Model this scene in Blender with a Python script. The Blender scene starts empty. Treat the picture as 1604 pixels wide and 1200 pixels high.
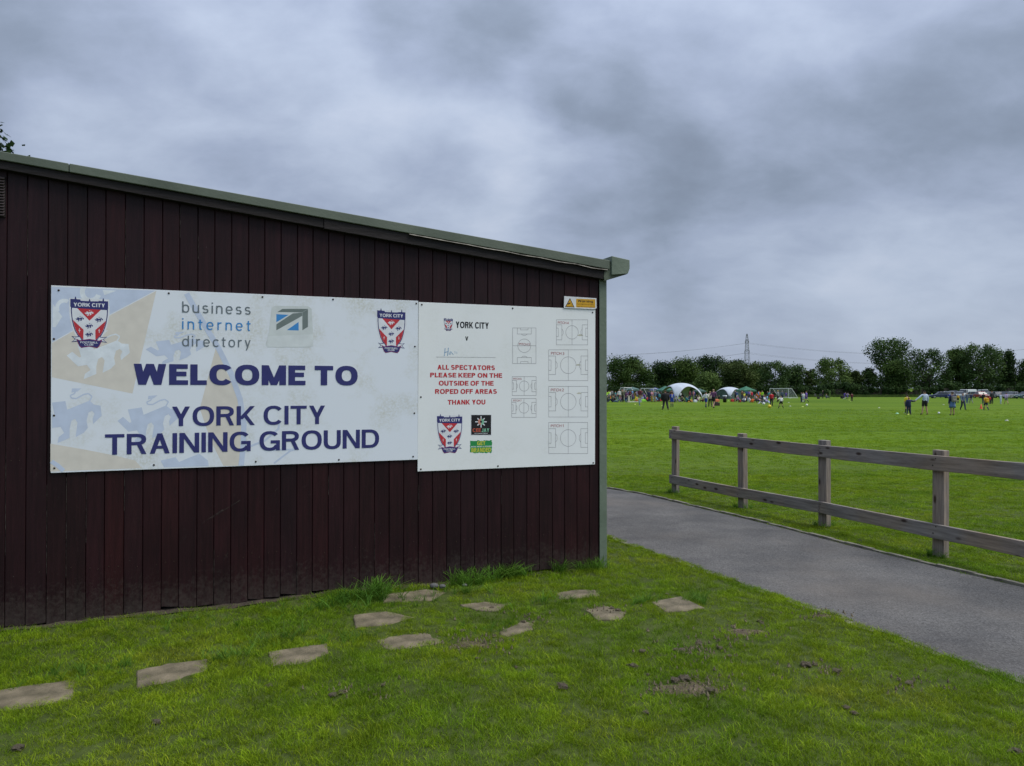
import bpy, bmesh, math, random
import numpy as np
from mathutils import Vector, Matrix
from mathutils.geometry import tessellate_polygon

SC = bpy.context.scene
COL = SC.collection
R = math.radians
rng = np.random.default_rng(7)
random.seed(7)

# ------------------------------------------------------------------ camera, sky, sun, exposure
EYE = 1.65                       # height of the lens above the grass
FPX = 1204.0                     # focal length in pixels of the 1604 px wide photograph
PITCH = math.atan(12.0 / FPX)    # lens tilted up by half a degree
cd = bpy.data.cameras.new('camera'); cam = bpy.data.objects.new('camera', cd); COL.objects.link(cam)
cd.sensor_width = 36.0; cd.lens = FPX / 1604.0 * 36.0
cd.clip_start = 0.05; cd.clip_end = 6000
cam.location = (0, 0, EYE); cam.rotation_euler = (R(90) + PITCH, 0, 0)
SC.camera = cam

SUN_EL, SUN_AZ = R(58), R(102)   # azimuth measured from +Y (ahead) towards +X (right)
sund = bpy.data.lights.new('sun', 'SUN'); sun = bpy.data.objects.new('sun', sund); COL.objects.link(sun)
sund.energy = 1.5; sund.angle = R(38); sund.color = (1.0, 0.955, 0.88)
sdir = Vector((math.sin(SUN_AZ) * math.cos(SUN_EL), math.cos(SUN_AZ) * math.cos(SUN_EL), math.sin(SUN_EL)))
sun.rotation_euler = (-sdir).to_track_quat('-Z', 'Y').to_euler()
SC.view_settings.view_transform = 'Standard'
try: SC.view_settings.look = 'None'
except Exception: pass
SC.view_settings.exposure = 1.08
SC.view_settings.gamma = 1.0
SC.view_settings.use_curve_mapping = False

def ray(px, py):
    u = (px - 802.0) / FPX; v = (600.0 - py) / FPX
    s, c = math.sin(PITCH), math.cos(PITCH)
    return Vector((u, c - s * v, s + c * v))
def G(px, py, z=0.0):
    d = ray(px, py); t = (z - EYE) / d.z
    return Vector((d.x * t, d.y * t, z))
def AT(px, py, dist):
    d = ray(px, py); t = dist / d.y
    return Vector((d.x * t, dist, EYE + d.z * t))

# world: overcast; layered cloud over a Nishita sky
def build_world():
    w = bpy.data.worlds.new('World'); SC.world = w; w.use_nodes = True
    nt = w.node_tree; N = nt.nodes; L = nt.links; N.clear()
    out = N.new('ShaderNodeOutputWorld'); bg = N.new('ShaderNodeBackground'); L.new(bg.outputs[0], out.inputs[0])
    bg.inputs[1].default_value = 0.10
    sky = N.new('ShaderNodeTexSky'); sky.sky_type = 'NISHITA'; sky.sun_disc = False
    sky.sun_elevation = SUN_EL; sky.sun_rotation = SUN_AZ % (2 * math.pi)
    sky.air_density = 1.0; sky.dust_density = 1.5; sky.ozone_density = 1.2
    def math_(op, a, b=None, c=None, clamp=False):
        n = N.new('ShaderNodeMath'); n.operation = op; n.use_clamp = clamp
        for i, v in enumerate((a, b, c)):
            if v is None: continue
            if isinstance(v, (int, float)): n.inputs[i].default_value = v
            else: L.new(v, n.inputs[i])
        return n.outputs[0]
    tc = N.new('ShaderNodeTexCoord'); d = tc.outputs['Generated']
    sep = N.new('ShaderNodeSeparateXYZ'); L.new(d, sep.inputs[0])
    z = math_('MAXIMUM', sep.outputs[2], 0.0)
    zz = math_('ADD', z, 0.42)
    cx = math_('DIVIDE', sep.outputs[0], zz); cy = math_('DIVIDE', sep.outputs[1], zz)
    cmb = N.new('ShaderNodeCombineXYZ'); L.new(cx, cmb.inputs[0]); L.new(cy, cmb.inputs[1])
    def noise(vec, scale, detail, rough, dist, off=(0, 0, 0), sc=(1, 1, 1)):
        mp = N.new('ShaderNodeMapping'); mp.inputs[1].default_value = off; mp.inputs[3].default_value = sc
        L.new(vec, mp.inputs[0])
        n = N.new('ShaderNodeTexNoise'); n.inputs['Scale'].default_value = scale; n.inputs['Detail'].default_value = detail
        n.inputs['Roughness'].default_value = rough; n.inputs['Distortion'].default_value = dist
        L.new(mp.outputs[0], n.inputs[0]); return n
    n1 = noise(cmb.outputs[0], 1.9, 8, 0.5, 0.2, (3.1, 1.7, 0), (0.95, 1.05, 1))
    n2 = noise(cmb.outputs[0], 0.65, 3, 0.5, 0.3, (9.2, 4.4, 2))
    n3 = noise(cmb.outputs[0], 5.6, 7, 0.58, 0.2, (1.2, 7.7, 5), (0.9, 1.1, 1))
    # slow warp of the view direction, so that the big cloud masses have ragged borders
    wn = noise(cmb.outputs[0], 2.6, 5, 0.55, 0.2, (5.5, 0.3, 8))
    vs = N.new('ShaderNodeVectorMath'); vs.operation = 'SUBTRACT'; L.new(wn.outputs['Color'], vs.inputs[0]); vs.inputs[1].default_value = (.5, .5, .5)
    vm = N.new('ShaderNodeVectorMath'); vm.operation = 'SCALE'; L.new(vs.outputs[0], vm.inputs[0]); vm.inputs['Scale'].default_value = 0.20
    va = N.new('ShaderNodeVectorMath'); va.operation = 'ADD'; L.new(vm.outputs[0], va.inputs[0]); L.new(d, va.inputs[1])
    vn = N.new('ShaderNodeVectorMath'); vn.operation = 'NORMALIZE'; L.new(va.outputs[0], vn.inputs[0])
    tot = None
    # big cloud masses: (column, row) in the photograph, angular radius in degrees, brighter or darker
    for (px, py, rad, amp) in SKY_MASSES:
        c = ray(px, py).normalized()
        dp = N.new('ShaderNodeVectorMath'); dp.operation = 'DOT_PRODUCT'; L.new(vn.outputs[0], dp.inputs[0]); dp.inputs[1].default_value = c
        mr = N.new('ShaderNodeMapRange'); mr.interpolation_type = 'SMOOTHERSTEP'
        L.new(dp.outputs['Value'], mr.inputs[0])
        mr.inputs[1].default_value = math.cos(R(rad)); mr.inputs[2].default_value = 1.0
        mr.inputs[3].default_value = 0.0; mr.inputs[4].default_value = amp * 0.62
        tot = mr.outputs[0] if tot is None else math_('ADD', tot, mr.outputs[0])
    a = math_('MULTIPLY_ADD', n1.outputs[0], 1.15, -0.56)
    b = math_('MULTIPLY_ADD', n2.outputs[0], 0.7, -0.35)
    c_ = math_('MULTIPLY_ADD', n3.outputs[0], 0.62, -0.29)
    s = math_('ADD', math_('ADD', a, b), c_)
    # structure fades out towards the horizon
    hz = N.new('ShaderNodeMapRange'); L.new(z, hz.inputs[0]); hz.inputs[1].default_value = 0.0; hz.inputs[2].default_value = 0.22
    hz.inputs[3].default_value = 0.35; hz.inputs[4].default_value = 1.0
    s = math_('MULTIPLY', s, hz.outputs[0])
    s = math_('ADD', math_('ADD', s, tot), 0.5)
    cr = N.new('ShaderNodeValToRGB'); L.new(s, cr.inputs[0]); e = cr.color_ramp
    def k(r, g, b_): return tuple(((v / 255.0) ** 2.2) * SKY_GAIN for v in (r, g, b_)) + (1,)
    e.elements[0].position = 0.0; e.elements[0].color = k(*SKY_RAMP[0][1])
    e.elements[1].position = 1.0; e.elements[1].color = k(*SKY_RAMP[-1][1])
    for p, c in SKY_RAMP[1:-1]:
        el = e.elements.new(p); el.color = k(*c)
    mx = N.new('ShaderNodeMixRGB'); mx.inputs[0].default_value = 0.94
    # an overcast sky grows lighter from the horizon to the zenith
    gm = N.new('ShaderNodeMapRange'); gm.interpolation_type = 'SMOOTHSTEP'; L.new(z, gm.inputs[0]); gm.inputs[1].default_value = 0.15; gm.inputs[2].default_value = 1.0
    gm.inputs[3].default_value = 0.93; gm.inputs[4].default_value = 2.1; gr = gm.outputs[0]
    gv = N.new('ShaderNodeVectorMath'); gv.operation = 'SCALE'; L.new(cr.outputs[0], gv.inputs[0]); L.new(gr, gv.inputs['Scale'])
    L.new(sky.outputs[0], mx.inputs[1]); L.new(gv.outputs[0], mx.inputs[2])
    L.new(mx.outputs[0], bg.inputs[0])
SKY_GAIN = 4.5
SKY_RAMP = [(0, (118, 128, 144)), (0.28, (141, 153, 173)), (0.5, (164, 176, 200)), (0.72, (186, 198, 220)), (1, (210, 219, 237))]
SKY_MASSES = [(20, 150, 15, -0.30), (235, 120, 10, 0.10), (400, 60, 14, 0.10), (710, 25, 9, -0.42), (745, 125, 7, 0.22), (860, 210, 10, 0.16),
              (640, 210, 12, 0.12), (930, 150, 5, -0.30), (985, 300, 8, -0.34), (1120, 110, 12, 0.22), (250, 0, 14, -0.16), (520, 40, 9, -0.08), (1010, 60, 10, 0.04), (1290, 120, 15, -0.04), (1590, 60, 12, -0.18),
              (860, 330, 8, 0.22), (1040, 340, 5, 0.10), (1450, 330, 12, -0.04), (1200, 440, 9, -0.04), (980, 470, 6, 0.12), (1500, 420, 10, 0.16), (1250, 520, 8, 0.08), (1100, 20, 12, 0.06),
              (1480, 220, 10, 0.08), (180, 200, 6, 0.10)]
build_world()

# ------------------------------------------------------------------ helpers
_m = {}
def mat(name, col, rough=0.7, metal=0.0, var=0.12, scale=6.0, bump=0.0, bscale=None, spec=0.4, trans=0.0, coord='Object', rnd=0.0, stretch=(1, 1, 1), col2=None):
    """a material with noise variation in its own colour (and optional relief)"""
    if name in _m: return _m[name]
    m = bpy.data.materials.new(name); m.use_nodes = True; nt = m.node_tree; N = nt.nodes; L = nt.links
    b = N['Principled BSDF']; b.inputs['Roughness'].default_value = rough; b.inputs['Metallic'].default_value = metal
    b.inputs['Specular IOR Level'].default_value = spec
    tc = N.new('ShaderNodeTexCoord'); mp = N.new('ShaderNodeMapping'); mp.inputs[3].default_value = stretch
    L.new(tc.outputs[coord], mp.inputs[0])
    nz = N.new('ShaderNodeTexNoise'); nz.inputs['Scale'].default_value = scale; nz.inputs['Detail'].default_value = 5
    L.new(mp.outputs[0], nz.inputs[0])
    mx = N.new('ShaderNodeMixRGB')
    c2 = col2 if col2 else tuple(max(0, c * (1 + var * 2)) for c in col)
    c1 = tuple(max(0, c * (1 - var * 2)) for c in col) if not col2 else col
    mx.inputs[1].default_value = (*c1, 1); mx.inputs[2].default_value = (*c2, 1)
    mr = N.new('ShaderNodeMapRange'); mr.inputs[1].default_value = 0.3; mr.inputs[2].default_value = 0.7; L.new(nz.outputs[0], mr.inputs[0])
    L.new(mr.outputs[0], mx.inputs[0])
    cout = mx.outputs[0]
    if rnd > 0:
        oi = N.new('ShaderNodeObjectInfo'); mr2 = N.new('ShaderNodeMapRange'); L.new(oi.outputs['Random'], mr2.inputs[0])
        mr2.inputs[3].default_value = 1 - rnd; mr2.inputs[4].default_value = 1 + rnd
        mm = N.new('ShaderNodeVectorMath'); mm.operation = 'SCALE'; L.new(cout, mm.inputs[0]); L.new(mr2.outputs[0], mm.inputs['Scale'])
        cout = mm.outputs[0]
    L.new(cout, b.inputs['Base Color'])
    if bump > 0:
        n2 = N.new('ShaderNodeTexNoise'); n2.inputs['Scale'].default_value = bscale or scale * 4; n2.inputs['Detail'].default_value = 4
        L.new(mp.outputs[0], n2.inputs[0])
        bp = N.new('ShaderNodeBump'); bp.inputs['Strength'].default_value = bump; bp.inputs['Distance'].default_value = 0.02
        L.new(n2.outputs[0], bp.inputs['Height']); L.new(bp.outputs[0], b.inputs['Normal'])
    _m[name] = m
    return m

def mesh_from(name, vs, fs, mats=(), mi=None, smooth=False):
    me = bpy.data.meshes.new(name)
    me.from_pydata([tuple(v) for v in vs], [], [tuple(f) for f in fs])
    for m in mats: me.materials.append(m)
    if mi is not None: me.polygons.foreach_set('material_index', mi)
    if smooth: me.polygons.foreach_set('use_smooth', [True] * len(me.polygons))
    me.update()
    return me
def quads_mesh(name, V, quads, m, tri=False):
    """fast mesh from numpy arrays"""
    me = bpy.data.meshes.new(name); n = 3 if tri else 4
    V = np.asarray(V, np.float32).reshape(-1, 3); Q = np.asarray(quads, np.int32).reshape(-1, n)
    me.vertices.add(len(V)); me.vertices.foreach_set('co', V.ravel())
    me.loops.add(Q.size); me.loops.foreach_set('vertex_index', Q.ravel())
    me.polygons.add(len(Q)); me.polygons.foreach_set('loop_start', np.arange(0, Q.size, n, dtype=np.int32))
    me.materials.append(m); me.update(calc_edges=True); me.validate()
    return me
def obj(name, me, parent=None, loc=None, rz=None, label=None, cat=None, group=None, kind=None):
    o = bpy.data.objects.new(name, me); COL.objects.link(o)
    if parent is not None: o.parent = parent
    if loc is not None: o.location = loc
    if rz is not None: o.rotation_euler = (0, 0, rz)
    if label: o['label'] = label
    if cat: o['category'] = cat
    if group: o['group'] = group
    if kind: o['kind'] = kind
    return o
def root(name, label, cat, loc=(0, 0, 0), rz=0.0, group=None):
    return obj(name, None, None, loc, rz, label, cat, group)

class MB:
    """collects shapes, then links them as one mesh"""
    def __init__(s): s.v = []; s.f = []
    def add(s, vs, fs):
        n = len(s.v); s.v += [Vector(v) for v in vs]; s.f += [[i + n for i in f] for f in fs]; return s
    def box(s, x0, x1, y0, y1, z0, z1):
        return s.add([(x0, y0, z0), (x1, y0, z0), (x1, y1, z0), (x0, y1, z0), (x0, y0, z1), (x1, y0, z1), (x1, y1, z1), (x0, y1, z1)],
                     [(3, 2, 1, 0), (4, 5, 6, 7), (0, 1, 5, 4), (1, 2, 6, 5), (2, 3, 7, 6), (3, 0, 4, 7)])
    def bar(s, a, b, w, h=None, n=0):
        """box or tube from a to b"""
        a, b = Vector(a), Vector(b); d = (b - a).normalized(); up = Vector((0, 0, 1)) if abs(d.z) < 0.9 else Vector((0, 1, 0))
        x = d.cross(up).normalized(); y = x.cross(d).normalized(); h = h or w
        if n:
            vs = []; k = range(n)
            for p, r in ((a, w), (b, h)):
                vs += [p + x * math.cos(2 * math.pi * i / n) * r + y * math.sin(2 * math.pi * i / n) * r for i in k]
            return s.add(vs, [(i, (i + 1) % n, n + (i + 1) % n, n + i) for i in k] + [tuple(reversed(k)), tuple(n + i for i in k)])
        vs = [p + x * sx * w / 2 + y * sy * h / 2 for p in (a, b) for sx, sy in ((-1, -1), (1, -1), (1, 1), (-1, 1))]
        return s.add(vs, [(3, 2, 1, 0), (4, 5, 6, 7), (0, 1, 5, 4), (1, 2, 6, 5), (2, 3, 7, 6), (3, 0, 4, 7)])
    def prism(s, poly, y0, y1, axis='y'):
        """polygon (a, z) extruded along y (or along x)"""
        n = len(poly); vs = []
        for y in (y0, y1):
            vs += [(p[0], y, p[1]) if axis == 'y' else (y, p[0], p[1]) for p in poly]
        tri = [tuple(t) for t in tessellate_polygon([[Vector((p[0], p[1], 0)) for p in poly]])]
        return s.add(vs, tri + [tuple(n + i for i in reversed(t)) for t in tri] + [(i, (i + 1) % n, n + (i + 1) % n, n + i) for i in range(n)])
    def lathe(s, prof, c=(0, 0, 0), n=16, ax='z'):
        k = len(prof); vs = []
        for i in range(n):
            a = 2 * math.pi * i / n
            for (r, h) in prof:
                p = (r * math.cos(a), r * math.sin(a), h)
                if ax == 'y': p = (p[0], p[2], p[1])
                vs.append((p[0] + c[0], p[1] + c[1], p[2] + c[2]))
        fs = []
        for i in range(n):
            for j in range(k - 1):
                fs.append((i * k + j, ((i + 1) % n) * k + j, ((i + 1) % n) * k + j + 1, i * k + j + 1))
        return s.add(vs, fs)
    def mesh(s, name, m, smooth=False, bevel=0.0, fix=True):
        bm = bmesh.new(); vv = [bm.verts.new(v) for v in s.v]
        for f in s.f:
            try: bm.faces.new([vv[i] for i in f])
            except ValueError: pass
        if fix: bmesh.ops.recalc_face_normals(bm, faces=bm.faces)
        if bevel > 0: bmesh.ops.bevel(bm, geom=list(bm.edges), offset=bevel, segments=1, affect='EDGES', clamp_overlap=True)
        me = bpy.data.meshes.new(name); bm.to_mesh(me); bm.free()
        if m: me.materials.append(m)
        if smooth: me.polygons.foreach_set('use_smooth', [True] * len(me.polygons))
        return me
    def build(s, name, m, parent=None, smooth=False, bevel=0.0, fix=True, **k):
        return obj(name, s.mesh(name, m, smooth, bevel, fix), parent, **k)

def fbm(x, y, s=1.0, seed=0):
    """cheap smooth pseudo noise for numpy arrays, about -1..1"""
    r = np.random.default_rng(100 + seed); t = 0
    for k in range(6):
        a = r.uniform(0, 6.28); f = s * (0.7 + 0.45 * k) ; ph = r.uniform(0, 6.28)
        t = t + np.sin((x * np.cos(a) + y * np.sin(a)) * f * 2.3 + ph + 1.3 * np.sin((x * np.sin(a) - y * np.cos(a)) * f * 1.1 + ph * 2)) / (1 + 0.4 * k)
    return t / 3.0

# ------------------------------------------------------------------ layout of ground, path and wall
C = G(949, 888)                                             # foot of the clubhouse corner
WD = Vector((3098, 1204, 0)).normalized()                   # direction in which the sign wall recedes
WN = Vector((WD.y, -WD.x, 0))                               # out of the wall, towards the camera
WANG = math.atan2(WD.y, WD.x)
def W(px, py, off=0.0):
    """point of the wall plane (set proud by off) seen at a pixel -> (along the wall, height)"""
    d = ray(px, py); o = Vector((0, 0, EYE)); p0 = C + WN * off
    t = (p0 - o).dot(WN) / d.dot(WN); p = o + d * t
    return ((p - p0).dot(WD), p.z)

NEAR = [(947, 838), (1042, 872), (1176, 919), (1234, 939), (1311, 966), (1387, 993), (1464, 1020), (1518, 1040), (1604, 1068)]
FAR = [(947, 765), (1004, 774.5), (1107, 799), (1196, 820), (1330, 855), (1464, 888), (1604, 921)]
def edge_line(pts, back, fwd):
    P = [G(*p).to_2d() for p in pts]
    d0 = (P[0] - P[1]).normalized(); d1 = (P[-1] - P[-2]).normalized()
    return [P[0] + d0 * back] + P + [P[-1] + d1 * fwd]
def resample(P, n):
    P = np.array([tuple(p) for p in P]); s = np.r_[0, np.cumsum(np.hypot(*np.diff(P, axis=0).T))]; t = np.linspace(0, s[-1], n)
    return np.c_[np.interp(t, s, P[:, 0]), np.interp(t, s, P[:, 1])]
NE = resample(edge_line(NEAR, 14, 5), 140); FE = resample(edge_line(FAR, 14, 5), 140)
NE[1:-1] += np.c_[0.02 * np.sin(np.arange(138) * 1.7) + 0.012 * np.sin(np.arange(138) * 4.3), 0 * np.arange(138)]
PATH_POLY = np.r_[NE, FE[::-1]]
def in_poly(x, y, poly):
    inside = np.zeros(len(x), bool); n = len(poly); j = n - 1
    for i in range(n):
        xi, yi = poly[i]; xj, yj = poly[j]
        c = ((yi > y) != (yj > y)) & (x < (xj - xi) * (y - yi) / (yj - yi + 1e-12) + xi)
        inside ^= c; j = i
    return inside
_n0, _n1 = G(947, 838).to_2d(), G(1604, 1068).to_2d()
def hgt(x, y):
    """height of the ground: flat, with a little unevenness in the lawn by the clubhouse"""
    x = np.asarray(x, float); y = np.asarray(y, float)
    dx, dy = (_n1 - _n0).normalized()
    s = (x - _n0.x) * dy - (y - _n0.y) * dx             # distance from the path edge, positive on one side
    if ((0 - _n0.x) * dy - (5 - _n0.y) * dx) < 0: s = -s
    m = np.clip((s - 0.15) / 1.2, 0, 1); m = m * m * (3 - 2 * m)
    m = m * np.clip((14 - y) / 3, 0, 1) * np.clip((x + 20) / 5, 0, 1)
    dip = np.clip((-1.0 - x) / 3.5, 0, 1) * -0.075
    return m * (0.016 * fbm(x, y, 0.9, 1) + 0.008 * fbm(x, y, 2.6, 2) + dip)
def GH(px, py):
    p = G(px, py); return Vector((p.x, p.y, float(hgt(p.x, p.y))))

# ------------------------------------------------------------------ ground
def ground_material():
    m = bpy.data.materials.new('lawn_ground'); m.use_nodes = True; nt = m.node_tree; N = nt.nodes; L = nt.links
    b = N['Principled BSDF']; b.inputs['Roughness'].default_value = 0.95; b.inputs['Specular IOR Level'].default_value = 0.1
    tc = N.new('ShaderNodeTexCoord')
    def noise(scale, detail=4, sc=(1, 1, 1), rough=.55):
        mp = N.new('ShaderNodeMapping'); mp.inputs[3].default_value = sc; L.new(tc.outputs['Object'], mp.inputs[0])
        n = N.new('ShaderNodeTexNoise'); n.inputs['Scale'].default_value = scale; n.inputs['Detail'].default_value = detail
        n.inputs['Roughness'].default_value = rough; L.new(mp.outputs[0], n.inputs[0]); return n.outputs[0]
    def ramp(v, pts):
        r = N.new('ShaderNodeValToRGB'); L.new(v, r.inputs[0]); e = r.color_ramp
        e.elements[0].position, e.elements[0].color = pts[0][0], (*pts[0][1], 1)
        e.elements[1].position, e.elements[1].color = pts[-1][0], (*pts[-1][1], 1)
        for p, c in pts[1:-1]: x = e.elements.new(p); x.color = (*c, 1)
        return r.outputs[0]
    def mix(f, a, c, mode='MIX'):
        x = N.new('ShaderNodeMixRGB'); x.blend_type = mode
        for i, v in enumerate((f, a, c)):
            if isinstance(v, float): x.inputs[i].default_value = v
            elif isinstance(v, tuple): x.inputs[i].default_value = (*v, 1)
            else: L.new(v, x.inputs[i])
        return x.outputs[0]
    # mown pitch: broad tonal patches, cross streaks left by the mower, fine mottling
    big = ramp(noise(0.045, 4, (0.7, 1.3, 1)), [(0.3, (0.066, 0.128, 0.006)), (0.5, (0.084, 0.150, 0.007)), (0.7, (0.108, 0.168, 0.012))])
    streak = ramp(noise(0.55, 5, (0.10, 1.0, 1), .65), [(0.3, (0.62, 0.66, 0.60)), (0.7, (1.36, 1.30, 1.3))])
    fine = ramp(noise(3.2, 6, (0.7, 1.0, 1), .7), [(0.3, (0.66, 0.70, 0.62)), (0.7, (1.34, 1.28, 1.35))])
    field = mix(1.0, mix(1.0, big, streak, 'MULTIPLY'), fine, 'MULTIPLY')
    soil = ramp(noise(9.0, 6), [(0.3, (0.040, 0.056, 0.014)), (0.7, (0.070, 0.095, 0.022))])
    # earth shows between the blades close by; further out the sward reads as one colour
    gp = N.new('ShaderNodeSeparateXYZ'); L.new(tc.outputs['Object'], gp.inputs[0])
    mr = N.new('ShaderNodeMapRange'); L.new(gp.outputs[1], mr.inputs[0]); mr.inputs[1].default_value = 9; mr.inputs[2].default_value = 24
    L.new(mix(mr.outputs[0], soil, field), b.inputs['Base Color'])
    bp = N.new('ShaderNodeBump'); bp.inputs['Strength'].default_value = 0.6; bp.inputs['Distance'].default_value = 0.06
    L.new(noise(7.0, 6, (1, 1, 1), .7), bp.inputs['Height']); L.new(bp.outputs[0], b.inputs['Normal'])
    return m
def graded(lo, hi, fine_lo, fine_hi, step, grow=1.12):
    g = list(np.arange(fine_lo, fine_hi + 1e-6, step)); s = step; v = fine_hi
    while v < hi: s *= grow; v += s; g.append(min(v, hi))
    s = step; v = fine_lo
    while v > lo: s *= grow; v -= s; g.insert(0, max(v, lo))
    return np.array(g)
gx = graded(-3000, 3000, -7, 8, 0.12, 1.25); gy = graded(-400, 4500, 0, 13, 0.12, 1.25)
X, Y = np.meshgrid(gx, gy); Z = hgt(X, Y)
# beyond the hedges the land rises very gently
Z = Z + np.clip((Y - 330) / 600, 0, 1) * 4.6
V = np.stack([X, Y, Z], -1).reshape(-1, 3)
nx, ny = len(gx), len(gy)
I = (np.arange(ny - 1)[:, None] * nx + np.arange(nx - 1)[None]).reshape(-1)
obj('ground', quads_mesh('ground', V, np.stack([I, I + 1, I + nx + 1, I + nx], -1), ground_material()), kind='structure',
    label='mown green grass of the playing field reaching the far hedges')

# ------------------------------------------------------------------ path
def asphalt_material():
    m = bpy.data.materials.new('asphalt'); m.use_nodes = True; nt = m.node_tree; N = nt.nodes; L = nt.links
    b = N['Principled BSDF']; b.inputs['Roughness'].default_value = 0.85; b.inputs['Specular IOR Level'].default_value = 0.3
    tc = N.new('ShaderNodeTexCoord')
    def noise(scale, detail=4, sc=(1, 1, 1)):
        mp = N.new('ShaderNodeMapping'); mp.inputs[3].default_value = sc; L.new(tc.outputs['Object'], mp.inputs[0])
        n = N.new('ShaderNodeTexNoise'); n.inputs['Scale'].default_value = scale; n.inputs['Detail'].default_value = detail; L.new(mp.outputs[0], n.inputs[0]); return n.outputs[0]
    r1 = N.new('ShaderNodeValToRGB'); L.new(noise(1.1, 5), r1.inputs[0])
    r1.color_ramp.elements[0].position = .3; r1.color_ramp.elements[0].color = (0.062, 0.061, 0.060, 1)
    r1.color_ramp.elements[1].position = .7; r1.color_ramp.elements[1].color = (0.108, 0.105, 0.101, 1)
    vo = N.new('ShaderNodeTexVoronoi'); vo.inputs['Scale'].default_value = 95; L.new(tc.outputs['Object'], vo.inputs[0])
    r2 = N.new('ShaderNodeMapRange'); L.new(vo.outputs['Color'], r2.inputs[0]); r2.inputs[3].default_value = 0.55; r2.inputs[4].default_value = 1.5
    mm = N.new('ShaderNodeVectorMath'); mm.operation = 'SCALE'; L.new(r1.outputs[0], mm.inputs[0]); L.new(r2.outputs[0], mm.inputs['Scale'])
    # silty brown wash in places
    r3 = N.new('ShaderNodeValToRGB'); L.new(noise(0.5, 5, (1, 1, 1)), r3.inputs[0]); r3.color_ramp.elements[0].position = .52; r3.color_ramp.elements[1].position = .72
    r3.color_ramp.elements[0].color = (0, 0, 0, 1); r3.color_ramp.elements[1].color = (.55, .55, .55, 1)
    mx = N.new('ShaderNodeMixRGB'); L.new(r3.outputs[0], mx.inputs[0]); L.new(mm.outputs[0], mx.inputs[1]); mx.inputs[2].default_value = (0.120, 0.104, 0.088, 1)
    L.new(mx.outputs[0], b.inputs['Base Color'])
    gp = N.new('ShaderNodeValToRGB'); L.new(noise(46, 2), gp.inputs[0]); gp.color_ramp.elements[0].position = .70; gp.color_ramp.elements[1].position = .74
    gp.color_ramp.elements[0].color = (0, 0, 0, 1); gp.color_ramp.elements[1].color = (.6, .6, .6, 1)
    m4 = N.new('ShaderNodeMixRGB'); L.new(gp.outputs[0], m4.inputs[0]); L.new(mx.outputs[0], m4.inputs[1]); m4.inputs[2].default_value = (0.21, 0.20, 0.18, 1)
    dm = N.new('ShaderNodeValToRGB'); L.new(noise(2.3, 6, (1, 1, 1)), dm.inputs[0]); dm.color_ramp.elements[0].position = .36; dm.color_ramp.elements[1].position = .56
    dm.color_ramp.elements[0].color = (.86, .86, .87, 1); dm.color_ramp.elements[1].color = (1.06, 1.05, 1.04, 1)
    m5 = N.new('ShaderNodeMixRGB'); m5.blend_type = 'MULTIPLY'; m5.inputs[0].default_value = 1; L.new(m4.outputs[0], m5.inputs[1]); L.new(dm.outputs[0], m5.inputs[2]); L.new(m5.outputs[0], b.inputs['Base Color'])
    bp = N.new('ShaderNodeBump'); bp.inputs['Strength'].default_value = 0.5; bp.inputs['Distance'].default_value = 0.006
    L.new(vo.outputs['Distance'], bp.inputs['Height']); L.new(bp.outputs[0], b.inputs['Normal'])
    return m
k = 9; t = np.linspace(0, 1, k)
P = NE[:, None, :] * (1 - t)[None, :, None] + FE[:, None, :] * t[None, :, None]
crown = 0.006 + 0.014 * (1 - (2 * t - 1) ** 2)
V = np.concatenate([P, np.broadcast_to(crown[None, :, None], P.shape[:2] + (1,))], -1).reshape(-1, 3)
n = len(NE); I = (np.arange(n - 1)[:, None] * k + np.arange(k - 1)[None]).reshape(-1)
obj('path', quads_mesh('path', V, np.stack([I, I + 1, I + k + 1, I + k], -1), asphalt_material()), kind='structure', label='grey asphalt footpath curving past the clubhouse corner')
def edging(E, side, z1, name):
    mb = MB(); n = len(E)
    for i in range(n - 1):
        d = E[i + 1] - E[i]; d /= np.hypot(*d); nrm = np.array([-d[1], d[0]]) * side
        jz = z1 + 0.004 * math.sin(i * 2.1) + 0.003 * math.sin(i * 0.7)
        a, b_, w = E[i], E[i + 1], 0.045
        q = [a, b_, b_ + nrm * w, a + nrm * w]
        vs = [(p[0], p[1], zz) for zz in (-0.05, jz) for p in q]
        mb.add(vs, [(4, 5, 6, 7), (0, 1, 5, 4), (2, 3, 7, 6), (1, 2, 6, 5), (3, 0, 4, 7)])
    return mb.build(name, mat('concrete_edging', (0.155, 0.145, 0.115), 0.9, var=.25, scale=9), kind='structure')
def side_of(E, O):
    d = E[60] - E[59]; nrm = np.array([-d[1], d[0]]); return 1 if nrm.dot(E[60] - O[60]) > 0 else -1
edging(FE, side_of(FE, NE), 0.026, 'path_kerb')
edging(NE, side_of(NE, FE), 0.003, 'path_kerb')

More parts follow.
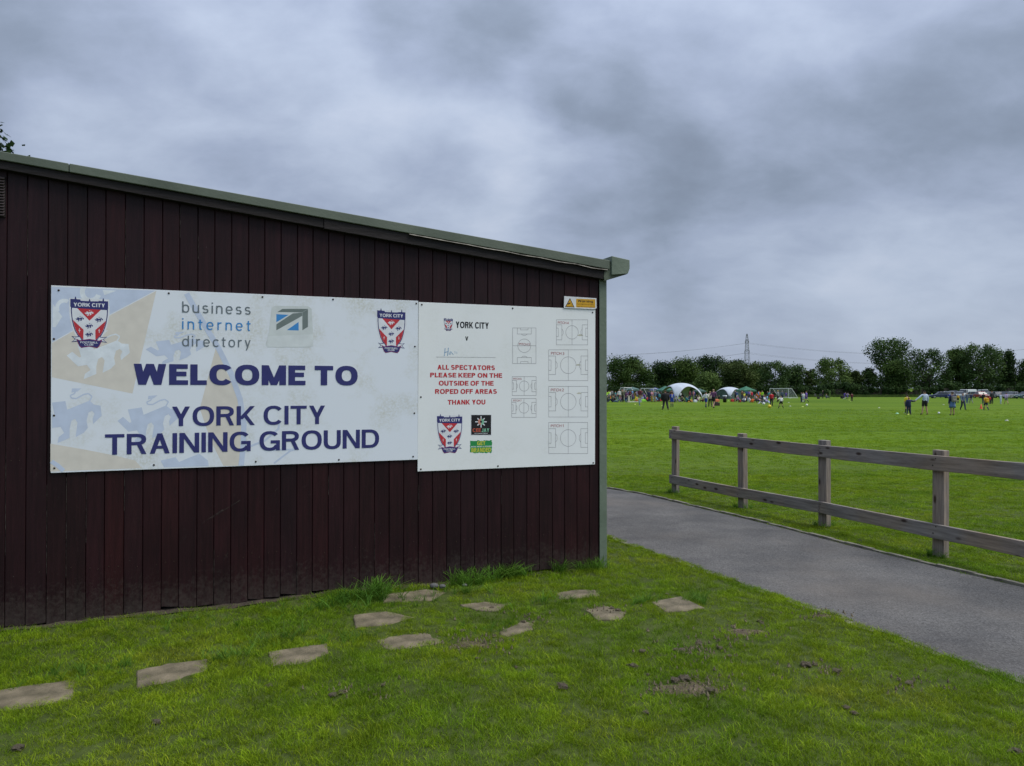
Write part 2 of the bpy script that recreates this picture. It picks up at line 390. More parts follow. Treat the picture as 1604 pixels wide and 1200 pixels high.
# ------------------------------------------------------------------ clubhouse
def plank_material():
    m = bpy.data.materials.new('stained_boards'); m.use_nodes = True; nt = m.node_tree; N = nt.nodes; L = nt.links
    b = N['Principled BSDF']; b.inputs['Roughness'].default_value = 0.5; b.inputs['Specular IOR Level'].default_value = 0.22
    tc = N.new('ShaderNodeTexCoord'); oi = N.new('ShaderNodeObjectInfo')
    off = N.new('ShaderNodeVectorMath'); off.operation = 'SCALE'; off.inputs[0].default_value = (3, 7, 13); L.new(oi.outputs['Random'], off.inputs['Scale'])
    ad = N.new('ShaderNodeVectorMath'); L.new(tc.outputs['Object'], ad.inputs[0]); L.new(off.outputs[0], ad.inputs[1])
    def noise(scale, sc, detail=5, src=None, rough=.55):
        mp = N.new('ShaderNodeMapping'); mp.inputs[3].default_value = sc; L.new(src or ad.outputs[0], mp.inputs[0])
        n = N.new('ShaderNodeTexNoise'); n.inputs['Scale'].default_value = scale; n.inputs['Detail'].default_value = detail; n.inputs['Roughness'].default_value = rough
        L.new(mp.outputs[0], n.inputs[0]); return n.outputs[0]
    def ramp(v, pts):
        r = N.new('ShaderNodeValToRGB'); L.new(v, r.inputs[0]); e = r.color_ramp
        e.elements[0].position, e.elements[0].color = pts[0][0], (*pts[0][1], 1)
        e.elements[1].position, e.elements[1].color = pts[-1][0], (*pts[-1][1], 1)
        for p, c in pts[1:-1]: x = e.elements.new(p); x.color = (*c, 1)
        return r.outputs[0]
    def mix(f, a, c, mode='MIX'):
        x = N.new('ShaderNodeMixRGB'); x.blend_type = mode
        for i, v in enumerate((f, a, c)):
            if isinstance(v, float): x.inputs[i].default_value = v
            elif isinstance(v, tuple): x.inputs[i].default_value = (*v, 1)
            else: L.new(v, x.inputs[i])
        return x.outputs[0]
    # the stain: maroon brown, some boards redder, some nearly black, some greyed by weather
    board = ramp(oi.outputs['Random'], [(0, (0.0185, 0.0052, 0.0072)), (0.25, (0.0140, 0.0052, 0.0072)), (0.45, (0.0210, 0.0054, 0.0068)), (0.6, (0.0145, 0.0056, 0.0080)), (0.8, (0.0175, 0.0052, 0.0072)), (1, (0.0135, 0.0054, 0.0066))])
    grain = ramp(noise(6, (6, 1, 0.35), 6, None, .7), [(0.3, (0.62, 0.62, 0.62)), (0.72, (1.5, 1.45, 1.4))])
    patch = ramp(noise(1.3, (1, 1, 1), 3), [(0.35, (0.8, 0.8, 0.8)), (0.7, (1.3, 1.2, 1.15))])
    col = mix(1.0, mix(1.0, board, grain, 'MULTIPLY'), patch, 'MULTIPLY')
    # mud splashed up from the ground: densest at the foot, ragged upper limit
    sep = N.new('ShaderNodeSeparateXYZ'); L.new(tc.outputs['Object'], sep.inputs[0])
    mr = N.new('ShaderNodeMapRange'); L.new(sep.outputs[2], mr.inputs[0]); mr.inputs[1].default_value = 0.0; mr.inputs[2].default_value = 0.34
    mr.inputs[3].default_value = 0.62; mr.inputs[4].default_value = -0.25
    def add(a, c, op='ADD', clamp=False):
        n = N.new('ShaderNodeMath'); n.operation = op; n.use_clamp = clamp
        for i, v in enumerate((a, c)):
            if isinstance(v, float): n.inputs[i].default_value = v
            else: L.new(v, n.inputs[i])
        return n.outputs[0]
    sp = noise(34, (1, 1, 1), 6, None, .75); sp2 = noise(5, (1, 1, 1), 3)
    mudf = add(add(add(mr.outputs[0], add(sp, 2.4, 'MULTIPLY')), -1.46), add(sp2, 0.5, 'MULTIPLY'), clamp=True)
    mudf = add(mudf, 0.5, 'MULTIPLY')
    col = mix(mudf, col, (0.085, 0.074, 0.062))
    # pale scuffs and flecks
    fl = ramp(noise(60, (1, 1, 0.55), 2), [(0.755, (0, 0, 0)), (0.80, (0.35, 0.35, 0.35))])
    col = mix(fl, col, (0.16, 0.145, 0.13))
    L.new(col, b.inputs['Base Color'])
    bp = N.new('ShaderNodeBump'); bp.inputs['Strength'].default_value = 0.35; bp.inputs['Distance'].default_value = 0.004
    L.new(noise(14, (6, 1, 0.3), 5), bp.inputs['Height']); L.new(bp.outputs[0], b.inputs['Normal'])
    return m
M_PLANK = plank_material()
M_DARK = mat('dark_void', (0.006, 0.005, 0.005), 0.9)
M_GREEN = mat('weathered_green_paint', (0.105, 0.140, 0.100), 0.55, var=.10, scale=3.2, bump=.15, bscale=30, col2=(0.155, 0.195, 0.145))
M_GREENMOSS = mat('green_flashing', (0.082, 0.102, 0.075), 0.6, scale=2.5, bump=.08, bscale=40, col2=(0.125, 0.150, 0.112))
M_BARGE = mat('dark_barge_board', (0.012, 0.008, 0.007), 0.7, var=.25, scale=5, stretch=(.4, 2, 2), bump=.3)
M_ROOF = mat('roof_felt', (0.07, 0.08, 0.07), 0.9, var=.2)

ROOF0 = W(937, 437)[1]; _s1, _z1 = W(12, 267)
SL = (_z1 - ROOF0) / (_s1 - W(937, 437)[0])            # slope of the underside of the barge board
def eave(s): return ROOF0 + SL * (s + 0.07)
club = root('clubhouse', 'dark maroon timber clubhouse with vertical boards and a sloping green edged roof', 'building', C, WANG)
S_END = -7.4; DEPTH = 5.2
MB().box(S_END, -0.03, 0.045, DEPTH - 0.03, -0.06, ROOF0 - 0.12).add(
    [(S_END, .045, ROOF0 - .12), (-.03, .045, ROOF0 - .12), (-.03, DEPTH - .03, ROOF0 - .12), (S_END, DEPTH - .03, ROOF0 - .12),
     (S_END, .045, eave(S_END) - .01), (-.03, .045, eave(-.03) - .01), (-.03, DEPTH - .03, eave(-.03) - .01), (S_END, DEPTH - .03, eave(S_END) - .01)],
    [(0, 1, 5, 4), (1, 2, 6, 5), (2, 3, 7, 6), (3, 0, 4, 7), (4, 5, 6, 7)]).build('backing_wall', M_DARK, club)
gro = [10, 42, 74.5, 105, 136, 165, 195.5, 225, 254, 281, 309.5, 336, 362.5, 389, 414.5, 440, 465.6, 490, 514.7, 539, 563.3, 587, 610, 632.7, 655.6, 677.6, 699.8,
       721.7, 743.4, 764, 785, 804.7, 825.3, 844.7, 865.3, 884.3, 903.5, 923, 936.5]
gs = [W(g, 500)[0] for g in gro]; p_ = 0.141
while gs[0] > S_END + .15: gs.insert(0, gs[0] - p_)
gs[-1] = -0.072
prnd = random.Random(3)
def plank(s0, s1, bot, y=0.0, par=club, side=False):
    """a board with chamfered edges; its top follows the roof, its foot is ragged"""
    g = 0.0016; c = 0.0035; a, b = s0 + g, s1 - g
    dz = prnd.uniform(-.0018, .0018)
    xs = [a, a + c, b - c, b]; ys = [y + .004 + dz, y + dz, y + dz, y + .004 + dz]
    vs = []; n = len(xs)
    nb = 5
    # the foot: broken into a few points
    for i, x in enumerate(xs):
        zb = bot + prnd.uniform(-.008, .008)
        zt = (eave(x) if not side else ROOF0) - 0.0
        vs += [(x, ys[i], zb), (x, ys[i], zt)]
    vs += [(a, y + .03, bot), (a, y + .03, (eave(a) if not side else ROOF0)), (b, y + .03, bot), (b, y + .03, (eave(b) if not side else ROOF0))]
    fs = [(0, 2, 3, 1), (2, 4, 5, 3), (4, 6, 7, 5), (8, 0, 1, 9), (6, 10, 11, 7), (0, 8, 10, 6, 4, 2), (1, 3, 5, 7, 11, 9)]
    if side: vs = [(-(v[1]), v[0] + 0.0, v[2]) for v in vs]
    me = mesh_from('plank', vs, fs, (M_PLANK,))
    return obj('plank', me, par)
for a, b in zip(gs[:-1], gs[1:]):
    mid = (a + b) / 2
    bot = -0.040 if mid < -3.2 else -0.03
    if -3.9 < mid < -1.9: bot += prnd.choice((0.02, 0.035, 0.05, 0.03))          # rotted feet
    if -5.0 < mid <= -3.9: bot += prnd.choice((0.0, 0.01, 0.02))
    if -0.75 < mid < -0.5: bot += 0.06
    plank(a, b, bot)
y0 = 0.07
while y0 < DEPTH - .05:
    plank(y0, min(y0 + p_, DEPTH), -0.02, side=True); y0 += p_
# corner angle in painted metal
cp = MB(); cp.box(-0.070, 0.006, -0.012, -0.004, -0.06, ROOF0 - 0.004); cp.box(-0.002, 0.006, -0.004, 0.07, -0.06, ROOF0 - 0.004)
cp.build('corner_post', M_GREEN, club, bevel=.002)
# roof sheet, flashing and barge boards along the sloping edge
def strip(name, s0, s1, zlo0, zhi0, zlo1, zhi1, ya, yb, m, bevel=0.0):
    vs = [(s0, ya, zlo0), (s1, ya, zlo1), (s1, yb, zlo1), (s0, yb, zlo0), (s0, ya, zhi0), (s1, ya, zhi1), (s1, yb, zhi1), (s0, yb, zhi0)]
    return MB().add(vs, [(3, 2, 1, 0), (4, 5, 6, 7), (0, 1, 5, 4), (1, 2, 6, 5), (2, 3, 7, 6), (3, 0, 4, 7)]).build(name, m, club, bevel=bevel)
BO = 0.055
def edge(pts, off):                     # straight line through two photographed points of the roof edge
    (a, za), (b, zb) = W(*pts[0], off), W(*pts[1], off); k = (zb - za) / (b - a)
    return lambda s: za + k * (s - a)
f_top = edge([(0, 236.5), (955, 408)], BO + .02); f_bot = edge([(0, 250), (950, 421)], BO + .02)
b_bot = edge([(10, 266), (937, 436)], BO)
s_r = W(955, 415, BO + .02)[0]; s_l = -7.5
sj = W(108, 270, BO + .02)[0]; sk = W(507, 350, BO)[0]
strip('flashing', s_l, sj - .002, f_bot(s_l), f_top(s_l), f_bot(sj), f_top(sj), -BO - .02, -BO, M_GREENMOSS, .004)
strip('flashing', sj + .002, s_r, f_bot(sj), f_top(sj), f_bot(s_r), f_top(s_r), -BO - .023, -BO, M_GREENMOSS, .004)
strip('barge_board', s_l, sk, b_bot(s_l), f_bot(s_l) - .001, b_bot(sk), f_bot(sk) - .001, -BO, -0.002, M_BARGE, .003)
s_e = W(950, 430, BO)[0]
strip('barge_board', sk + .002, s_e, b_bot(sk) - .006, f_bot(sk) - .001, b_bot(s_e), f_bot(s_e) - .001, -BO - .006, -0.002, M_BARGE, .003)
# peeling pale lip under the flashing near the gutter
lipm = mat('peeled_felt_edge', (0.20, 0.19, 0.16), .9, var=.4, scale=12)
sq = W(640, 380, BO)[0]
lip = MB(); nseg = 22
for i in range(nseg):
    a = sq + (s_e - sq) * i / nseg; b = sq + (s_e - sq) * (i + 1) / nseg
    dr = lambda s: .012 + .010 * math.sin(s * 9) ** 2 * max(0, (s - sq) / (s_e - sq))
    lip.add([(a, -BO - .030, f_bot(a) - dr(a)), (b, -BO - .030, f_bot(b) - dr(b)), (b, -BO - .026, f_bot(b) - dr(b) + .007), (a, -BO - .026, f_bot(a) - dr(a) + .007), (a, -BO + .0, f_bot(a) - dr(a) + .003), (b, -BO, f_bot(b) - dr(b) + .003)],
            [(0, 1, 2, 3), (3, 2, 5, 4)])
lip.build('felt_edge', lipm, club, fix=False)
strip('roof', s_l, 0.05, f_top(s_l) - .05, f_top(s_l) - .006, f_top(.05) - .05, f_top(.05) - .006, -BO + .002, DEPTH + .1, M_ROOF)
# box gutter running back along the eaves, seen end on
gp = [W(*p, .085) for p in ((958.3, 400.9), (986.4, 407.3), (986.6, 420.4), (983.7, 428.6), (958.3, 430.6))]
MB().prism(gp, -0.085, DEPTH).build('gutter', M_GREEN, club, bevel=.003)
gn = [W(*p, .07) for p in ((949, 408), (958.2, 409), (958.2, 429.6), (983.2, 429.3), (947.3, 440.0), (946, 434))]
MB().prism(gn, -0.066, DEPTH).build('gutter_bracket', mat('shaded_green_soffit', (0.085, 0.105, 0.07), .7, var=.2, scale=9), club, bevel=.002)  # darker copy of the gutter green, shade under the eave put into the colour
# louvred vent at the far end of the gable
va, vz1 = W(8.5, 276, .02); _, vz0 = W(8.5, 340, .02)
vent = MB().box(va - .30, va, -.012, -.002, vz0, vz1).build('vent', M_BARGE, club)
nl = 14
for i in range(nl):
    z = vz0 + .015 + (vz1 - vz0 - .03) * i / (nl - 1)
    MB().add([(va - .29, -.030, z - .006), (va - .004, -.030, z - .006), (va - .004, -.012, z + .012), (va - .29, -.012, z + .012), (va - .29, -.027, z - .009), (va - .004, -.027, z - .009)],
             [(0, 1, 2, 3), (4, 5, 1, 0)]).build('slat', mat('vent_slat', (0.05, 0.04, 0.04), .5), vent, fix=False)
# pale worn arrises where the stain has rubbed off some boards
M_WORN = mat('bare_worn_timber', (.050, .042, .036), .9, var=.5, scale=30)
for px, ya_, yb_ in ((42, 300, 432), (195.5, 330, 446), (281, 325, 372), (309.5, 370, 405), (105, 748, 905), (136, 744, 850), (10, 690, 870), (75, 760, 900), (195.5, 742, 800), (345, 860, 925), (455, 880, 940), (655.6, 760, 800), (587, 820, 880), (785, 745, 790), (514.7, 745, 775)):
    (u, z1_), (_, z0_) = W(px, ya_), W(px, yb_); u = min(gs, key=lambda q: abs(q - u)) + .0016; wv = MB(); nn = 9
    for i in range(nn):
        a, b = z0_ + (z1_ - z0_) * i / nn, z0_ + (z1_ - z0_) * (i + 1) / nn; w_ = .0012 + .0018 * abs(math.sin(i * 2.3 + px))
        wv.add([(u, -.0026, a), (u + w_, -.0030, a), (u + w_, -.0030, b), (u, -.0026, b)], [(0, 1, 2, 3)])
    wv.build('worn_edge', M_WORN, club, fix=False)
# long scratches under the welcome board
sc_ = MB()
for (x0, y0_, x1, y1_) in ((330, 812, 376, 784), (316, 820, 350, 798), (350, 878, 357, 866), (430, 770, 436, 764)):
    (a, za), (b, zb) = W(x0, y0_), W(x1, y1_); sc_.add([(a, -.0035, za), (b, -.0035, zb), (b, -.0035, zb + .004), (a, -.0035, za + .0015)], [(0, 1, 2, 3)])
o = sc_.build('scratches', M_WORN, club, fix=False); o['kind'] = 'stuff'
# screw heads in the boards, two rows
scm = MB()
for a, b in zip(gs[:-1], gs[1:]):
    if a < -5.2: continue
    for zz in (0.35, 1.15, 2.35):
        for f in (.28, .72):
            x = a + (b - a) * f + prnd.uniform(-.006, .006); z = zz + prnd.uniform(-.02, .02)
            if prnd.random() < .55 and z < eave(x) - .1:
                scm.lathe([(0, 0), (.0035, 0), (.0035, .002)], (x, -0.004, z), 6, 'y')
o = scm.build('nails', mat('rust', (0.05, 0.03, 0.02), .8), club); o['kind'] = 'stuff'

# ------------------------------------------------------------------ lettering (letter outlines as triangles)
ASC = 1.0
def glyph(ch, t):
    """polygons (cap height 1) and width of a plain grotesque letter with stroke weight t"""
    h = t / 2; X_ = .72; P = []
    def rc(x0, x1, y0, y1): P.append([(x0, y0), (x1, y0), (x1, y1), (x0, y1)])
    def dg(x0, y0, x1, y1, k=1.0):                       # slanted stroke with level ends, between centre points
        w = t * math.hypot(x1 - x0, y1 - y0) / max(1e-6, abs(y1 - y0)) / 2 * k
        P.append([(x0 - w, y0), (x0 + w, y0), (x1 + w, y1), (x1 - w, y1)])
    def arc(cx, cy, rx, ry, a0, a1, n=None):             # rx, ry are the outer radii
        n = n or max(4, int(abs(a1 - a0) / 15)); o, i = [], []
        for k in range(n + 1):
            a = R(a0 + (a1 - a0) * k / n); c, s_ = math.cos(a), math.sin(a); e = 2 / 2.35
            c_, q = math.copysign(abs(c) ** e, c), math.copysign(abs(s_) ** e, s_)
            o.append((cx + rx * c_, cy + ry * q)); i.append((cx + (rx - t) * c_, cy + (ry - t * .92) * q))
        for k in range(n): P.append([o[k], o[k + 1], i[k + 1], i[k]])
    def es(W, H):
        m = H / 2; k = t * .46
        arc(W / 2, (H + m - k) / 2, W / 2 * .94, (H - m + k) / 2, 28, 268); arc(W / 2, (m + k) / 2, W / 2, (m + k) / 2, 88, -152)
    tt = t * .92
    if ch == ' ': return [], .30
    if ch == 'I': W = t; rc(0, t, 0, 1)
    elif ch == 'L': W = .56; rc(0, t, 0, 1); rc(t, W, 0, tt)
    elif ch in 'EF':
        W = .62 if ch == 'E' else .58; rc(0, t, 0, 1); rc(t, W, 1 - tt, 1); rc(t, W * .93, .53 - tt / 2, .53 + tt / 2)
        if ch == 'E': rc(t, W * 1.02, 0, tt)
    elif ch == 'T': W = .70; rc(0, W, 1 - tt, 1); rc(W / 2 - h, W / 2 + h, 0, 1 - tt)
    elif ch == 'H': W = .74; rc(0, t, 0, 1); rc(W - t, W, 0, 1); rc(t, W - t, .52 - tt / 2, .52 + tt / 2)
    elif ch == 'O': W = .86; arc(W / 2, .5, W / 2, .515, 0, 360)
    elif ch == 'C': W = .80; arc(.42, .5, .42, .515, 38, 322)
    elif ch == 'G': W = .84; arc(.42, .5, .42, .515, 40, 330); rc(.46, W, .53 - tt, .53); rc(W - t * .9, W, 0, .53 - tt)
    elif ch == 'D': W = .78; rc(0, t, 0, 1); rc(t, .36, 0, tt); rc(t, .36, 1 - tt, 1); arc(.36, .5, W - .36, .5, -90, 90)
    elif ch in 'PR':
        W = .68 if ch == 'P' else .74; b_ = .44; c = .36; rc(0, t, 0, 1); rc(t, c, 1 - tt, 1); rc(t, c, b_, b_ + tt); arc(c, (1 + b_) / 2, W * .96 - c, (1 - b_) / 2, -90, 90)
        if ch == 'R': dg(W - t * .62, 0, W * .60, b_ + tt * .3, .95)
    elif ch == 'B': W = .70; rc(0, t, 0, 1); [rc(t, .38, y, y + tt) for y in (0, .52 - tt / 2, 1 - tt)]; arc(.38, .76 - tt / 4, W * .95 - .38, .24 + tt / 4, -90, 90); arc(.38, .26 + tt / 4, W - .38, .26 + tt / 4, -90, 90)
    elif ch == 'S': W = .68; es(W, 1)
    elif ch in 'AVW':
        if ch == 'A': W = .78; q = t * .62; dg(q, 0, W / 2, 1); dg(W - q, 0, W / 2, 1); rc(W * .25, W * .75, .24, .24 + tt * .9)
        elif ch == 'V': W = .74; q = t * .62; dg(W / 2, 0, q, 1); dg(W / 2, 0, W - q, 1)
        else: W = 1.08; q = t * .56; dg(.29, 0, q, 1); dg(.29, 0, .54, 1); dg(W - .29, 0, .54, 1); dg(W - .29, 0, W - q, 1)
    elif ch == 'Y': W = .74; q = t * .66; rc(W / 2 - h, W / 2 + h, 0, .44); dg(W / 2, .38, q, 1); dg(W / 2, .38, W - q, 1)
    elif ch == 'M': W = .88; rc(0, t, 0, 1); rc(W - t, W, 0, 1); dg(W / 2, 0, t * .55, 1, .9); dg(W / 2, 0, W - t * .55, 1, .9)
    elif ch == 'N': W = .76; rc(0, t, 0, 1); rc(W - t, W, 0, 1); dg(W - t * .62, 0, t * .62, 1, .9)
    elif ch == 'K': W = .76; rc(0, t, 0, 1); dg(t * .9, .32, W - t * .62, 1, .9); dg(W - t * .58, 0, W * .42, .56, .9)
    elif ch == 'U': W = .74; rc(0, t, .36, 1); rc(W - t, W, .36, 1); arc(W / 2, .37, W / 2, .385, 180, 360)
    elif ch == 'J': W = .54; rc(W - t, W, .3, 1); arc(W / 2, .30, W / 2, .315, 190, 360)
    elif ch == '&': W = .74; arc(.34, .76, .22, .24, 0, 360); arc(.32, .27, .32, .285, 40, 330); dg(W - t * .5, 0, .22, .66)
    elif ch == '1': W = .34; rc(W - t, W, 0, 1); dg(.08, .70, W - h, 1)
    elif ch == '2': W = .58; arc(.29, .71, .29, .30, -30, 165); rc(0, W, 0, tt); dg(t * .6, 0, W - t * .7, .62)
    elif ch == '3': W = .58; arc(.28, .745, .27, .265, -90, 150); arc(.29, .27, .29, .285, -150, 90)
    elif ch == '4': W = .62; rc(W * .62, W * .62 + t, 0, 1); rc(0, W, .22, .22 + tt); dg(t * .55, .25, W * .62 + h, 1)
    elif ch == '5': W = .58; rc(.06, W * .95, 1 - tt, 1); rc(.06, .06 + t, .46, 1 - tt); arc(.28, .33, .30, .34, -150, 140)
    elif ch == '6': W = .60; arc(.30, .31, .30, .325, 0, 360); arc(.34, .5, .34, .515, 60, 200)
    elif ch == '7': W = .56; rc(0, W, 1 - tt, 1); dg(.18, 0, W - t * .6, 1 - tt)
    elif ch == '8': W = .60; arc(.30, .745, .27, .27, 0, 360); arc(.30, .27, .30, .285, 0, 360)
    elif ch in 'bdpqgao':
        W = .60; arc(W / 2, X_ / 2, W / 2, X_ / 2 + .012, 0, 360)
        if ch == 'b': rc(0, t, 0, 1)
        if ch == 'p': rc(0, t, -.28, X_)
        if ch == 'd': rc(W - t, W, 0, 1)
        if ch == 'a': rc(W - t, W, 0, X_)
        if ch == 'g': rc(W - t, W, -.08, X_); arc(W / 2, -.06, W / 2, .22, 200, 360)
    elif ch == 'c': W = .54; arc(.30, X_ / 2, .30, X_ / 2 + .012, 42, 318)
    elif ch == 'e': W = .60; arc(.30, X_ / 2, .30, X_ / 2 + .012, 0, 318); rc(t * .6, W - t * .4, X_ / 2 - tt * .4, X_ / 2 + tt * .4)
    elif ch in 'hn': W = .56; rc(0, t, 0, 1 if ch == 'h' else X_); rc(W - t, W, 0, .45); arc(W / 2, .44, W / 2, X_ - .43, 0, 180)
    elif ch == 'm': W = .92; rc(0, t, 0, X_); [rc(x - t, x, 0, .45) for x in (.46 + h, W)]; arc(.23 + h / 2, .44, .23 + h / 2, X_ - .43, 0, 180); arc(.69 + h / 2, .44, .23 + h / 2, X_ - .43, 0, 180)
    elif ch == 'u': W = .56; rc(W - t, W, 0, X_); rc(0, t, .28, X_); arc(W / 2, .28, W / 2, .29, 180, 360)
    elif ch == 'r': W = .36; rc(0, t, 0, X_); arc(.30, .42, .30, X_ - .42, 80, 180)
    elif ch == 's': W = .52; es(W, X_)
    elif ch == 't': W = .36; rc(.10, .10 + t, .12, .92); rc(0, W, X_ - tt, X_); arc(.10 + .16, .16, .16, .17, 180, 290)
    elif ch == 'l': W = t; rc(0, t, 0, 1)
    elif ch == 'i': W = t; rc(0, t, 0, X_); rc(0, t, 1 - t * 1.05, 1)
    elif ch == 'v': W = .56; q = t * .6; dg(W / 2, 0, q, X_); dg(W / 2, 0, W - q, X_)
    elif ch == 'y': W = .56; q = t * .6; dg(W / 2, 0, q, X_); dg(W * .30, -.28, W - q, X_)
    return P, W
def text_tris(txt, bold=0.12, track=0.0):
    V, T, Lr = [], [], []; x = 0
    for ch in txt:
        polys, W_ = glyph(ch, bold)
        for li, pl in enumerate(polys):
            n = len(V); V += [(x + vx, vy) for vx, vy in pl]; Lr += [li % 24] * len(pl)
            k = len(pl); f = [n + i for i in range(k)]
            ar = sum(pl[i][0] * pl[(i + 1) % k][1] - pl[(i + 1) % k][0] * pl[i][1] for i in range(k))
            T.append(tuple(f if ar > 0 else reversed(f)))
        x += (.27 if ch == ' ' else W_ + .085) + track
    return V, T, Lr
class Sign:
    """flat print laid on a panel; u runs along the wall, z up, lay = height of the print in tenths of a millimetre"""
    def __init__(s, rt, off): s.rt = rt; s.off = off; s.o = rt.matrix_basis.copy(); s.x0, s.z0 = rt['_u'], rt['_z']
    def w(s, px, py):
        u, z = W(px, py, s.off); return (u - s.x0, z - s.z0)
    def poly(s, polys, lay):
        vs, fs = [], []
        for k_, pl in enumerate(polys):
            n = len(vs); vs += [(p[0], -s.off - lay * 1e-4 - (k_ % 8) * .8e-5, p[1]) for p in pl]
            fs += [tuple(n + i for i in t) for t in tessellate_polygon([[Vector((p[0], p[1], 0)) for p in pl]])]
        return vs, fs
    def put(s, name, polys, m, lay, parent=None, fs_extra=None):
        vs, fs = s.poly(polys, lay)
        # make every triangle face the viewer
        out = []
        for f in fs:
            a, b, c = (vs[i] for i in f[:3])
            cr = (b[0] - a[0]) * (c[2] - a[2]) - (b[2] - a[2]) * (c[0] - a[0])
            out.append(f if cr > 0 else tuple(reversed(f)))
        return obj(name, mesh_from(name, vs, out, (m,)), parent or s.rt)
    def text(s, name, txt, u0, u1, zb, zt, m, lay, bold=0.12, parent=None, track=False):
        V, T, Lr = text_tris(txt, bold)
        a = min(v[0] for v in V); b = max(v[0] for v in V); ky = zt - zb
        if track:
            kx = ky; gaps = max(1, len(txt) - 1); extra = ((u1 - u0) / kx - (b - a)) / gaps
            V, T, Lr = text_tris(txt, bold, extra); a = min(v[0] for v in V)
        else: kx = (u1 - u0) / (b - a)
        vs = [(u0 + (v[0] - a) * kx, -s.off - lay * 1e-4 - l * 0.8e-5, zb + v[1] * ky) for v, l in zip(V, Lr)]
        return obj(name, mesh_from(name, vs, T, (m,)), parent or s.rt)
    def tpx(s, name, txt, xl, xr, tl, bl, br, m, lay, **k):
        """line of text whose left end spans rows tl..bl at column xl and whose baseline ends at (xr, br)"""
        a = s.w(xl, bl); b = s.w(xr, br); t = s.w(xl, tl)
        zb = (a[1] + b[1]) / 2
        return s.text(name, txt, a[0], b[0], zb, zb + (t[1] - a[1]), m, lay, **k)
    def line(s, pts, w):
        """polyline as a chain of thin quads"""
        out = []
        for (a, b) in zip(pts[:-1], pts[1:]):
            dx, dz = b[0] - a[0], b[1] - a[1]; l = math.hypot(dx, dz) or 1e-9; nx_, nz_ = -dz / l * w / 2, dx / l * w / 2; ex, ez = dx / l * w * .3, dz / l * w * .3
            out.append([(a[0] - ex + nx_, a[1] - ez + nz_), (a[0] - ex - nx_, a[1] - ez - nz_), (b[0] + ex - nx_, b[1] + ez - nz_), (b[0] + ex + nx_, b[1] + ez + nz_)])
        return out
def paint(name, c, rough=.45, var=.04): return mat(name, c, rough, var=var, scale=14, spec=.4)
def sign_root(name, label, corner_px, off, cat='sign'):
    u, z = W(*corner_px, off)
    p = C + WD * u; r = root(name, label, cat, (p.x, p.y, z), WANG); r['_u'] = u; r['_z'] = z
    return r
def panel_mesh(s, corners, th, name, m):
    q = [s.w(*c) for c in corners]
    return MB().prism(q, -s.off, -s.off + th).build(name, m, s.rt, bevel=.0012)
def screws(s, pts, m, r=.0075):
    me = MB().lathe([(0, -.0045), (r * .6, -.0042), (r, -.002), (r, 0.0)], (0, 0, 0), 10, 'y').mesh('screw', m, fix=True)
    for p in pts:
        u, z = s.w(*p); obj('screw', me, s.rt, (u, -s.off, z))

# aged white panel: green-yellow grime in patches and specks, worse towards edges
def aged_white(name, base, grime, amt):
    m = bpy.data.materials.new(name); m.use_nodes = True; nt = m.node_tree; N = nt.nodes; L = nt.links
    b = N['Principled BSDF']; b.inputs['Roughness'].default_value = .42; b.inputs['Specular IOR Level'].default_value = .4
    tc = N.new('ShaderNodeTexCoord')
    def noise(scale, d=5, r=.6, sc=(1, 1, 1)):
        mp = N.new('ShaderNodeMapping'); mp.inputs[3].default_value = sc; L.new(tc.outputs['Object'], mp.inputs[0])
        n = N.new('ShaderNodeTexNoise'); n.inputs['Scale'].default_value = scale; n.inputs['Detail'].default_value = d; n.inputs['Roughness'].default_value = r
        L.new(mp.outputs[0], n.inputs[0]); return n.outputs[0]
    def mr(v, a, b_, c, d):
        n = N.new('ShaderNodeMapRange'); L.new(v, n.inputs[0])
        for i, x in enumerate((a, b_, c, d)): n.inputs[i + 1].default_value = x
        return n.outputs[0]
    def mul(a, c):
        n = N.new('ShaderNodeMath'); n.operation = 'MULTIPLY'; L.new(a, n.inputs[0])
        if isinstance(c, float): n.inputs[1].default_value = c
        else: L.new(c, n.inputs[1])
        return n.outputs[0]
    f = mul(mul(mr(noise(2.6, 4), .47, .66, 0, 1), mr(noise(55, 3, .7), .38, .62, .15, 1)), amt)
    mx = N.new('ShaderNodeMixRGB'); L.new(f, mx.inputs[0]); mx.inputs[1].default_value = (*base, 1); mx.inputs[2].default_value = (*grime, 1)
    f2 = mul(mr(noise(1.2, 3), .35, .65, 0, 1), 0.12)
    m2 = N.new('ShaderNodeMixRGB'); L.new(f2, m2.inputs[0]); L.new(mx.outputs[0], m2.inputs[1]); m2.inputs[2].default_value = (base[0] * .8, base[1] * .86, base[2] * .95, 1)
    L.new(m2.outputs[0], b.inputs['Base Color'])
    return m
M_WHITE_OLD = aged_white('aged_white_panel', (0.74, 0.79, 0.84), (0.50, 0.50, 0.38), 0.6)
M_WHITE_NEW = aged_white('white_panel', (0.80, 0.83, 0.82), (0.66, 0.68, 0.63), 0.35)
NAVY = paint('navy_print', (0.030, 0.033, 0.150)); RED = paint('red_print', (0.50, 0.035, 0.045)); WHITEP = paint('white_print', (0.70, 0.73, 0.76))
BLACKP = paint('black_print', (0.012, 0.012, 0.014)); GREYP = paint('grey_print', (0.14, 0.17, 0.19)); BLUEP = paint('blue_print', (0.045, 0.24, 0.56))
M_SCREW = mat('rusty_screw', (0.035, 0.025, 0.020), .6, .4, var=.4)

def c5(x, y): return (x / 3.636 + 70, y / 3.636 + 430)
def c6(x, y): return (x / 3.636 + 360, y / 3.636 + 430)
def c7(x, y): return (x / 4 + 640, y / 4 + 450)
def c4(x, y): return (x / 5.347 + 70, y / 5.347 + 600)

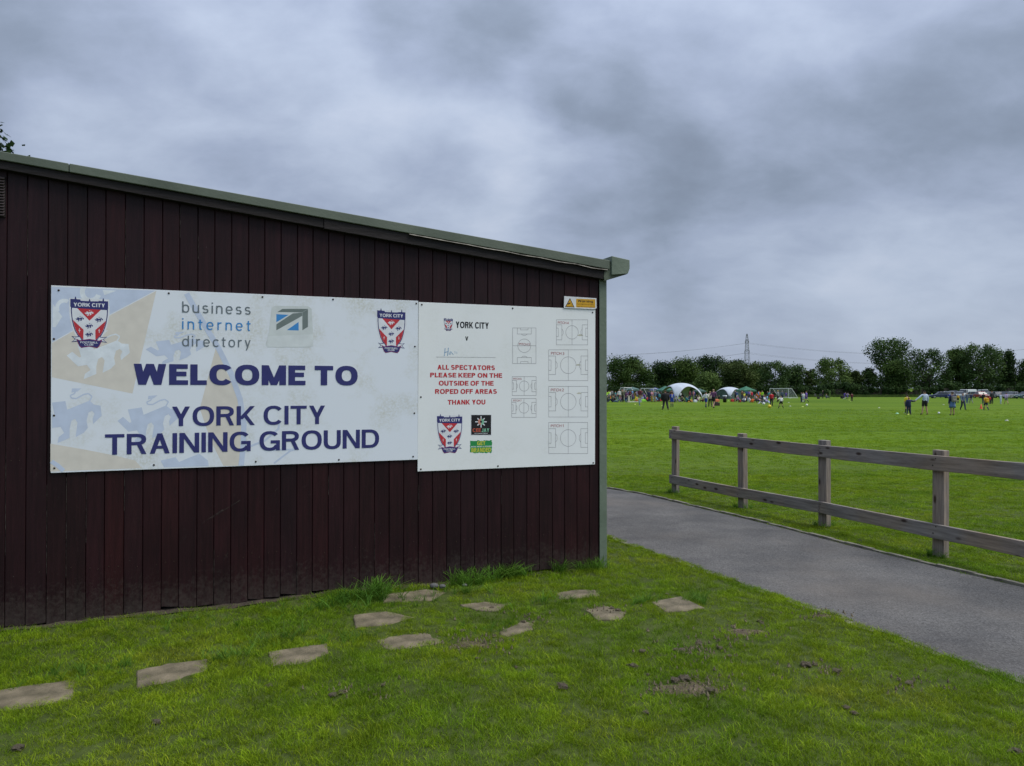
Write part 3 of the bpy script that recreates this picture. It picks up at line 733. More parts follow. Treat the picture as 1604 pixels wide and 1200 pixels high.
# a walking heraldic lion facing left, in the unit square (x right, y down), drawn with facets
LION = [(0, .44), (.09, .36), (.20, .50), (.23, .49), (.17, .20), (.40, .17), (.43, .34), (.80, .16), (.87, .24), (.98, .26), (1.0, .46), (.86, .62),
        (.85, .52), (.88, .42), (.84, .36), (.78, .40), (.75, .56), (.77, .70), (.70, .80), (.57, .88), (.60, .60), (.56, .52), (.50, .56), (.47, .72), (.47, .90), (.27, 1.0), (.29, .88), (.38, .80), (.32, .68), (.18, .70)]
LTAIL = [(.80, .17), (.84, .08), (.78, .02), (.70, .04), (.58, .12), (.50, .11), (.48, .06), (.55, .02), (.57, -.03)]
def lion(box, tail=.018):
    x0, y0, x1, y1 = box
    f = lambda p: (x0 + (x1 - x0) * p[0], y0 + (y1 - y0) * p[1])
    P = [[f(p) for p in LION]]
    for a, b in zip(LTAIL[:-1], LTAIL[1:]):
        a, b = f(a), f(b); w = tail * (x1 - x0); dx, dy = b[0] - a[0], b[1] - a[1]; l = math.hypot(dx, dy) or 1; n = (-dy / l * w / 2, dx / l * w / 2)
        P.append([(a[0] + n[0], a[1] + n[1]), (a[0] - n[0], a[1] - n[1]), (b[0] - n[0], b[1] - n[1]), (b[0] + n[0], b[1] + n[1])])
    P.append([f((.51, -.08)), f((.66, -.08)), f((.60, -.02)), f((.50, .0))])
    return P
def crest(s, box_px, full=True):
    """club crest inside the pixel box (x0, y0, x1, y1)"""
    x0, y0, x1, y1 = box_px; a = s.w(x0, (y0 + y1) / 2); b = s.w(x1, (y0 + y1) / 2); t = s.w((x0 + x1) / 2, y0); bt = s.w((x0 + x1) / 2, y1)
    def f(p): return (a[0] + (b[0] - a[0]) * (p[0] - 215) / 650.0, t[1] + (bt[1] - t[1]) * (p[1] - 165) / 870.0)
    F = lambda P: [[f(p) for p in q] for q in P]
    half = [(545, 915), (440, 905), (395, 865), (350, 815), (310, 745), (282, 670), (262, 590), (248, 500), (242, 420), (242, 350)]
    def shield(g):
        L_ = [(545 - (545 - x) * g, 600 + (y - 600) * g) for x, y in half]
        return L_ + [(1090 - x, y) for x, y in reversed(L_[1:])]
    cr = s.put('crest', F([shield(1.045)]), NAVY, 5)
    s.put('halo', F([shield(1.14), [(200, 198), (880, 198), (880, 375), (200, 375)]]), WHITEP, 4, cr)
    s.put('shield_field', F([shield(0.985)]), WHITEP, 7, cr)
    s.put('red_field', F([[(325, 355), (765, 355), (545, 572)], [(262, 565), (445, 728), (442, 897), (400, 862), (355, 812), (316, 742), (288, 668)],
                          [(828, 565), (645, 728), (648, 897), (690, 862), (735, 812), (774, 742), (802, 668)]]), RED, 8, cr)
    s.put('banner', F([[(218, 210), (388, 215), (392, 237), (545, 240), (697, 237), (700, 228), (865, 230), (865, 355), (845, 382), (545, 372), (235, 362), (218, 335)],
                       [(290, 212), (297, 180), (305, 165), (313, 180), (320, 214)], [(530, 239), (537, 208), (545, 193), (553, 208), (560, 239)], [(766, 230), (772, 190), (780, 173), (788, 190), (794, 230)]]), NAVY, 9, cr)
    s.put('ribbon', F([[(238, 838), (305, 850), (385, 838), (425, 905), (425, 945), (330, 930), (238, 942), (300, 890)],
                       [(852, 838), (785, 850), (705, 838), (665, 905), (665, 945), (760, 930), (852, 942), (790, 890)]]), NAVY, 9.6, cr)
    s.put('ribbon_face', F([[(262, 852), (310, 862), (378, 852), (412, 905), (412, 930), (330, 916), (262, 928), (318, 890)],
                       [(828, 852), (780, 862), (712, 852), (678, 905), (678, 930), (760, 916), (828, 928), (772, 890)]]), WHITEP, 10.4, cr)
    MAG = paint('magenta_print', (0.22, 0.02, 0.12))
    s.put('name_scroll', F([[(318, 882), (380, 908), (545, 882), (710, 908), (772, 882), (718, 1002), (680, 1036), (545, 1012), (410, 1036), (372, 1002)]]), MAG, 11.2, cr)
    s.put('name_scroll', F([[(336, 902), (385, 918), (545, 893), (705, 918), (754, 902), (708, 995), (674, 1024), (545, 1000), (416, 1024), (382, 995)]]), NAVY, 12, cr)
    s.put('lion', F(lion((460, 402, 612, 492))), WHITEP, 9.4, cr)
    for bx in ((305, 505, 450, 592), (632, 510, 777, 597), (468, 622, 605, 710), (468, 765, 605, 853)):
        s.put('lion', F(lion(bx)), NAVY, 9.4, cr)
    for cx in (375, 713):
        s.put('cross', F([[(cx - 4, 708), (cx + 4, 708), (cx + 4, 775), (cx - 4, 775)], [(cx - 18, 736), (cx + 18, 736), (cx + 18, 744), (cx - 18, 744)]]), WHITEP, 9.4, cr)
    q0, q1 = f((275, 336)), f((808, 272))
    s.text('lettering', 'YORK CITY', q0[0], q1[0], q0[1], q1[1], WHITEP, 11, bold=.20, parent=cr)
    q0, q1 = f((392, 958)), f((690, 926)); s.text('lettering', 'FOOTBALL', q0[0], q1[0], q0[1], q1[1], WHITEP, 13, bold=.18, parent=cr)
    q0, q1 = f((460, 995)), f((615, 963)); s.text('lettering', 'CLUB', q0[0], q1[0], q0[1], q1[1], WHITEP, 13, bold=.18, parent=cr)
    return cr

# ---- the welcome board
wb = sign_root('sign_board', 'large weathered white welcome board with faded crest pattern, screwed to the dark boards', (79, 741), .014)
s = Sign(wb, .014)
WBC = [(79.5, 741), (654.2, 720), (655, 471.3), (80, 447)]
panel_mesh(s, WBC, .010, 'panel', M_WHITE_OLD)
FB = paint('faded_blue_print', (0.53, 0.61, 0.75), .45, .03); FT = paint('faded_tan_print', (0.66, 0.63, 0.56), .45, .025); FW = paint('faded_white_print', (0.70, 0.76, 0.80), .45, .06)
def pp(P): return [s.w(*p) for p in P]
s.put('faded_pattern', [pp([c5(*p) for p in [(38, 70), (628, 92), (375, 225), (210, 290), (42, 385)]])], FB, 1)
s.put('faded_pattern', [pp([c5(*p) for p in [(636, 93), (500, 678), (40, 585), (40, 392), (210, 296), (375, 232)]]),
                        pp([(338, 545), (356, 585), (372, 615), (379, 660), (374, 729.5), (350, 730), (330, 690), (313, 640)]),
                        pp([c4(*p) for p in [(48, 508), (350, 560), (610, 612), (760, 650), (812, 712), (400, 728), (48, 742)]])], FT, 1)
def ring(cx, cy, r, w, a0, a1, n=14):
    o_ = [(cx + r * math.cos(R(a0 + (a1 - a0) * i / n)), cy + r * math.sin(R(a0 + (a1 - a0) * i / n))) for i in range(n + 1)]
    i_ = [(cx + (r - w) * math.cos(R(a0 + (a1 - a0) * i / n)), cy + (r - w) * math.sin(R(a0 + (a1 - a0) * i / n))) for i in range(n + 1)]
    return o_ + i_[::-1]
s.put('faded_pattern', [pp([c5(p[0], max(p[1], 78)) for p in ring(262, 100, 62, 28, 20, 215)]), pp([c5(*p) for p in ring(112, 190, 52, 22, 150, 300)]),
                        pp([c5(*p) for p in [(45, 165), (100, 240), (62, 300), (45, 300)]]), pp([c5(*p) for p in [(330, 88), (410, 92), (340, 118)]])], FW, 2)
def blion(box, m, lay):                      # lion seen in the tilted pattern; box in crop units of c5
    P = []
    for q in lion(box, .022): P.append(pp([c5(x, y - (x - box[0]) * .06) for x, y in q]))
    return s.put('faded_lion', P, m, lay)
blion((125, 352, 485, 602), FW, 3)
blion((415, 722, 760, 975), FB, 3)
blion((575, 352, 912, 520), FB, 3)
P = [[(max(x, 41), y) for x, y in q] for q in lion((-20, 672, 325, 960), .022)]
s.put('faded_lion', [pp([c5(x, y) for x, y in q]) for q in P], FB, 3)
P = [[(x, min(y, 1096)) for x, y in q] for q in lion((660, 1022, 935, 1200), .022)[:1]]
s.put('faded_lion', [pp([c5(*p) for p in [(660, 1060), (745, 1040), (765, 1068), (880, 1020), (930, 1060), (935, 1092), (680, 1098)]])], FB, 3)
ln = lambda pts, w: s.line(pp(pts), w)
s.put('faded_pattern', ln([(293.5, 462), (315, 500), (342, 545), (362, 585), (376, 625), (382, 665), (381, 700), (378, 727)], .040) + ln([c4(*p) for p in [(66, 662), (110, 692), (150, 728)]], .030)
      + ln([(390, 700), (415, 690), (436, 672), (438, 660)], .016) + ln([(430, 725), (455, 706), (462, 704), (415, 705)], .014), FB, 4.5)
lt = s
lt.tpx('lettering', 'WELCOME TO', 209.3, 560.2, 569.7, 602.7, 603.6, NAVY, 20, bold=.245)
lt.tpx('lettering', 'YORK CITY', 269.4, 509, 636.3, 667, 664.6, NAVY, 20, bold=.175)
lt.tpx('lettering', 'TRAINING GROUND', 164.3, 593.8, 680.3, 712.6, 701.2, NAVY, 20, bold=.175)
for txt, t0, b0, b1, m_ in (('business', 473.2, 490.5, 491.9, GREYP), ('internet', 499.3, 516.6, 517.5, BLUEP), ('directory', 526.3, 542.8, 543.8, GREYP)):
    lt.tpx('lettering', txt, 285.3, 392.6, t0, b0, b1, m_, 20, bold=.115, track=True)
# the directory firm's arrow mark
lg = s.put('arrow_logo', [pp([c6(*p) for p in [(238, 190), (258, 178), (445, 180), (466, 196), (474, 330), (474, 405), (455, 415), (215, 415), (205, 395), (222, 330)]])], paint('pale_grey_green_print', (.60, .65, .64)), 6)
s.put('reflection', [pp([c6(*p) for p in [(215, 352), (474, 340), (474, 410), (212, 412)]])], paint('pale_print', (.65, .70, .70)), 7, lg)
s.put('arrow', [pp([c6(*p) for p in q]) for q in ([(300, 196), (445, 196), (413, 216), (270, 214)], [(445, 197), (445, 298), (413, 318), (413, 217)], [(358, 222), (412, 217), (412, 236), (265, 318), (265, 284)])], paint('dark_grey_green_print', (.16, .20, .19)), 8, lg)
s.put('arrow_wing', [pp([c6(*p) for p in q]) for q in ([(265, 226), (335, 230), (265, 272)], [(392, 270), (392, 319), (325, 317)])], BLUEP, 8, lg)
crest(s, (109.7, 465, 169.3, 545)); crest(s, (590.5, 483.3, 635, 553))
screws(s, [c5(*p) for p in ((80, 90), (707, 107), (53, 367), (53, 803), (55, 1103), (622, 1085))] + [c6(*p) for p in ((186, 128), (588, 142), (1062, 165), (1054, 410), (1051, 790), (1044, 1037), (621, 1055), (148, 1066))], M_SCREW)

# ---- the pitch plan board
pb = sign_root('pitch_plan_board', 'clean white notice board with red notice and pitch plans, next to the corner post', (654, 738.7), .012)
s = Sign(pb, .012)
panel_mesh(s, [(654.2, 738.7), (932, 727.5), (932.6, 484.6), (655.7, 473.2)], .008, 'panel', M_WHITE_NEW)
def t7(txt, xl, xr, tl, b, m_, bold, br=None, **k):
    (x0, y0_), (x1, y1_) = c7(xl, tl), c7(xr, b); yb = c7(0, b)[1]; ybr = c7(0, br or b)[1]
    return s.tpx('lettering', txt, x0, x1, y0_, yb, ybr, m_, 8, bold=bold, **k)
t7('YORK CITY', 296, 502, 217, 257, BLACKP, .215, 258); t7('V', 355, 374, 308, 334, BLACKP, .20)
t7('ALL SPECTATORS', 181, 541, 487, 517, RED, .225, 518); t7('PLEASE KEEP ON THE', 135, 586, 536, 565, RED, .225, 566)
t7('OUTSIDE OF THE', 189, 533, 587, 617, RED, .225, 615); t7('ROPED OFF AREAS', 166, 553, 638, 668, RED, .225, 667); t7('THANK YOU', 245, 481, 705, 735, RED, .225, 734)
pen = paint('faded_blue_pen', (0.22, 0.38, 0.55)); thin = paint('thin_grey_print', (0.22, 0.21, 0.22))
q7 = lambda P: [s.w(*c7(*p)) for p in P]
s.put('handwriting', s.line(q7([(229, 382), (227, 405), (224, 430)]), .006) + s.line(q7([(249, 380), (248, 404), (244, 428)]), .006) + s.line(q7([(228, 408), (249, 402)]), .006)
      + s.line(q7([(262, 402), (254, 418), (262, 420), (266, 404), (280, 422)]), .004) + s.line(q7([(290, 400), (291, 414)]), .003) + s.line(q7([(302, 404), (303, 416)]), .003), pen, 8)
s.put('writing_line', s.line(q7([(172, 437), (545, 440)]), .0022), thin, 8)
def circle7(cx, cy, rx, ry, n=32, a0=0, a1=360): return [(cx + rx * math.cos(R(a0 + (a1 - a0) * i / n)), cy + ry * math.sin(R(a0 + (a1 - a0) * i / n))) for i in range(n + 1)]
LW = .0025
REDT = paint('dull_red_print', (0.36, 0.05, 0.06))
def pitch_plan(x0, y0_, x1, y1_, label, lx0, lx1, ly0, ly1, vert=False):
    w, h = x1 - x0, y1_ - y0_; P = []
    def pl(pts): P.extend(s.line(q7(pts), LW))
    pl([(x0, y0_), (x1, y0_), (x1, y1_), (x0, y1_), (x0, y0_)])
    cx, cy = (x0 + x1) / 2, (y0_ + y1_) / 2
    if vert:
        pl([(x0, cy), (x1, cy)]); pl(circle7(cx, cy, w * .28, w * .29))
        for sg, ye in ((1, y0_), (-1, y1_)):
            pl([(x0 + w * .2, ye), (x0 + w * .2, ye + sg * h * .17), (x1 - w * .2, ye + sg * h * .17), (x1 - w * .2, ye)])
            pl([(x0 + w * .34, ye), (x0 + w * .34, ye + sg * h * .055), (x1 - w * .34, ye + sg * h * .055), (x1 - w * .34, ye)])
            pl([(cx - w * .13, ye + sg * h * .17), (cx - w * .06, ye + sg * h * .205), (cx + w * .06, ye + sg * h * .205), (cx + w * .13, ye + sg * h * .17)])
    else:
        pl([(cx, y0_), (cx, y1_)]); pl(circle7(cx, cy, w * .20, w * .215))
        for sg, xe in ((1, x0), (-1, x1)):
            pl([(xe, y0_ + h * .2), (xe + sg * w * .175, y0_ + h * .2), (xe + sg * w * .175, y1_ - h * .2), (xe, y1_ - h * .2)])
            pl([(xe, y0_ + h * .33), (xe + sg * w * .06, y0_ + h * .33), (xe + sg * w * .06, y1_ - h * .33), (xe, y1_ - h * .33)])
            pl([(xe + sg * w * .175, cy - h * .14), (xe + sg * w * .215, cy - h * .06), (xe + sg * w * .215, cy + h * .06), (xe + sg * w * .175, cy + h * .14)])
    g = s.put('pitch_plan', P, thin, 6)
    (ax, ay), (bx, by) = c7(lx0, ly0), c7(lx1, ly1)
    s.tpx('lettering', label, ax, bx, ay, by, by, REDT, 8, bold=.13, parent=g)
pitch_plan(652, 255, 798, 478, 'PITCH 5', 692, 760, 350, 364, True)
pitch_plan(926, 204, 1122, 361, 'PITCH 4', 935, 1003, 215, 230)
pitch_plan(878, 392, 1123, 585, 'PITCH 3', 892, 975, 406, 423)
pitch_plan(878, 621, 1123, 813, 'PITCH 2', 891, 972, 635, 652)
pitch_plan(878, 847, 1122, 1042, 'PITCH 1', 891, 971, 860, 876)
pitch_plan(649, 560, 799, 678, 'PITCH 6', 656, 708, 568, 580)
pitch_plan(646, 697, 799, 815, 'PITCH 7', 656, 707, 704, 716)
sm = paint('faint_rub_mark', (.52, .52, .42))
for (cx, cy, rx, ry) in ((1077, 300, 16, 6), (1063, 486, 15, 5), (1068, 664, 14, 5)):
    s.put('rub_mark', [q7([(cx + rx * math.cos(a) * (1 + .3 * math.sin(3 * a)), cy + ry * math.sin(a)) for a in [i * .45 for i in range(14)]])], sm, 5)
crest(s, (684.3, 648.3, 724, 710)); crest(s, (695.3, 498, 709.2, 518.3))
# sponsor panel with the wheel, and the green one
cj = s.put('sponsor_square', [q7([(393, 800), (517, 800), (517, 925), (392, 925)])], BLACKP, 6)
s.put('sponsor_border', [q7([(390, 797), (520, 797), (520, 928), (389, 928)])], WHITEP, 5, cj)
ORG = paint('orange_red_print', (.50, .10, .06)); MINT = paint('mint_print', (.20, .48, .32)); SAL = paint('salmon_print', (.55, .24, .18))
def t7p(txt, x0, x1, y0_, y1_, m_, lay, par, bold):
    (ax, ay), (bx, by) = c7(x0, y0_), c7(x1, y1_); s.tpx('lettering', txt, ax, bx, ay, by, by, m_, lay, bold=bold, parent=par)
t7p('CEE', 401, 454, 884, 907, ORG, 8, cj, .22); t7p('JAY', 457, 505, 884, 907, MINT, 8, cj, .22); t7p('THE PREMIUM COMPANY', 411, 497, 913, 918, WHITEP, 8, cj, .16)
for i in range(8):
    a = i * 45; r0, r1 = 20, (34 if i % 2 == 0 else 30)
    s.put('wheel_spoke', s.line(q7([(454 + r0 * math.cos(R(a)), 843 + r0 * math.sin(R(a))), (454 + r1 * math.cos(R(a)), 843 + r1 * math.sin(R(a)))]), .009), WHITEP, 8, cj)
s.put('wheel_ring', [q7(ring(454, 843, 20, 13, 90, 270))], SAL, 8, cj); s.put('wheel_ring', [q7(ring(454, 843, 20, 13, -90, 90))], MINT, 8, cj)
gr = random.Random(5); pts = []
for i in range(18): pts.append((386 + 136 * i / 17, 961 + gr.uniform(-4, 3)))
for i in range(8): pts.append((523 + gr.uniform(-4, 1), 965 + 68 * i / 7))
for i in range(18): pts.append((522 - 136 * i / 17, 1036 + gr.uniform(-3, 4)))
for i in range(8): pts.append((386 + gr.uniform(-2, 3), 1033 - 68 * i / 7))
gb = s.put('sponsor_patch', [q7(pts)], paint('green_print', (.02, .26, .07)), 6)
YEL = paint('yellow_print', (.50, .52, .06))
t7p('GET', 429, 481, 965, 989, YEL, 8, gb, .24); t7p('BRANDED', 393, 516, 1006, 1033, YEL, 8, gb, .24); t7p('WORK WEAR & LEISURE', 391, 517, 994, 1002, WHITEP, 8, gb, .2)
screws(s, [c7(*p) for p in ((83, 109), (652, 132), (1153, 158), (77, 688), (77, 1140), (560, 1120), (1157, 1100))], M_SCREW)

# ---- the small warning sign above it
ws = sign_root('warning_sign', 'small yellow and white warning sign above the corner of the notice board', (883, 482.5), .021)
s = Sign(ws, .021)
c3 = lambda x, y: (x / 26.73 + 880, y / 26.73 + 460)
q3 = lambda P: [s.w(*c3(*p)) for p in P]
panel_mesh(s, [c3(*p) for p in ((92, 595), (1380, 655), (1462, 610), (1452, 195), (100, 105))], .006, 'panel', paint('white_plastic', (.70, .72, .72)))
AMB = paint('amber_print', (.60, .33, .015))
s.put('amber_field', [q3([(600, 212), (1400, 238), (1400, 598), (598, 572)])], AMB, 2)
s.put('triangle', [q3([(342, 180), (132, 562), (538, 580)])], BLACKP, 2); s.put('triangle', [q3([(342, 240), (185, 532), (490, 545)])], AMB, 3)
s.put('camera_symbol', [q3([(245, 420), (345, 370), (378, 385), (365, 410), (270, 462), (248, 450)]), q3([(385, 470), (450, 475), (450, 490), (385, 486)])], BLACKP, 4)
for txt, x0, x1, t0, b0, b1, bo in (('Warning', 672, 1305, 255, 352, 378, .17), ('These premises are under', 625, 1335, 412, 450, 478, .12), ('24 hr CCTV surveillance', 625, 1370, 520, 556, 582, .12)):
    (ax, ay), (bx, by) = c3(x0, t0), c3(x1, b1)
    s.tpx('lettering', txt, ax, bx, ay, c3(0, b0)[1], by, BLACKP, 4, bold=bo)

# ------------------------------------------------------------------ stepping slabs in the lawn
def c1(x, y): return (x / 2.673, y / 2.673 + 840)
def c2(x, y): return (x / 2.506 + 520, y / 2.506 + 840)
SLABS = [([c1(-60, 625), c1(150, 592), c1(318, 574), c1(300, 655), c1(0, 705), c1(-90, 712)], 'buff slab cut off by the edge of the lawn view, nearest to the camera'),
         ([c1(575, 545), c1(700, 520), c1(872, 498), c1(866, 575), c1(640, 605), c1(568, 618)], 'second buff slab of the curved row, clean edged, in short grass'),
         ([c1(1125, 480), c1(1250, 460), c1(1366, 444), c1(1378, 506), c1(1250, 530), c1(1130, 540)], 'third buff slab of the row, with thick grass on both its ends'),
         ([c2(172, 406), c2(280, 385), c2(370, 377), c2(445, 415), c2(330, 435), c2(215, 447)], 'pointed buff slab just in front of the brown earth patch'),
         ([c2(86, 310), c2(212, 296), c2(322, 320), c2(230, 345), c2(90, 358)], 'pale slab left of the grass tufts, behind the pointed slab'),
         ([c2(190, 226), c2(370, 207), c2(502, 226), c2(492, 258), c2(330, 252), c2(200, 258)], 'long slab lying against the foot of the clubhouse wall'),
         ([c2(498, 275), c2(600, 264), c2(684, 275), c2(650, 300), c2(560, 296)], 'thin sliver of slab between the wall slab and the lawn tufts'),
         ([c2(655, 378), c2(740, 334), c2(794, 343), c2(782, 367), c2(680, 392)], 'small slab half buried under loose dark turf'),
         ([c2(880, 228), c2(960, 214), c2(1034, 215), c2(1054, 240), c2(900, 252)], 'narrow slab close to the corner post of the clubhouse'),
         ([c2(996, 297), c2(1080, 283), c2(1154, 310), c2(1132, 336), c2(1040, 338)], 'slab with a dark strip of turf torn along its back edge'),
         ([c2(1255, 266), c2(1370, 242), c2(1464, 288), c2(1390, 300), c2(1308, 304)], 'slab nearest the path, with a pale fleck on its top')]
M_SLAB = mat('worn_concrete_slab', (0.060, 0.052, 0.030), .92, scale=7, bump=.5, bscale=60, col2=(0.200, 0.166, 0.110))
SLAB_POLYS = []
srnd = random.Random(4)
for px, lab in SLABS:
    pts = [G(*p, z=0.0) for p in px]; c = sum(pts, Vector()) / len(pts)
    ring_ = []
    n = len(pts)
    for i in range(n):                                   # roughen the outline
        a, b = pts[i], pts[(i + 1) % n]
        for k_ in range(4):
            p = a.lerp(b, k_ / 4); j = .010 if k_ else .006
            ring_.append(Vector((p.x + srnd.uniform(-j, j), p.y + srnd.uniform(-j, j), 0)))
    SLAB_POLYS.append(np.array([(p.x, p.y) for p in ring_]))
    z0 = float(hgt(c.x, c.y)); top = z0 + .016
    mb = MB(); m_ = len(ring_)
    rot = srnd.uniform(0, 6)
    vs = [(p.x - c.x, p.y - c.y, -.05) for p in ring_] + [((p.x - c.x), (p.y - c.y), .001) for p in ring_] + \
         [((p.x - c.x) * .965, (p.y - c.y) * .965, .0065 + srnd.uniform(-.001, .001)) for p in ring_] + [(0, 0, .008)]
    fs = [(i, (i + 1) % m_, m_ + (i + 1) % m_, m_ + i) for i in range(m_)] + [(m_ + i, m_ + (i + 1) % m_, 2 * m_ + (i + 1) % m_, 2 * m_ + i) for i in range(m_)] + \
         [(2 * m_ + i, 2 * m_ + (i + 1) % m_, 3 * m_) for i in range(m_)]
    mb.add(vs, fs); mb.build('stepping_stone', M_SLAB, loc=(c.x, c.y, z0), label=lab, cat='stepping stone', group='slabs set in the lawn below the sign boards')

# ------------------------------------------------------------------ bare earth and loose clods
M_EARTH = mat('bare_earth', (0.055, 0.040, 0.026), .95, scale=18, bump=1.0, bscale=50, col2=(0.125, 0.095, 0.062))
M_CLOD = mat('dry_turf_clod', (0.110, 0.088, 0.055), .95, scale=40, bump=1.0, bscale=120, col2=(0.26, 0.215, 0.145))
EARTH = []   # (centre, rx, ry)
for (px, py, rx, ry, lab) in ((1078, 1079, .21, .13, 'largest bare patch of brown earth with dug up clods around it'), (738, 1010, .16, .10, 'brown scraped earth beside the pointed slab'),
                         (1170, 990, .16, .06, 'thin scrape of earth close to the path'), (1292, 965, .10, .035, 'small scrape of earth at the path edge'),
                         (100, 1172, .0, .0, ''), (905, 1006, .12, .07, ''), (1210, 1005, .1, .05, ''), (1085, 1150, .14, .06, '')):
    if rx == 0: continue
    c = GH(px, py); EARTH.append((c, rx, ry))
    if not lab: continue
    vs = [(0, 0, .012)]; nn = 22
    for r_ in (.55, 1.0):
        for i in range(nn):
            a = 2 * math.pi * i / nn; f = r_ * (1 + .25 * math.sin(3 * a + px) + .12 * math.sin(7 * a))
            vs.append((rx * f * math.cos(a), ry * f * math.sin(a), .012 - .016 * r_ ** 2 + srnd.uniform(-.003, .003)))
    fs = [(0, 1 + i, 1 + (i + 1) % nn) for i in range(nn)] + [(1 + i, 1 + nn + i, 1 + nn + (i + 1) % nn, 1 + (i + 1) % nn) for i in range(nn)]
    obj('earth_patch', mesh_from('earth_patch', vs, fs, (M_EARTH,), smooth=True), loc=c, label=lab, cat='earth patch', kind='stuff')
def clod_mesh(seed):
    r_ = random.Random(seed); bm = bmesh.new(); bmesh.ops.create_icosphere(bm, subdivisions=2, radius=1)
    for v in bm.verts:
        f = 1 + .35 * math.sin(v.co.x * 5 + seed) * math.sin(v.co.y * 4 + seed * 2) + r_.uniform(-.22, .28)
        v.co = Vector((v.co.x * f, v.co.y * f, max(v.co.z * f * .62, -.35)))
    # stalks of dead grass sticking out
    for k_ in range(26):
        a = r_.uniform(0, 6.28); d = Vector((math.cos(a), math.sin(a), r_.uniform(.1, .9))).normalized(); p = d * .7; q = d * r_.uniform(1.2, 1.75) + Vector((0, 0, r_.uniform(-.3, .1)))
        s_ = d.cross(Vector((0, 0, 1))).normalized() * .06
        bm.faces.new([bm.verts.new(p - s_), bm.verts.new(p + s_), bm.verts.new(q)])
    me = bpy.data.meshes.new('clod'); bm.to_mesh(me); bm.free(); me.materials.append(M_CLOD); return me
CM = [clod_mesh(i) for i in range(5)]
clods = [(990, 1048, .045), (881, 1082, .055), (1006, 1024, .042), (1012, 1120, .028), (1067, 1022, .045), (1095, 1008, .038), (1058, 1020, .035), (1072, 1026, .028), (1128, 1015, .035),
         (1143, 1028, .030), (1100, 1042, .022), (1262, 1043, .055), (1310, 1053, .045), (1424, 1072, .04), (1045, 932, .028), (1590, 1180, .045), (245, 1128, .04), (28, 1165, .045), (422, 1074, .03),
         (520, 1090, .04), (535, 1085, .035), (600, 1075, .028), (748, 1035, .025), (808, 1048, .022), (725, 990, .04), (1058, 1070, .05), (1072, 1068, .06), (1113, 1086, .045), (770, 955, .03),
         (968, 960, .04), (958, 957, .035), (820, 975, .035), (1015, 1060, .02), (1190, 975, .03), (1325, 1110, .035), (1338, 1118, .03)]
CLOD_LABEL = {0: 'round dark clod of turf between the long slabs and the bare earth patch', 1: 'flat shaggy turf clod alone in front of the half buried slab', 2: 'flattish clod just below the slab with torn turf', 3: 'small pale clod below the largest bare earth patch',
              11: 'large clod on the lawn towards the path, left of its pair', 12: 'clod on the lawn towards the path, right of its pair', 13: 'lone clod closest to the asphalt path', 14: 'clod at the back edge of the slab nearest the path',
              15: 'big shaggy clod at the bottom corner of the lawn below the path', 16: 'flat clod below the second slab of the curved row', 17: 'dark clod in the bottom corner below the cut off slab', 18: 'clod directly below the third slab of the row',
              24: 'turf heap beside the pointed slab', 25: 'clod at the back of the largest bare earth patch', 26: 'biggest clod on the largest bare earth patch', 27: 'clod at the path end of the largest bare earth patch', 28: 'clod resting on the thin sliver of slab', 29: 'longer clod on the slab with torn turf', 30: 'smaller clod on the slab with torn turf', 31: 'clod behind the small half buried slab'}
for i, (px, py, r_) in enumerate(clods):
    c = GH(px, py); o = bpy.data.objects.new('turf_clod', CM[i % 5]); COL.objects.link(o); o.location = (c.x, c.y, c.z + r_ * .24)
    o.scale = (r_ * .58, r_ * .52, r_ * .45); o.rotation_euler = (0, 0, i * 1.7)
    o['label'] = CLOD_LABEL.get(i, 'small dark clod of torn up turf among others on the lawn'); o['category'] = 'turf clod'; o['group'] = 'clods of torn turf on the lawn'
cr_ = MB(); r2_ = random.Random(9)
for (px, py, sx_, sy_, n_) in ((1085, 1080, 75, 26, 120), (1090, 1020, 70, 20, 90), (1170, 990, 60, 14, 60), (740, 1005, 50, 22, 90), (820, 970, 40, 12, 30), (950, 958, 40, 10, 40), (1285, 1050, 60, 16, 40), (560, 1085, 60, 16, 40), (1430, 1075, 60, 16, 30), (1290, 965, 50, 8, 40)):
    for i in range(n_):
        c = GH(px + r2_.gauss(0, sx_ * .55), py + r2_.gauss(0, sy_ * .55)); r_ = r2_.uniform(.004, .013); h_ = .012 + r_ * .5
        ang = r2_.uniform(0, 6.28); k3 = [(math.cos(ang + q) * r_ * r2_.uniform(.6, 1.3), math.sin(ang + q) * r_ * r2_.uniform(.6, 1.3)) for q in (0, 1.57, 3.14, 4.7)]
        cr_.add([(c.x + x_, c.y + y_, c.z + .004) for x_, y_ in k3] + [(c.x + r2_.uniform(-.3, .3) * r_, c.y + r2_.uniform(-.3, .3) * r_, c.z + h_ + r_)], [(0, 1, 4), (1, 2, 4), (2, 3, 4), (3, 0, 4)])
cr_.build('soil_crumbs', M_CLOD, kind='stuff', label='fine crumbs of dry earth and dead grass strewn around the clods', fix=False)
M_STONE = mat('grey_pebble', (.09, .09, .09), .8, var=.3, scale=20)
for (px, py, r_, lab) in ((680, 922, .038, 'pale grey pebble on the wall slab'), (693, 923, .030, 'dark flat pebble beside the pale one on the wall slab'), (728, 921, .022, 'tiny stone right of the wall slab by the tall grass')):
    c = GH(px, py); me = clod_mesh(px).copy(); bm = bmesh.new(); bmesh.ops.create_icosphere(bm, subdivisions=2, radius=1); me = bpy.data.meshes.new('pebble'); bm.to_mesh(me); bm.free()
    me.materials.append(M_STONE); o = obj('pebble', me, loc=(c.x, c.y, c.z + .028), label=lab, cat='stone'); o.scale = (r_, r_ * .8, r_ * .6)

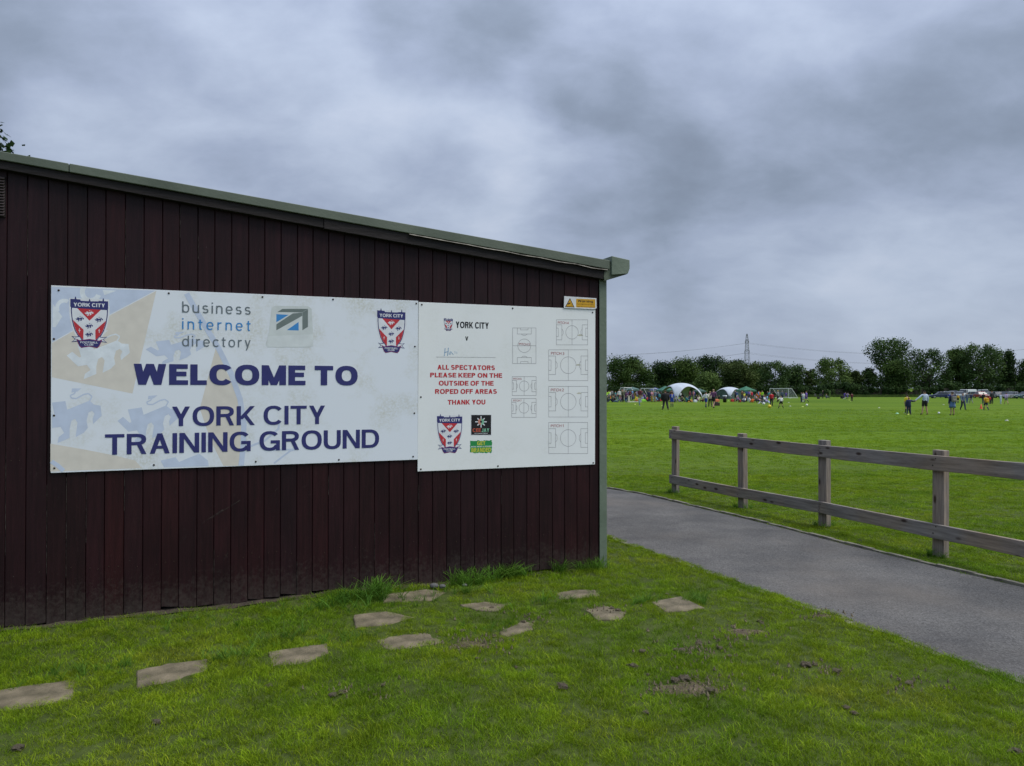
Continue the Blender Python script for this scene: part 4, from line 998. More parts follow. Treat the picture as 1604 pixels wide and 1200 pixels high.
eb = MB(); n_ = 70                                       # crumbled earth along the foot of the boards
for i in range(n_):
    a = -7.2 + 7.0 * i / n_; b_ = -7.2 + 7.0 * (i + 1) / n_
    def ep(s_, o_): p = C + WD * s_ + WN * o_; return (p.x, p.y, float(hgt(p.x, p.y)) + (.014 if o_ < .03 else .004) + .006 * math.sin(s_ * 23 + o_ * 60))
    eb.add([ep(a, -.03), ep(b_, -.03), ep(b_, .035), ep(a, .035), ep(b_, .085 + .02 * math.sin(b_ * 11)), ep(a, .085 + .02 * math.sin(a * 11))], [(0, 1, 2, 3), (3, 2, 4, 5)])
eb.build('bare_soil', mat('dark_soil', (0.028, 0.021, 0.014), .95, scale=18, bump=1.0, bscale=50, col2=(0.065, 0.050, 0.034)), kind='stuff', label='dark crumbly soil along the foot of the clubhouse boards', fix=True, smooth=True)  # strip of soil, darker than the open earth patches

# ------------------------------------------------------------------ grass
def grass_material(name, dry=0.0, cols=None):
    m = bpy.data.materials.new(name); m.use_nodes = True; nt = m.node_tree; N = nt.nodes; L = nt.links; N.clear()
    out = N.new('ShaderNodeOutputMaterial'); b = N.new('ShaderNodeBsdfPrincipled'); tr = N.new('ShaderNodeBsdfTranslucent'); ms = N.new('ShaderNodeMixShader')
    b.inputs['Roughness'].default_value = .6; b.inputs['Specular IOR Level'].default_value = .12
    geo = N.new('ShaderNodeNewGeometry'); at = N.new('ShaderNodeAttribute'); at.attribute_name = 'tint'
    def noise(scale, d=3, rough=.5, sc=(1, 1, 1)):
        mp = N.new('ShaderNodeMapping'); mp.inputs[3].default_value = sc; L.new(geo.outputs['Position'], mp.inputs[0])
        n = N.new('ShaderNodeTexNoise'); n.inputs['Scale'].default_value = scale; n.inputs['Detail'].default_value = d; n.inputs['Roughness'].default_value = rough
        L.new(mp.outputs[0], n.inputs[0]); return n.outputs[0]
    r1 = N.new('ShaderNodeValToRGB'); L.new(noise(.75, 4, .6), r1.inputs[0]); e = r1.color_ramp
    cs = cols or [(.30, (0.090, 0.190, 0.012)), (.44, (0.145, 0.250, 0.009)), (.58, (0.195, 0.288, 0.011)), (.74, (0.250, 0.288, 0.028))]
    e.elements[0].position, e.elements[0].color = cs[0][0], (*cs[0][1], 1); e.elements[1].position, e.elements[1].color = cs[-1][0], (*cs[-1][1], 1)
    for p, c in cs[1:-1]: x = e.elements.new(p); x.color = (*c, 1)
    # blade to blade: some dry straw, some darker
    r2 = N.new('ShaderNodeValToRGB'); L.new(at.outputs['Fac'], r2.inputs[0]); e = r2.color_ramp
    e.elements[0].position = 0; e.elements[0].color = (.55, .60, .5, 1); e.elements[1].position = 1; e.elements[1].color = (1.9, 1.45, 1.9, 1)
    for p, c in ((.45, (.95, .97, .95)), (.80, (1.3, 1.22, 1.15)), (.93, (1.5, 1.28, 1.3)), (.96, (2.0, 1.45, 2.6))): x = e.elements.new(p); x.color = (*c, 1)
    mx = N.new('ShaderNodeMixRGB'); mx.blend_type = 'MULTIPLY'; mx.inputs[0].default_value = 1; L.new(r1.outputs[0], mx.inputs[1]); L.new(r2.outputs[0], mx.inputs[2])
    r3 = N.new('ShaderNodeMapRange'); L.new(noise(3.5, 3), r3.inputs[0]); r3.inputs[1].default_value = .3; r3.inputs[2].default_value = .7; r3.inputs[3].default_value = .72; r3.inputs[4].default_value = 1.28
    vm = N.new('ShaderNodeVectorMath'); vm.operation = 'SCALE'; L.new(mx.outputs[0], vm.inputs[0]); L.new(r3.outputs[0], vm.inputs['Scale'])
    L.new(vm.outputs[0], b.inputs['Base Color']); L.new(vm.outputs[0], tr.inputs[0])
    ms.inputs[0].default_value = .34; L.new(b.outputs[0], ms.inputs[1]); L.new(tr.outputs[0], ms.inputs[2]); L.new(ms.outputs[0], out.inputs[0])
    return m
M_GRASS = grass_material('grass_blades')
M_FIELD = grass_material('pitch_grass_blades', cols=[(.30, (0.130, 0.240, 0.008)), (.5, (0.168, 0.285, 0.010)), (.74, (0.220, 0.320, 0.022))])
M_LONG = grass_material('long_grass_blades', cols=[(.30, (0.060, 0.150, 0.016)), (.5, (0.085, 0.190, 0.020)), (.74, (0.120, 0.220, 0.030))])
def tuft(name, n, rad, h, w, lean, m, seed, seg=2):
    r_ = np.random.default_rng(seed); V, F, T = [], [], []
    for k_ in range(n):
        a = r_.uniform(0, 2 * np.pi); rr = rad * math.sqrt(r_.uniform()); x, y = rr * math.cos(a), rr * math.sin(a)
        d = r_.uniform(0, 2 * np.pi); ln_ = abs(r_.normal(lean, lean * .5)); hh = h * r_.uniform(.55, 1.2); ww = w * r_.uniform(.7, 1.3); fa = r_.uniform(0, np.pi)
        sx, sy = math.cos(fa) * ww / 2, math.sin(fa) * ww / 2; t_ = r_.uniform(); i0 = len(V)
        for j in range(seg + 1):
            f = j / seg; k2 = f ** 1.7 * ln_ * hh; zz = hh * f * (1 - .25 * f * min(1, ln_)); wf = 1 - f * .45
            cx, cy = x + math.cos(d) * k2, y + math.sin(d) * k2
            if j < seg: V += [(cx - sx * wf, cy - sy * wf, zz), (cx + sx * wf, cy + sy * wf, zz)]
            else: V += [(cx, cy, zz)]
        for j in range(seg - 1): F.append((i0 + 2 * j, i0 + 2 * j + 1, i0 + 2 * j + 3, i0 + 2 * j + 2))
        F.append((i0 + 2 * (seg - 1), i0 + 2 * seg - 1, i0 + 2 * seg)); T += [t_] * (2 * seg + 1)
    me = bpy.data.meshes.new(name); me.from_pydata(V, [], F); me.materials.append(m)
    at = me.attributes.new('tint', 'FLOAT', 'POINT'); at.data.foreach_set('value', T); me.update()
    return me
LIB = bpy.data.collections.new('grass_library')     # source tufts; only their instances show
def scatter(name, P, S, Rz, idx, tufts, label, tilt=None):
    """one point cloud object whose points carry tufts (geometry nodes)"""
    me = bpy.data.meshes.new(name); me.vertices.add(len(P)); me.vertices.foreach_set('co', np.asarray(P, np.float32).ravel())
    for nm, ty, arr in (('scl', 'FLOAT', S), ('rot', 'FLOAT', Rz), ('idx', 'INT', idx)):
        at = me.attributes.new(nm, ty, 'POINT'); at.data.foreach_set('value', np.asarray(arr, np.float32 if ty == 'FLOAT' else np.int32))
    me.update(); o = obj(name, me, kind='stuff', label=label)
    ng = bpy.data.node_groups.new(name, 'GeometryNodeTree')
    ng.interface.new_socket('Geometry', in_out='INPUT', socket_type='NodeSocketGeometry'); ng.interface.new_socket('Geometry', in_out='OUTPUT', socket_type='NodeSocketGeometry')
    N = ng.nodes; L = ng.links; gi = N.new('NodeGroupInput'); go = N.new('NodeGroupOutput'); ip = N.new('GeometryNodeInstanceOnPoints')
    gtg = N.new('GeometryNodeGeometryToInstance')
    for me_ in tufts:
        src = bpy.data.objects.new(me_.name, me_); LIB.objects.link(src)
        oi = N.new('GeometryNodeObjectInfo'); oi.inputs['Object'].default_value = src; oi.inputs['As Instance'].default_value = True
        L.new(oi.outputs['Geometry'], gtg.inputs[0])
    def attr(nm, ty):
        a = N.new('GeometryNodeInputNamedAttribute'); a.data_type = ty; a.inputs['Name'].default_value = nm; return a.outputs['Attribute']
    L.new(gi.outputs[0], ip.inputs['Points'])
    # object instances joined: pick by index
    jn = N.new('GeometryNodeJoinGeometry')
    for l in list(gtg.inputs[0].links): L.new(l.from_socket, jn.inputs[0])
    N.remove(gtg)
    L.new(jn.outputs[0], ip.inputs['Instance']); ip.inputs['Pick Instance'].default_value = True
    L.new(attr('idx', 'INT'), ip.inputs['Instance Index'])
    cx = N.new('ShaderNodeCombineXYZ'); L.new(attr('rot', 'FLOAT'), cx.inputs[2]); L.new(cx.outputs[0], ip.inputs['Rotation'])
    L.new(attr('scl', 'FLOAT'), ip.inputs['Scale']); L.new(ip.outputs[0], go.inputs[0])
    md = o.modifiers.new('tufts', 'NODES'); md.node_group = ng
    return o
def frustum_pts(y0, y1, dens, xmin=-99, xmax=99, extra=.8):
    """random ground points between two depths, over the width the lens sees plus a margin"""
    area = 0; n = int(dens * ((y1 + y0) * .5 * 1.36 + 2 * extra) * (y1 - y0)); y = rng.uniform(y0, y1, n); hw = .68 * y1 + extra
    x = rng.uniform(-1, 1, int(n * 1.0)) * hw
    ok = (np.abs(x) < .68 * y + extra) & (x > xmin) & (x < xmax); return x[ok], y[ok]
cN = np.array([C.x, C.y]); wd = np.array([WD.x, WD.y]); wn = np.array([WN.x, WN.y])
def behind_wall(x, y, m=0.0):
    """inside the clubhouse"""
    q = np.stack([x - C.x, y - C.y], -1); return ((q @ wn) < m) & ((q @ wd) < .02) & ((q @ wn) > -DEPTH)
def dist_poly_scale(x, y, poly, sc):
    c = poly.mean(0); return in_poly((x - c[0]) / sc + c[0], (y - c[1]) / sc + c[1], poly)
def blocked(x, y, slab=0.80):
    b = behind_wall(x, y, .012) | in_poly(x, y, PATH_POLY)
    qq = np.stack([x - C.x, y - C.y], -1); b |= ((qq @ wn) < .034 + .02 * np.sin(x * 9) + .02 * np.sin(x * 23)) & ((qq @ wn) > -.2) & ((qq @ wd) < -1.7)
    wob = .20 * fbm(x, y, 8.0, 21)
    for p in SLAB_POLYS: b |= dist_poly_scale(x, y, p, np.clip(slab + wob, .6, 1.0))
    return b
def earth_mask(x, y):
    m = np.zeros(len(x), bool)
    for c, rx, ry in EARTH: m |= (((x - c.x) / rx) ** 2 + ((y - c.y) / ry) ** 2 < .8)
    return m
# lawn in front of the clubhouse
xs, ys = [], []
for y0, y1, d in ((2.7, 4.6, 760), (4.6, 6.5, 600), (6.5, 9.5, 420), (9.5, 15, 220)):
    x, y = frustum_pts(y0, y1, d); xs.append(x); ys.append(y)
x = np.concatenate(xs); y = np.concatenate(ys)
ok = ~blocked(x, y); e_ = earth_mask(x, y); ok &= ~(e_ & (rng.uniform(size=len(x)) < .72))
ok &= ~((fbm(x, y, 2.2, 9) > .62) & (rng.uniform(size=len(x)) < .45))
x, y = x[ok], y[ok]
len_n = fbm(x, y, 1.1, 5)
S = np.clip(.76 + .20 * len_n + rng.normal(0, .13, len(x)), .35, 1.5)
q = np.stack([x - C.x, y - C.y], -1); dw = q @ wn; su = q @ wd
nearwall = (dw < .22) & (su < .2) & (su > -6) & (dw > -.05); S = np.where(nearwall & (su > -2.6), S * 1.35, S)
onslab = np.zeros(len(x), bool)
for p in SLAB_POLYS: onslab |= dist_poly_scale(x, y, p, 1.0)
S = np.where(onslab, S * .7, S)
tn = [tuft('grass_tuft', 34, .055, .042, .0033, .75, M_GRASS, 11 + i) for i in range(4)]
scatter('grass', np.stack([x, y, hgt(x, y) - .004], -1), S, rng.uniform(0, 6.28, len(x)), rng.integers(0, 4, len(x)), tn, 'green lawn of uneven blades in front of the clubhouse and beside the path')
# long uncut grass along the wall foot and in clumps
P_, S_ = [], []
def clump(px, py, n, r_, sc, flat=.4):
    c = G(px, py)
    for i in range(n):
        u = rng.normal(0, r_); v = rng.normal(0, r_ * flat); xx = c.x + WD.x * u + WN.x * v; yy = c.y + WD.y * u + WN.y * v
        P_.append((xx, yy, float(hgt(xx, yy)) - .005)); S_.append(sc * rng.uniform(.6, 1.25))
for a in ((760, 905, 60, .16, 1.15), (800, 905, 30, .12, .95), (735, 915, 26, .10, .85), (880, 895, 22, .10, .95), (905, 892, 30, .12, .95), (930, 893, 14, .08, .8), (560, 940, 40, .18, .8), (600, 918, 8, .08, 1.1),
          (585, 930, 20, .12, .8), (520, 955, 16, .2, .55), (400, 965, 10, .25, .5), (300, 968, 8, .2, .5), (215, 975, 8, .2, .5), (705, 912, 8, .10, .9), (1100, 945, 14, .07, .55), (1090, 940, 10, .06, .5), (445, 998, 14, .12, .55), (370, 1020, 30, .14, .5),
          (140, 1045, 26, .16, .5), (560, 1000, 20, .12, .5), (860, 945, 16, .15, .5), (770, 985, 14, .14, .45), (1005, 945, 18, .1, .5), (740, 930, 20, .15, .6), (660, 940, 10, .2, .55)):
    clump(*a)
P_ = np.array(P_); S_ = np.array(S_); ok = ~behind_wall(P_[:, 0], P_[:, 1], .03); P_, S_ = P_[ok], S_[ok]
tl = [tuft('long_grass_tuft', 12, .03, .17, .0060, .75, M_LONG, 31 + i, 4) for i in range(3)]
scatter('long_grass', P_, S_, rng.uniform(0, 6.28, len(P_)), rng.integers(0, 3, len(P_)), tl, 'long bright green grass left uncut along the foot of the clubhouse wall')
# grass overhanging the path edges
ex, ey, es = [], [], []
for E_, O_ in ((NE, FE), (FE, NE)):
    sd = side_of(E_, O_)
    for i in range(len(E_) - 1):
        if E_[i][1] > 16: continue
        d = E_[i + 1] - E_[i]; l = np.hypot(*d); nr = np.array([-d[1], d[0]]) / l * sd
        for k_ in range(int(l * 75)):
            p = E_[i] + d * rng.uniform() + nr * rng.uniform(.02 if E_ is FE else -.01, .10); ex.append(p[0]); ey.append(p[1]); es.append(rng.uniform(.5, .95))
ex, ey = np.array(ex), np.array(ey)
scatter('edge_grass', np.stack([ex, ey, np.zeros(len(ex)) - .002], -1), np.array(es), rng.uniform(0, 6.28, len(ex)), rng.integers(0, 4, len(ex)), tn, 'fringe of grass creeping over both edges of the asphalt path')
# mown pitch beyond the fence
xs, ys = [], []
for y0, y1, d in ((5.5, 10, 110), (10, 16, 90), (16, 26, 40), (26, 42, 16), (42, 70, 5)):
    a, b = frustum_pts(y0, y1, d, xmin=.5 if y0 < 16 else -4); a_ok = a > .10 * b - .6; xs.append(a[a_ok]); ys.append(b[a_ok])
x = np.concatenate(xs); y = np.concatenate(ys)
fx = np.array([FE[i] for i in range(len(FE))])
side = np.interp(y, FE[::-1, 1], FE[::-1, 0]); ok = (x > side + .12) & ~blocked(x, y)
ok &= rng.uniform(size=len(x)) < np.interp(y, [24, 60, 70], [1, .35, .05])
x, y = x[ok], y[ok]
S = np.clip(1 + .22 * fbm(x * .4, y * 1.6, 1.0, 8) + rng.normal(0, .12, len(x)), .5, 1.7) * np.interp(y, [6, 12, 26, 42, 70], [.75, .9, 1.25, 1.7, 2.4])
tf = [tuft('pitch_grass_tuft', 34, .10, .036, .0055, .75, M_FIELD, 51 + i, 1) for i in range(4)]
scatter('pitch_grass', np.stack([x, y, np.zeros(len(x)) - .003], -1), S, rng.uniform(0, 6.28, len(x)), rng.integers(0, 4, len(x)), tf, 'closely mown grass of the playing field beyond the timber fence')
# wisps of uncut grass round the fence posts
FP = [(1058, 772), (1164, 796), (1291.5, 825), (1473, 872)]

# ------------------------------------------------------------------ timber post and rail fence
def wood_material():
    m = bpy.data.materials.new('weathered_softwood'); m.use_nodes = True; nt = m.node_tree; N = nt.nodes; L = nt.links
    b = N['Principled BSDF']; b.inputs['Roughness'].default_value = .85; b.inputs['Specular IOR Level'].default_value = .2
    tc = N.new('ShaderNodeTexCoord'); oi = N.new('ShaderNodeObjectInfo')
    of = N.new('ShaderNodeVectorMath'); of.operation = 'SCALE'; of.inputs[0].default_value = (31, 17, 23); L.new(oi.outputs['Random'], of.inputs['Scale'])
    lo = N.new('ShaderNodeVectorMath'); lo.operation = 'MULTIPLY_ADD'; L.new(oi.outputs['Location'], lo.inputs[0]); lo.inputs[1].default_value = (3.1, 4.7, 9.3); L.new(of.outputs[0], lo.inputs[2])
    ad = N.new('ShaderNodeVectorMath'); L.new(tc.outputs['Object'], ad.inputs[0]); L.new(lo.outputs[0], ad.inputs[1])
    def noise(scale, sc, d=5, r=.6):
        mp = N.new('ShaderNodeMapping'); mp.inputs[3].default_value = sc; L.new(ad.outputs[0], mp.inputs[0])
        n = N.new('ShaderNodeTexNoise'); n.inputs['Scale'].default_value = scale; n.inputs['Detail'].default_value = d; n.inputs['Roughness'].default_value = r
        L.new(mp.outputs[0], n.inputs[0]); return n.outputs[0]
    def ramp(v, pts):
        r = N.new('ShaderNodeValToRGB'); L.new(v, r.inputs[0]); e = r.color_ramp
        e.elements[0].position, e.elements[0].color = pts[0][0], (*pts[0][1], 1); e.elements[1].position, e.elements[1].color = pts[-1][0], (*pts[-1][1], 1)
        for p, c in pts[1:-1]: x = e.elements.new(p); x.color = (*c, 1)
        return r.outputs[0]
    g = ramp(noise(7, (.35, 5, 5), 6, .7), [(.28, (.125, .110, .098)), (.5, (.225, .202, .184)), (.75, (.350, .318, .290))])
    vo = N.new('ShaderNodeTexVoronoi'); vo.inputs['Scale'].default_value = 1.0
    mp = N.new('ShaderNodeMapping'); mp.inputs[3].default_value = (3.4, 9, 9); L.new(ad.outputs[0], mp.inputs[0]); L.new(mp.outputs[0], vo.inputs[0])
    kn = ramp(vo.outputs['Distance'], [(.10, (.22, .17, .15)), (.20, (1, 1, 1))])
    mx = N.new('ShaderNodeMixRGB'); mx.blend_type = 'MULTIPLY'; mx.inputs[0].default_value = 1; L.new(g, mx.inputs[1]); L.new(kn, mx.inputs[2])
    brown = ramp(noise(1.4, (1, 1, 1), 3), [(.42, (1, 1, 1)), (.7, (1.15, 1.0, .82))])
    m2 = N.new('ShaderNodeMixRGB'); m2.blend_type = 'MULTIPLY'; m2.inputs[0].default_value = 1; L.new(mx.outputs[0], m2.inputs[1]); L.new(brown, m2.inputs[2])
    L.new(m2.outputs[0], b.inputs['Base Color'])
    bp = N.new('ShaderNodeBump'); bp.inputs['Strength'].default_value = .5; bp.inputs['Distance'].default_value = .005
    L.new(noise(12, (.3, 6, 6), 6, .7), bp.inputs['Height']); L.new(bp.outputs[0], b.inputs['Normal'])
    return m
M_WOOD = wood_material()
posts = [G(*p) for p in FP]
dl = (posts[3] - posts[2]).normalized()
posts += [posts[3] + dl * 1.75, posts[3] + dl * 3.5]
fdir = (posts[3] - posts[0]).normalized(); fang = math.atan2(fdir.y, fdir.x); fn = Vector((fdir.y, -fdir.x, 0))   # normal to the fence
if fn.x > 0: fn = -fn                                                                                           # towards the path
fence = root('post_and_rail_fence', 'grey weathered timber fence of posts and two rails beside the path', 'fence', posts[0])
PT = [668, 679, 689.5, 705]
for i, p in enumerate(posts):
    top = AT(FP[i][0], PT[i], p.y).z if i < 4 else 1.06
    w = .075 if i else .062; l = .068
    # long axis along z so that the grain follows it: build lying along x, then stand it up
    mb = MB().box(0, top + .25, -l, l, -w / 2, w / 2)
    o = mb.build('post', M_WOOD, fence, bevel=.005)
    ang = fang + [0.06, -.04, .03, .0, .02, 0][i]
    M = Matrix(((0, -math.cos(ang), math.sin(ang)), (0, -math.sin(ang), -math.cos(ang)), (1, 0, 0))).to_4x4()
    lean = [.004, -.006, .003, .008, 0, 0][i]
    M = Matrix.Rotation(lean, 4, 'Y') @ M
    o.matrix_basis = Matrix.Translation(p - posts[0] + Vector((0, 0, -.25))) @ M
def rail(a, b, za, zb, hh, sag=0.0):
    """a board along local x from a to b, fixed to the path side of the posts"""
    A = Vector((a.x, a.y, za)) + fn * .058; B = Vector((b.x, b.y, zb)) + fn * .058; d = B - A; L_ = d.length
    n = 8; vs = []
    for i in range(n + 1):
        x = L_ * i / n; z = -sag * math.sin(math.pi * i / n); wob = .0035 * math.sin(i * 2.3 + za * 9)
        vs += [(x, -.019, z - hh / 2 + wob), (x, .019, z - hh / 2 + wob), (x, .019, z + hh / 2), (x, -.019, z + hh / 2)]
    fs = [(0, 1, 2, 3), tuple(4 * n + q_ for q_ in (3, 2, 1, 0))]
    for i in range(n): fs += [(4 * i + j, 4 * i + (j + 1) % 4, 4 * i + 4 + (j + 1) % 4, 4 * i + 4 + j) for j in range(4)]
    o = MB().add(vs, fs).build('rail', M_WOOD, fence, bevel=.004)
    o.matrix_basis = Matrix.Translation(A - posts[0]) @ d.to_track_quat('X', 'Z').to_matrix().to_4x4()
def zat(px, py, i): return AT(px, py, posts[i].y - .0).z
d0 = -fdir * .07; d3 = fdir * .07
tz = [(zat(1056, 672.5, 0) + zat(1056, 687.5, 0)) / 2, 0, (zat(1291, 698, 2) + zat(1291, 715, 2)) / 2, (zat(1473, 711.5, 3) + zat(1473, 735, 3)) / 2]
bz = [(zat(1056, 744, 0) + zat(1056, 757.5, 0)) / 2, 0, (zat(1288, 785, 2) + zat(1288, 803.5, 2)) / 2, (zat(1473, 818, 3) + zat(1473, 840.5, 3)) / 2]
k_ = (tz[3] - tz[2]); kb = (bz[3] - bz[2])
hT = .148; hB = .140
rail(posts[0] + d0, posts[2] + fdir * -.002, tz[0], tz[2], hT, .006); rail(posts[2] + fdir * .003, posts[4], tz[2], tz[3] + .015, hT, .004); rail(posts[4] + fdir * .005, posts[5] + d3, tz[3] + .012, tz[3] + .02, hT)
rail(posts[0] + d0, posts[2] + fdir * -.002, bz[0], bz[2], hB, .008); rail(posts[2] + fdir * .003, posts[4], bz[2], bz[3] + .01, hB, .002); rail(posts[4] + fdir * .005, posts[5] + d3, bz[3] + .01, bz[3] + .02, hB)
M_NAIL = mat('nail_head', (.02, .018, .016), .6, .5)
nm_ = MB().lathe([(0, 0), (.007, 0), (.008, .004)], (0, 0, 0), 8, 'y').mesh('nail', M_NAIL)
for i, p in enumerate(posts):
    f = [0, .5, 1, 2 / 2][min(i, 3)]; zt = [tz[0], (tz[0] + tz[2]) / 2, tz[2], tz[3], tz[3], tz[3]][i]; zb = [bz[0], (bz[0] + bz[2]) / 2, bz[2], bz[3], bz[3], bz[3]][i]
    for z_ in (zt, zb):
        for dz_ in (-.035, .035):
            o = bpy.data.objects.new('nail', nm_); COL.objects.link(o); o.parent = fence; q_ = p + fn * .079 + fdir * (.02 if dz_ > 0 else -.015) - posts[0]
            o.location = (q_.x, q_.y, z_ + dz_); o.rotation_euler = (0, 0, math.atan2(-fn.x, fn.y) + math.pi)
P_, S_ = [], []
for p in posts:
    for i in range(16):
        a = rng.uniform(0, 6.28); P_.append((p.x + .11 * math.cos(a), p.y + .11 * math.sin(a), 0)); S_.append(rng.uniform(.35, .7))
scatter('post_grass', np.array(P_), np.array(S_), rng.uniform(0, 6.28, len(P_)), rng.integers(0, 3, len(P_)), tl, 'longer grass the mower missed round the fence posts')

# ------------------------------------------------------------------ trees and hedges
def leaf_material(name, dark, light, yellow=.0):
    m = bpy.data.materials.new(name); m.use_nodes = True; nt = m.node_tree; N = nt.nodes; L = nt.links; N.clear()
    out = N.new('ShaderNodeOutputMaterial'); b = N.new('ShaderNodeBsdfPrincipled'); tr = N.new('ShaderNodeBsdfTranslucent'); ms = N.new('ShaderNodeMixShader')
    b.inputs['Roughness'].default_value = .7; b.inputs['Specular IOR Level'].default_value = .08
    at = N.new('ShaderNodeAttribute'); at.attribute_name = 'tint'
    r = N.new('ShaderNodeValToRGB'); L.new(at.outputs['Fac'], r.inputs[0]); e = r.color_ramp
    e.elements[0].color = (*dark, 1); e.elements[1].color = (*light, 1)
    L.new(r.outputs[0], b.inputs['Base Color']); L.new(r.outputs[0], tr.inputs[0])
    ms.inputs[0].default_value = .18; L.new(b.outputs[0], ms.inputs[1]); L.new(tr.outputs[0], ms.inputs[2]); L.new(ms.outputs[0], out.inputs[0])
    return m
LEAF = {'oak': leaf_material('oak_leaves', (.018, .042, .010), (.085, .135, .030)), 'dark': leaf_material('dark_leaves', (.013, .032, .010), (.050, .088, .024)),
        'olive': leaf_material('olive_leaves', (.024, .042, .012), (.078, .110, .030)), 'fresh': leaf_material('fresh_leaves', (.046, .086, .018), (.125, .185, .052)),
        'ash': leaf_material('ash_leaves', (.018, .044, .013), (.085, .140, .038))}
M_BARK = mat('bark', (.045, .038, .030), .95, var=.35, scale=3, bump=.6)
def leaf_cloud(name, centres, radii, n, size, m, r_, flat=.8, shell=.45, zmin=None):
    """n leaf sprays scattered through lobes; each spray a bent quad; tint varies lobe by lobe"""
    centres = np.asarray(centres, float); radii = np.asarray(radii, float)
    w = radii ** 2; w = w / w.sum(); li = r_.choice(len(centres), n, p=w)
    d = r_.normal(size=(n, 3)); d /= np.linalg.norm(d, axis=1)[:, None]
    rr = (shell + (1 - shell) * r_.uniform(size=n) ** .6); rr *= (1 + .16 * r_.normal(size=n))
    p = centres[li] + d * (rr * radii[li])[:, None] * np.array([1, 1, flat])
    if zmin is not None: p[:, 2] = np.maximum(p[:, 2], zmin + r_.uniform(0, .5, n))
    nrm = d + r_.normal(size=(n, 3)) * .7 + np.array([0, 0, .35]); nrm /= np.linalg.norm(nrm, axis=1)[:, None]
    a = np.cross(nrm, r_.normal(size=(n, 3))); a /= np.linalg.norm(a, axis=1)[:, None]; b = np.cross(nrm, a)
    s = size * r_.uniform(.55, 1.35, n)[:, None]
    j = lambda: (1 + .35 * (r_.uniform(size=(n, 1)) - .5))
    V = np.stack([p - a * s * j() * .5, p - b * s * .42 * j() + nrm * s * .12, p + a * s * j() * .55, p + b * s * .42 * j() - nrm * s * .10], 1).reshape(-1, 3)
    Q = np.arange(4 * n).reshape(n, 4)
    me = quads_mesh(name, V, Q, m)
    lt_ = r_.uniform(0, 1, len(centres)); t_ = np.clip(lt_[li] ** 1.4 * .72 + r_.uniform(0, .30, n), 0, 1)
    at = me.attributes.new('tint', 'FLOAT', 'POINT'); at.data.foreach_set('value', np.repeat(t_, 4).astype(np.float32))
    return me
def limb(mb, a, b, r0, r1, r_, n=5, seg=3):
    a = Vector(a); b = Vector(b); pts = [a.lerp(b, i / seg) + Vector(r_.normal(size=3)) * (b - a).length * .05 * (0 < i < seg) for i in range(seg + 1)]
    for i in range(seg):
        f0, f1 = i / seg, (i + 1) / seg; mb.bar(pts[i], pts[i + 1] + (pts[i + 1] - pts[i]) * .02, r0 + (r1 - r0) * f0, r0 + (r1 - r0) * f1, n=n)
def tree(name, label, base, h, w, kind, seed, lobes=16, leaves=3200, gap=0.0, low=.16, leaf=.47, dens=2.4, group=None, shape='round', lobe_r=.23, cat='tree'):
    """base point, height, crown width; low = height (fraction) where the crown begins; gap thins the inside so that sky shows"""
    r_ = np.random.default_rng(seed); t = root(name, label, cat, base, 0, group)
    cs, rs = [], []
    for i in range(lobes):
        a = 2 * math.pi * (i * .618 + r_.uniform(0, .12)); f = (i + .5) / lobes
        zc = low + (1 - low) * (.10 + .80 * f)
        if shape == 'round': k_ = math.sqrt(max(.02, 1 - ((zc - (low + (1 - low) * .34)) / ((1 - low) * .68)) ** 2))
        elif shape == 'top': k_ = .35 + .65 * min(1, max(0, (zc - .35) / .3)) * math.sqrt(max(.03, 1 - ((zc - .66) / .36) ** 2)) if zc > .35 else .45
        else: k_ = 1.02 - .62 * f
        rr = lobe_r * w * r_.uniform(.75, 1.25) * (.75 + .35 * k_)
        rad = max(0, w * .5 * k_ - rr * .75) * (r_.uniform(.62, 1.08) if i % 3 or gap >= .1 else r_.uniform(.1, .5))
        cs.append((rad * math.cos(a), rad * math.sin(a), zc * h)); rs.append(min(rr, .5 * h * (1 - low)))
    # never above the measured height
    top = max(c[2] + r * .78 for c, r in zip(cs, rs)); cs = [(c[0], c[1], c[2] - max(0, (c[2] + r * .78) - h * .985)) for c, r in zip(cs, rs)]
    mb = MB(); tr_ = .032 * h * .8
    fork = h * max(.16, low * .9)
    limb(mb, (0, 0, -.3), (0, 0, fork), tr_ * 1.25, tr_ * .9, r_, 8)
    for c in cs[::1]:
        limb(mb, (0, 0, fork * r_.uniform(.75, 1)), (c[0] * .85, c[1] * .85, c[2]), tr_ * .38, tr_ * .07, r_, 5)
    mb.build('trunk', M_BARK, t)
    obj('crown', leaf_cloud('crown', cs, rs, int(leaves * dens * (1 - gap) * (1.3 if gap < .1 else 1.0)), leaf, LEAF[kind], r_, shell=.12 if gap < .1 else .34), t)
    return t
HB = 618.9                                               # row where the far hedge meets the field
D_H = G(802, HB).y
def far_tree(px, top, wpx, dist, label, kind, seed, **k):
    b = AT(px, 612, dist); b.z = 0.0; h = AT(px, top, dist).z; w = wpx * 1.16 * dist / FPX
    return tree('tree', label, b, h, w, kind, seed, **k)
TG = 'trees along the far side of the playing field'
K = dict(group=TG)
far_tree(983, 555.5, 76, 262, 'broad dark oak at the left end of the far tree line, beside the corner post', 'oak', 1, lobes=30, leaves=5200, low=.06, lobe_r=.17, **K)
far_tree(1036, 564, 46, 275, 'dark rounded tree between the broad oak and the tall central clump', 'dark', 2, lobes=18, leaves=3400, low=.05, **K)
far_tree(1072, 558.5, 54, 272, 'dark spreading tree behind the big white dome tent', 'oak', 3, lobes=22, leaves=3800, low=.05, **K)
far_tree(1118, 554, 66, 290, 'tallest dark dome of foliage, left of the pylon', 'dark', 4, lobes=26, leaves=4600, low=.05, lobe_r=.18, **K)
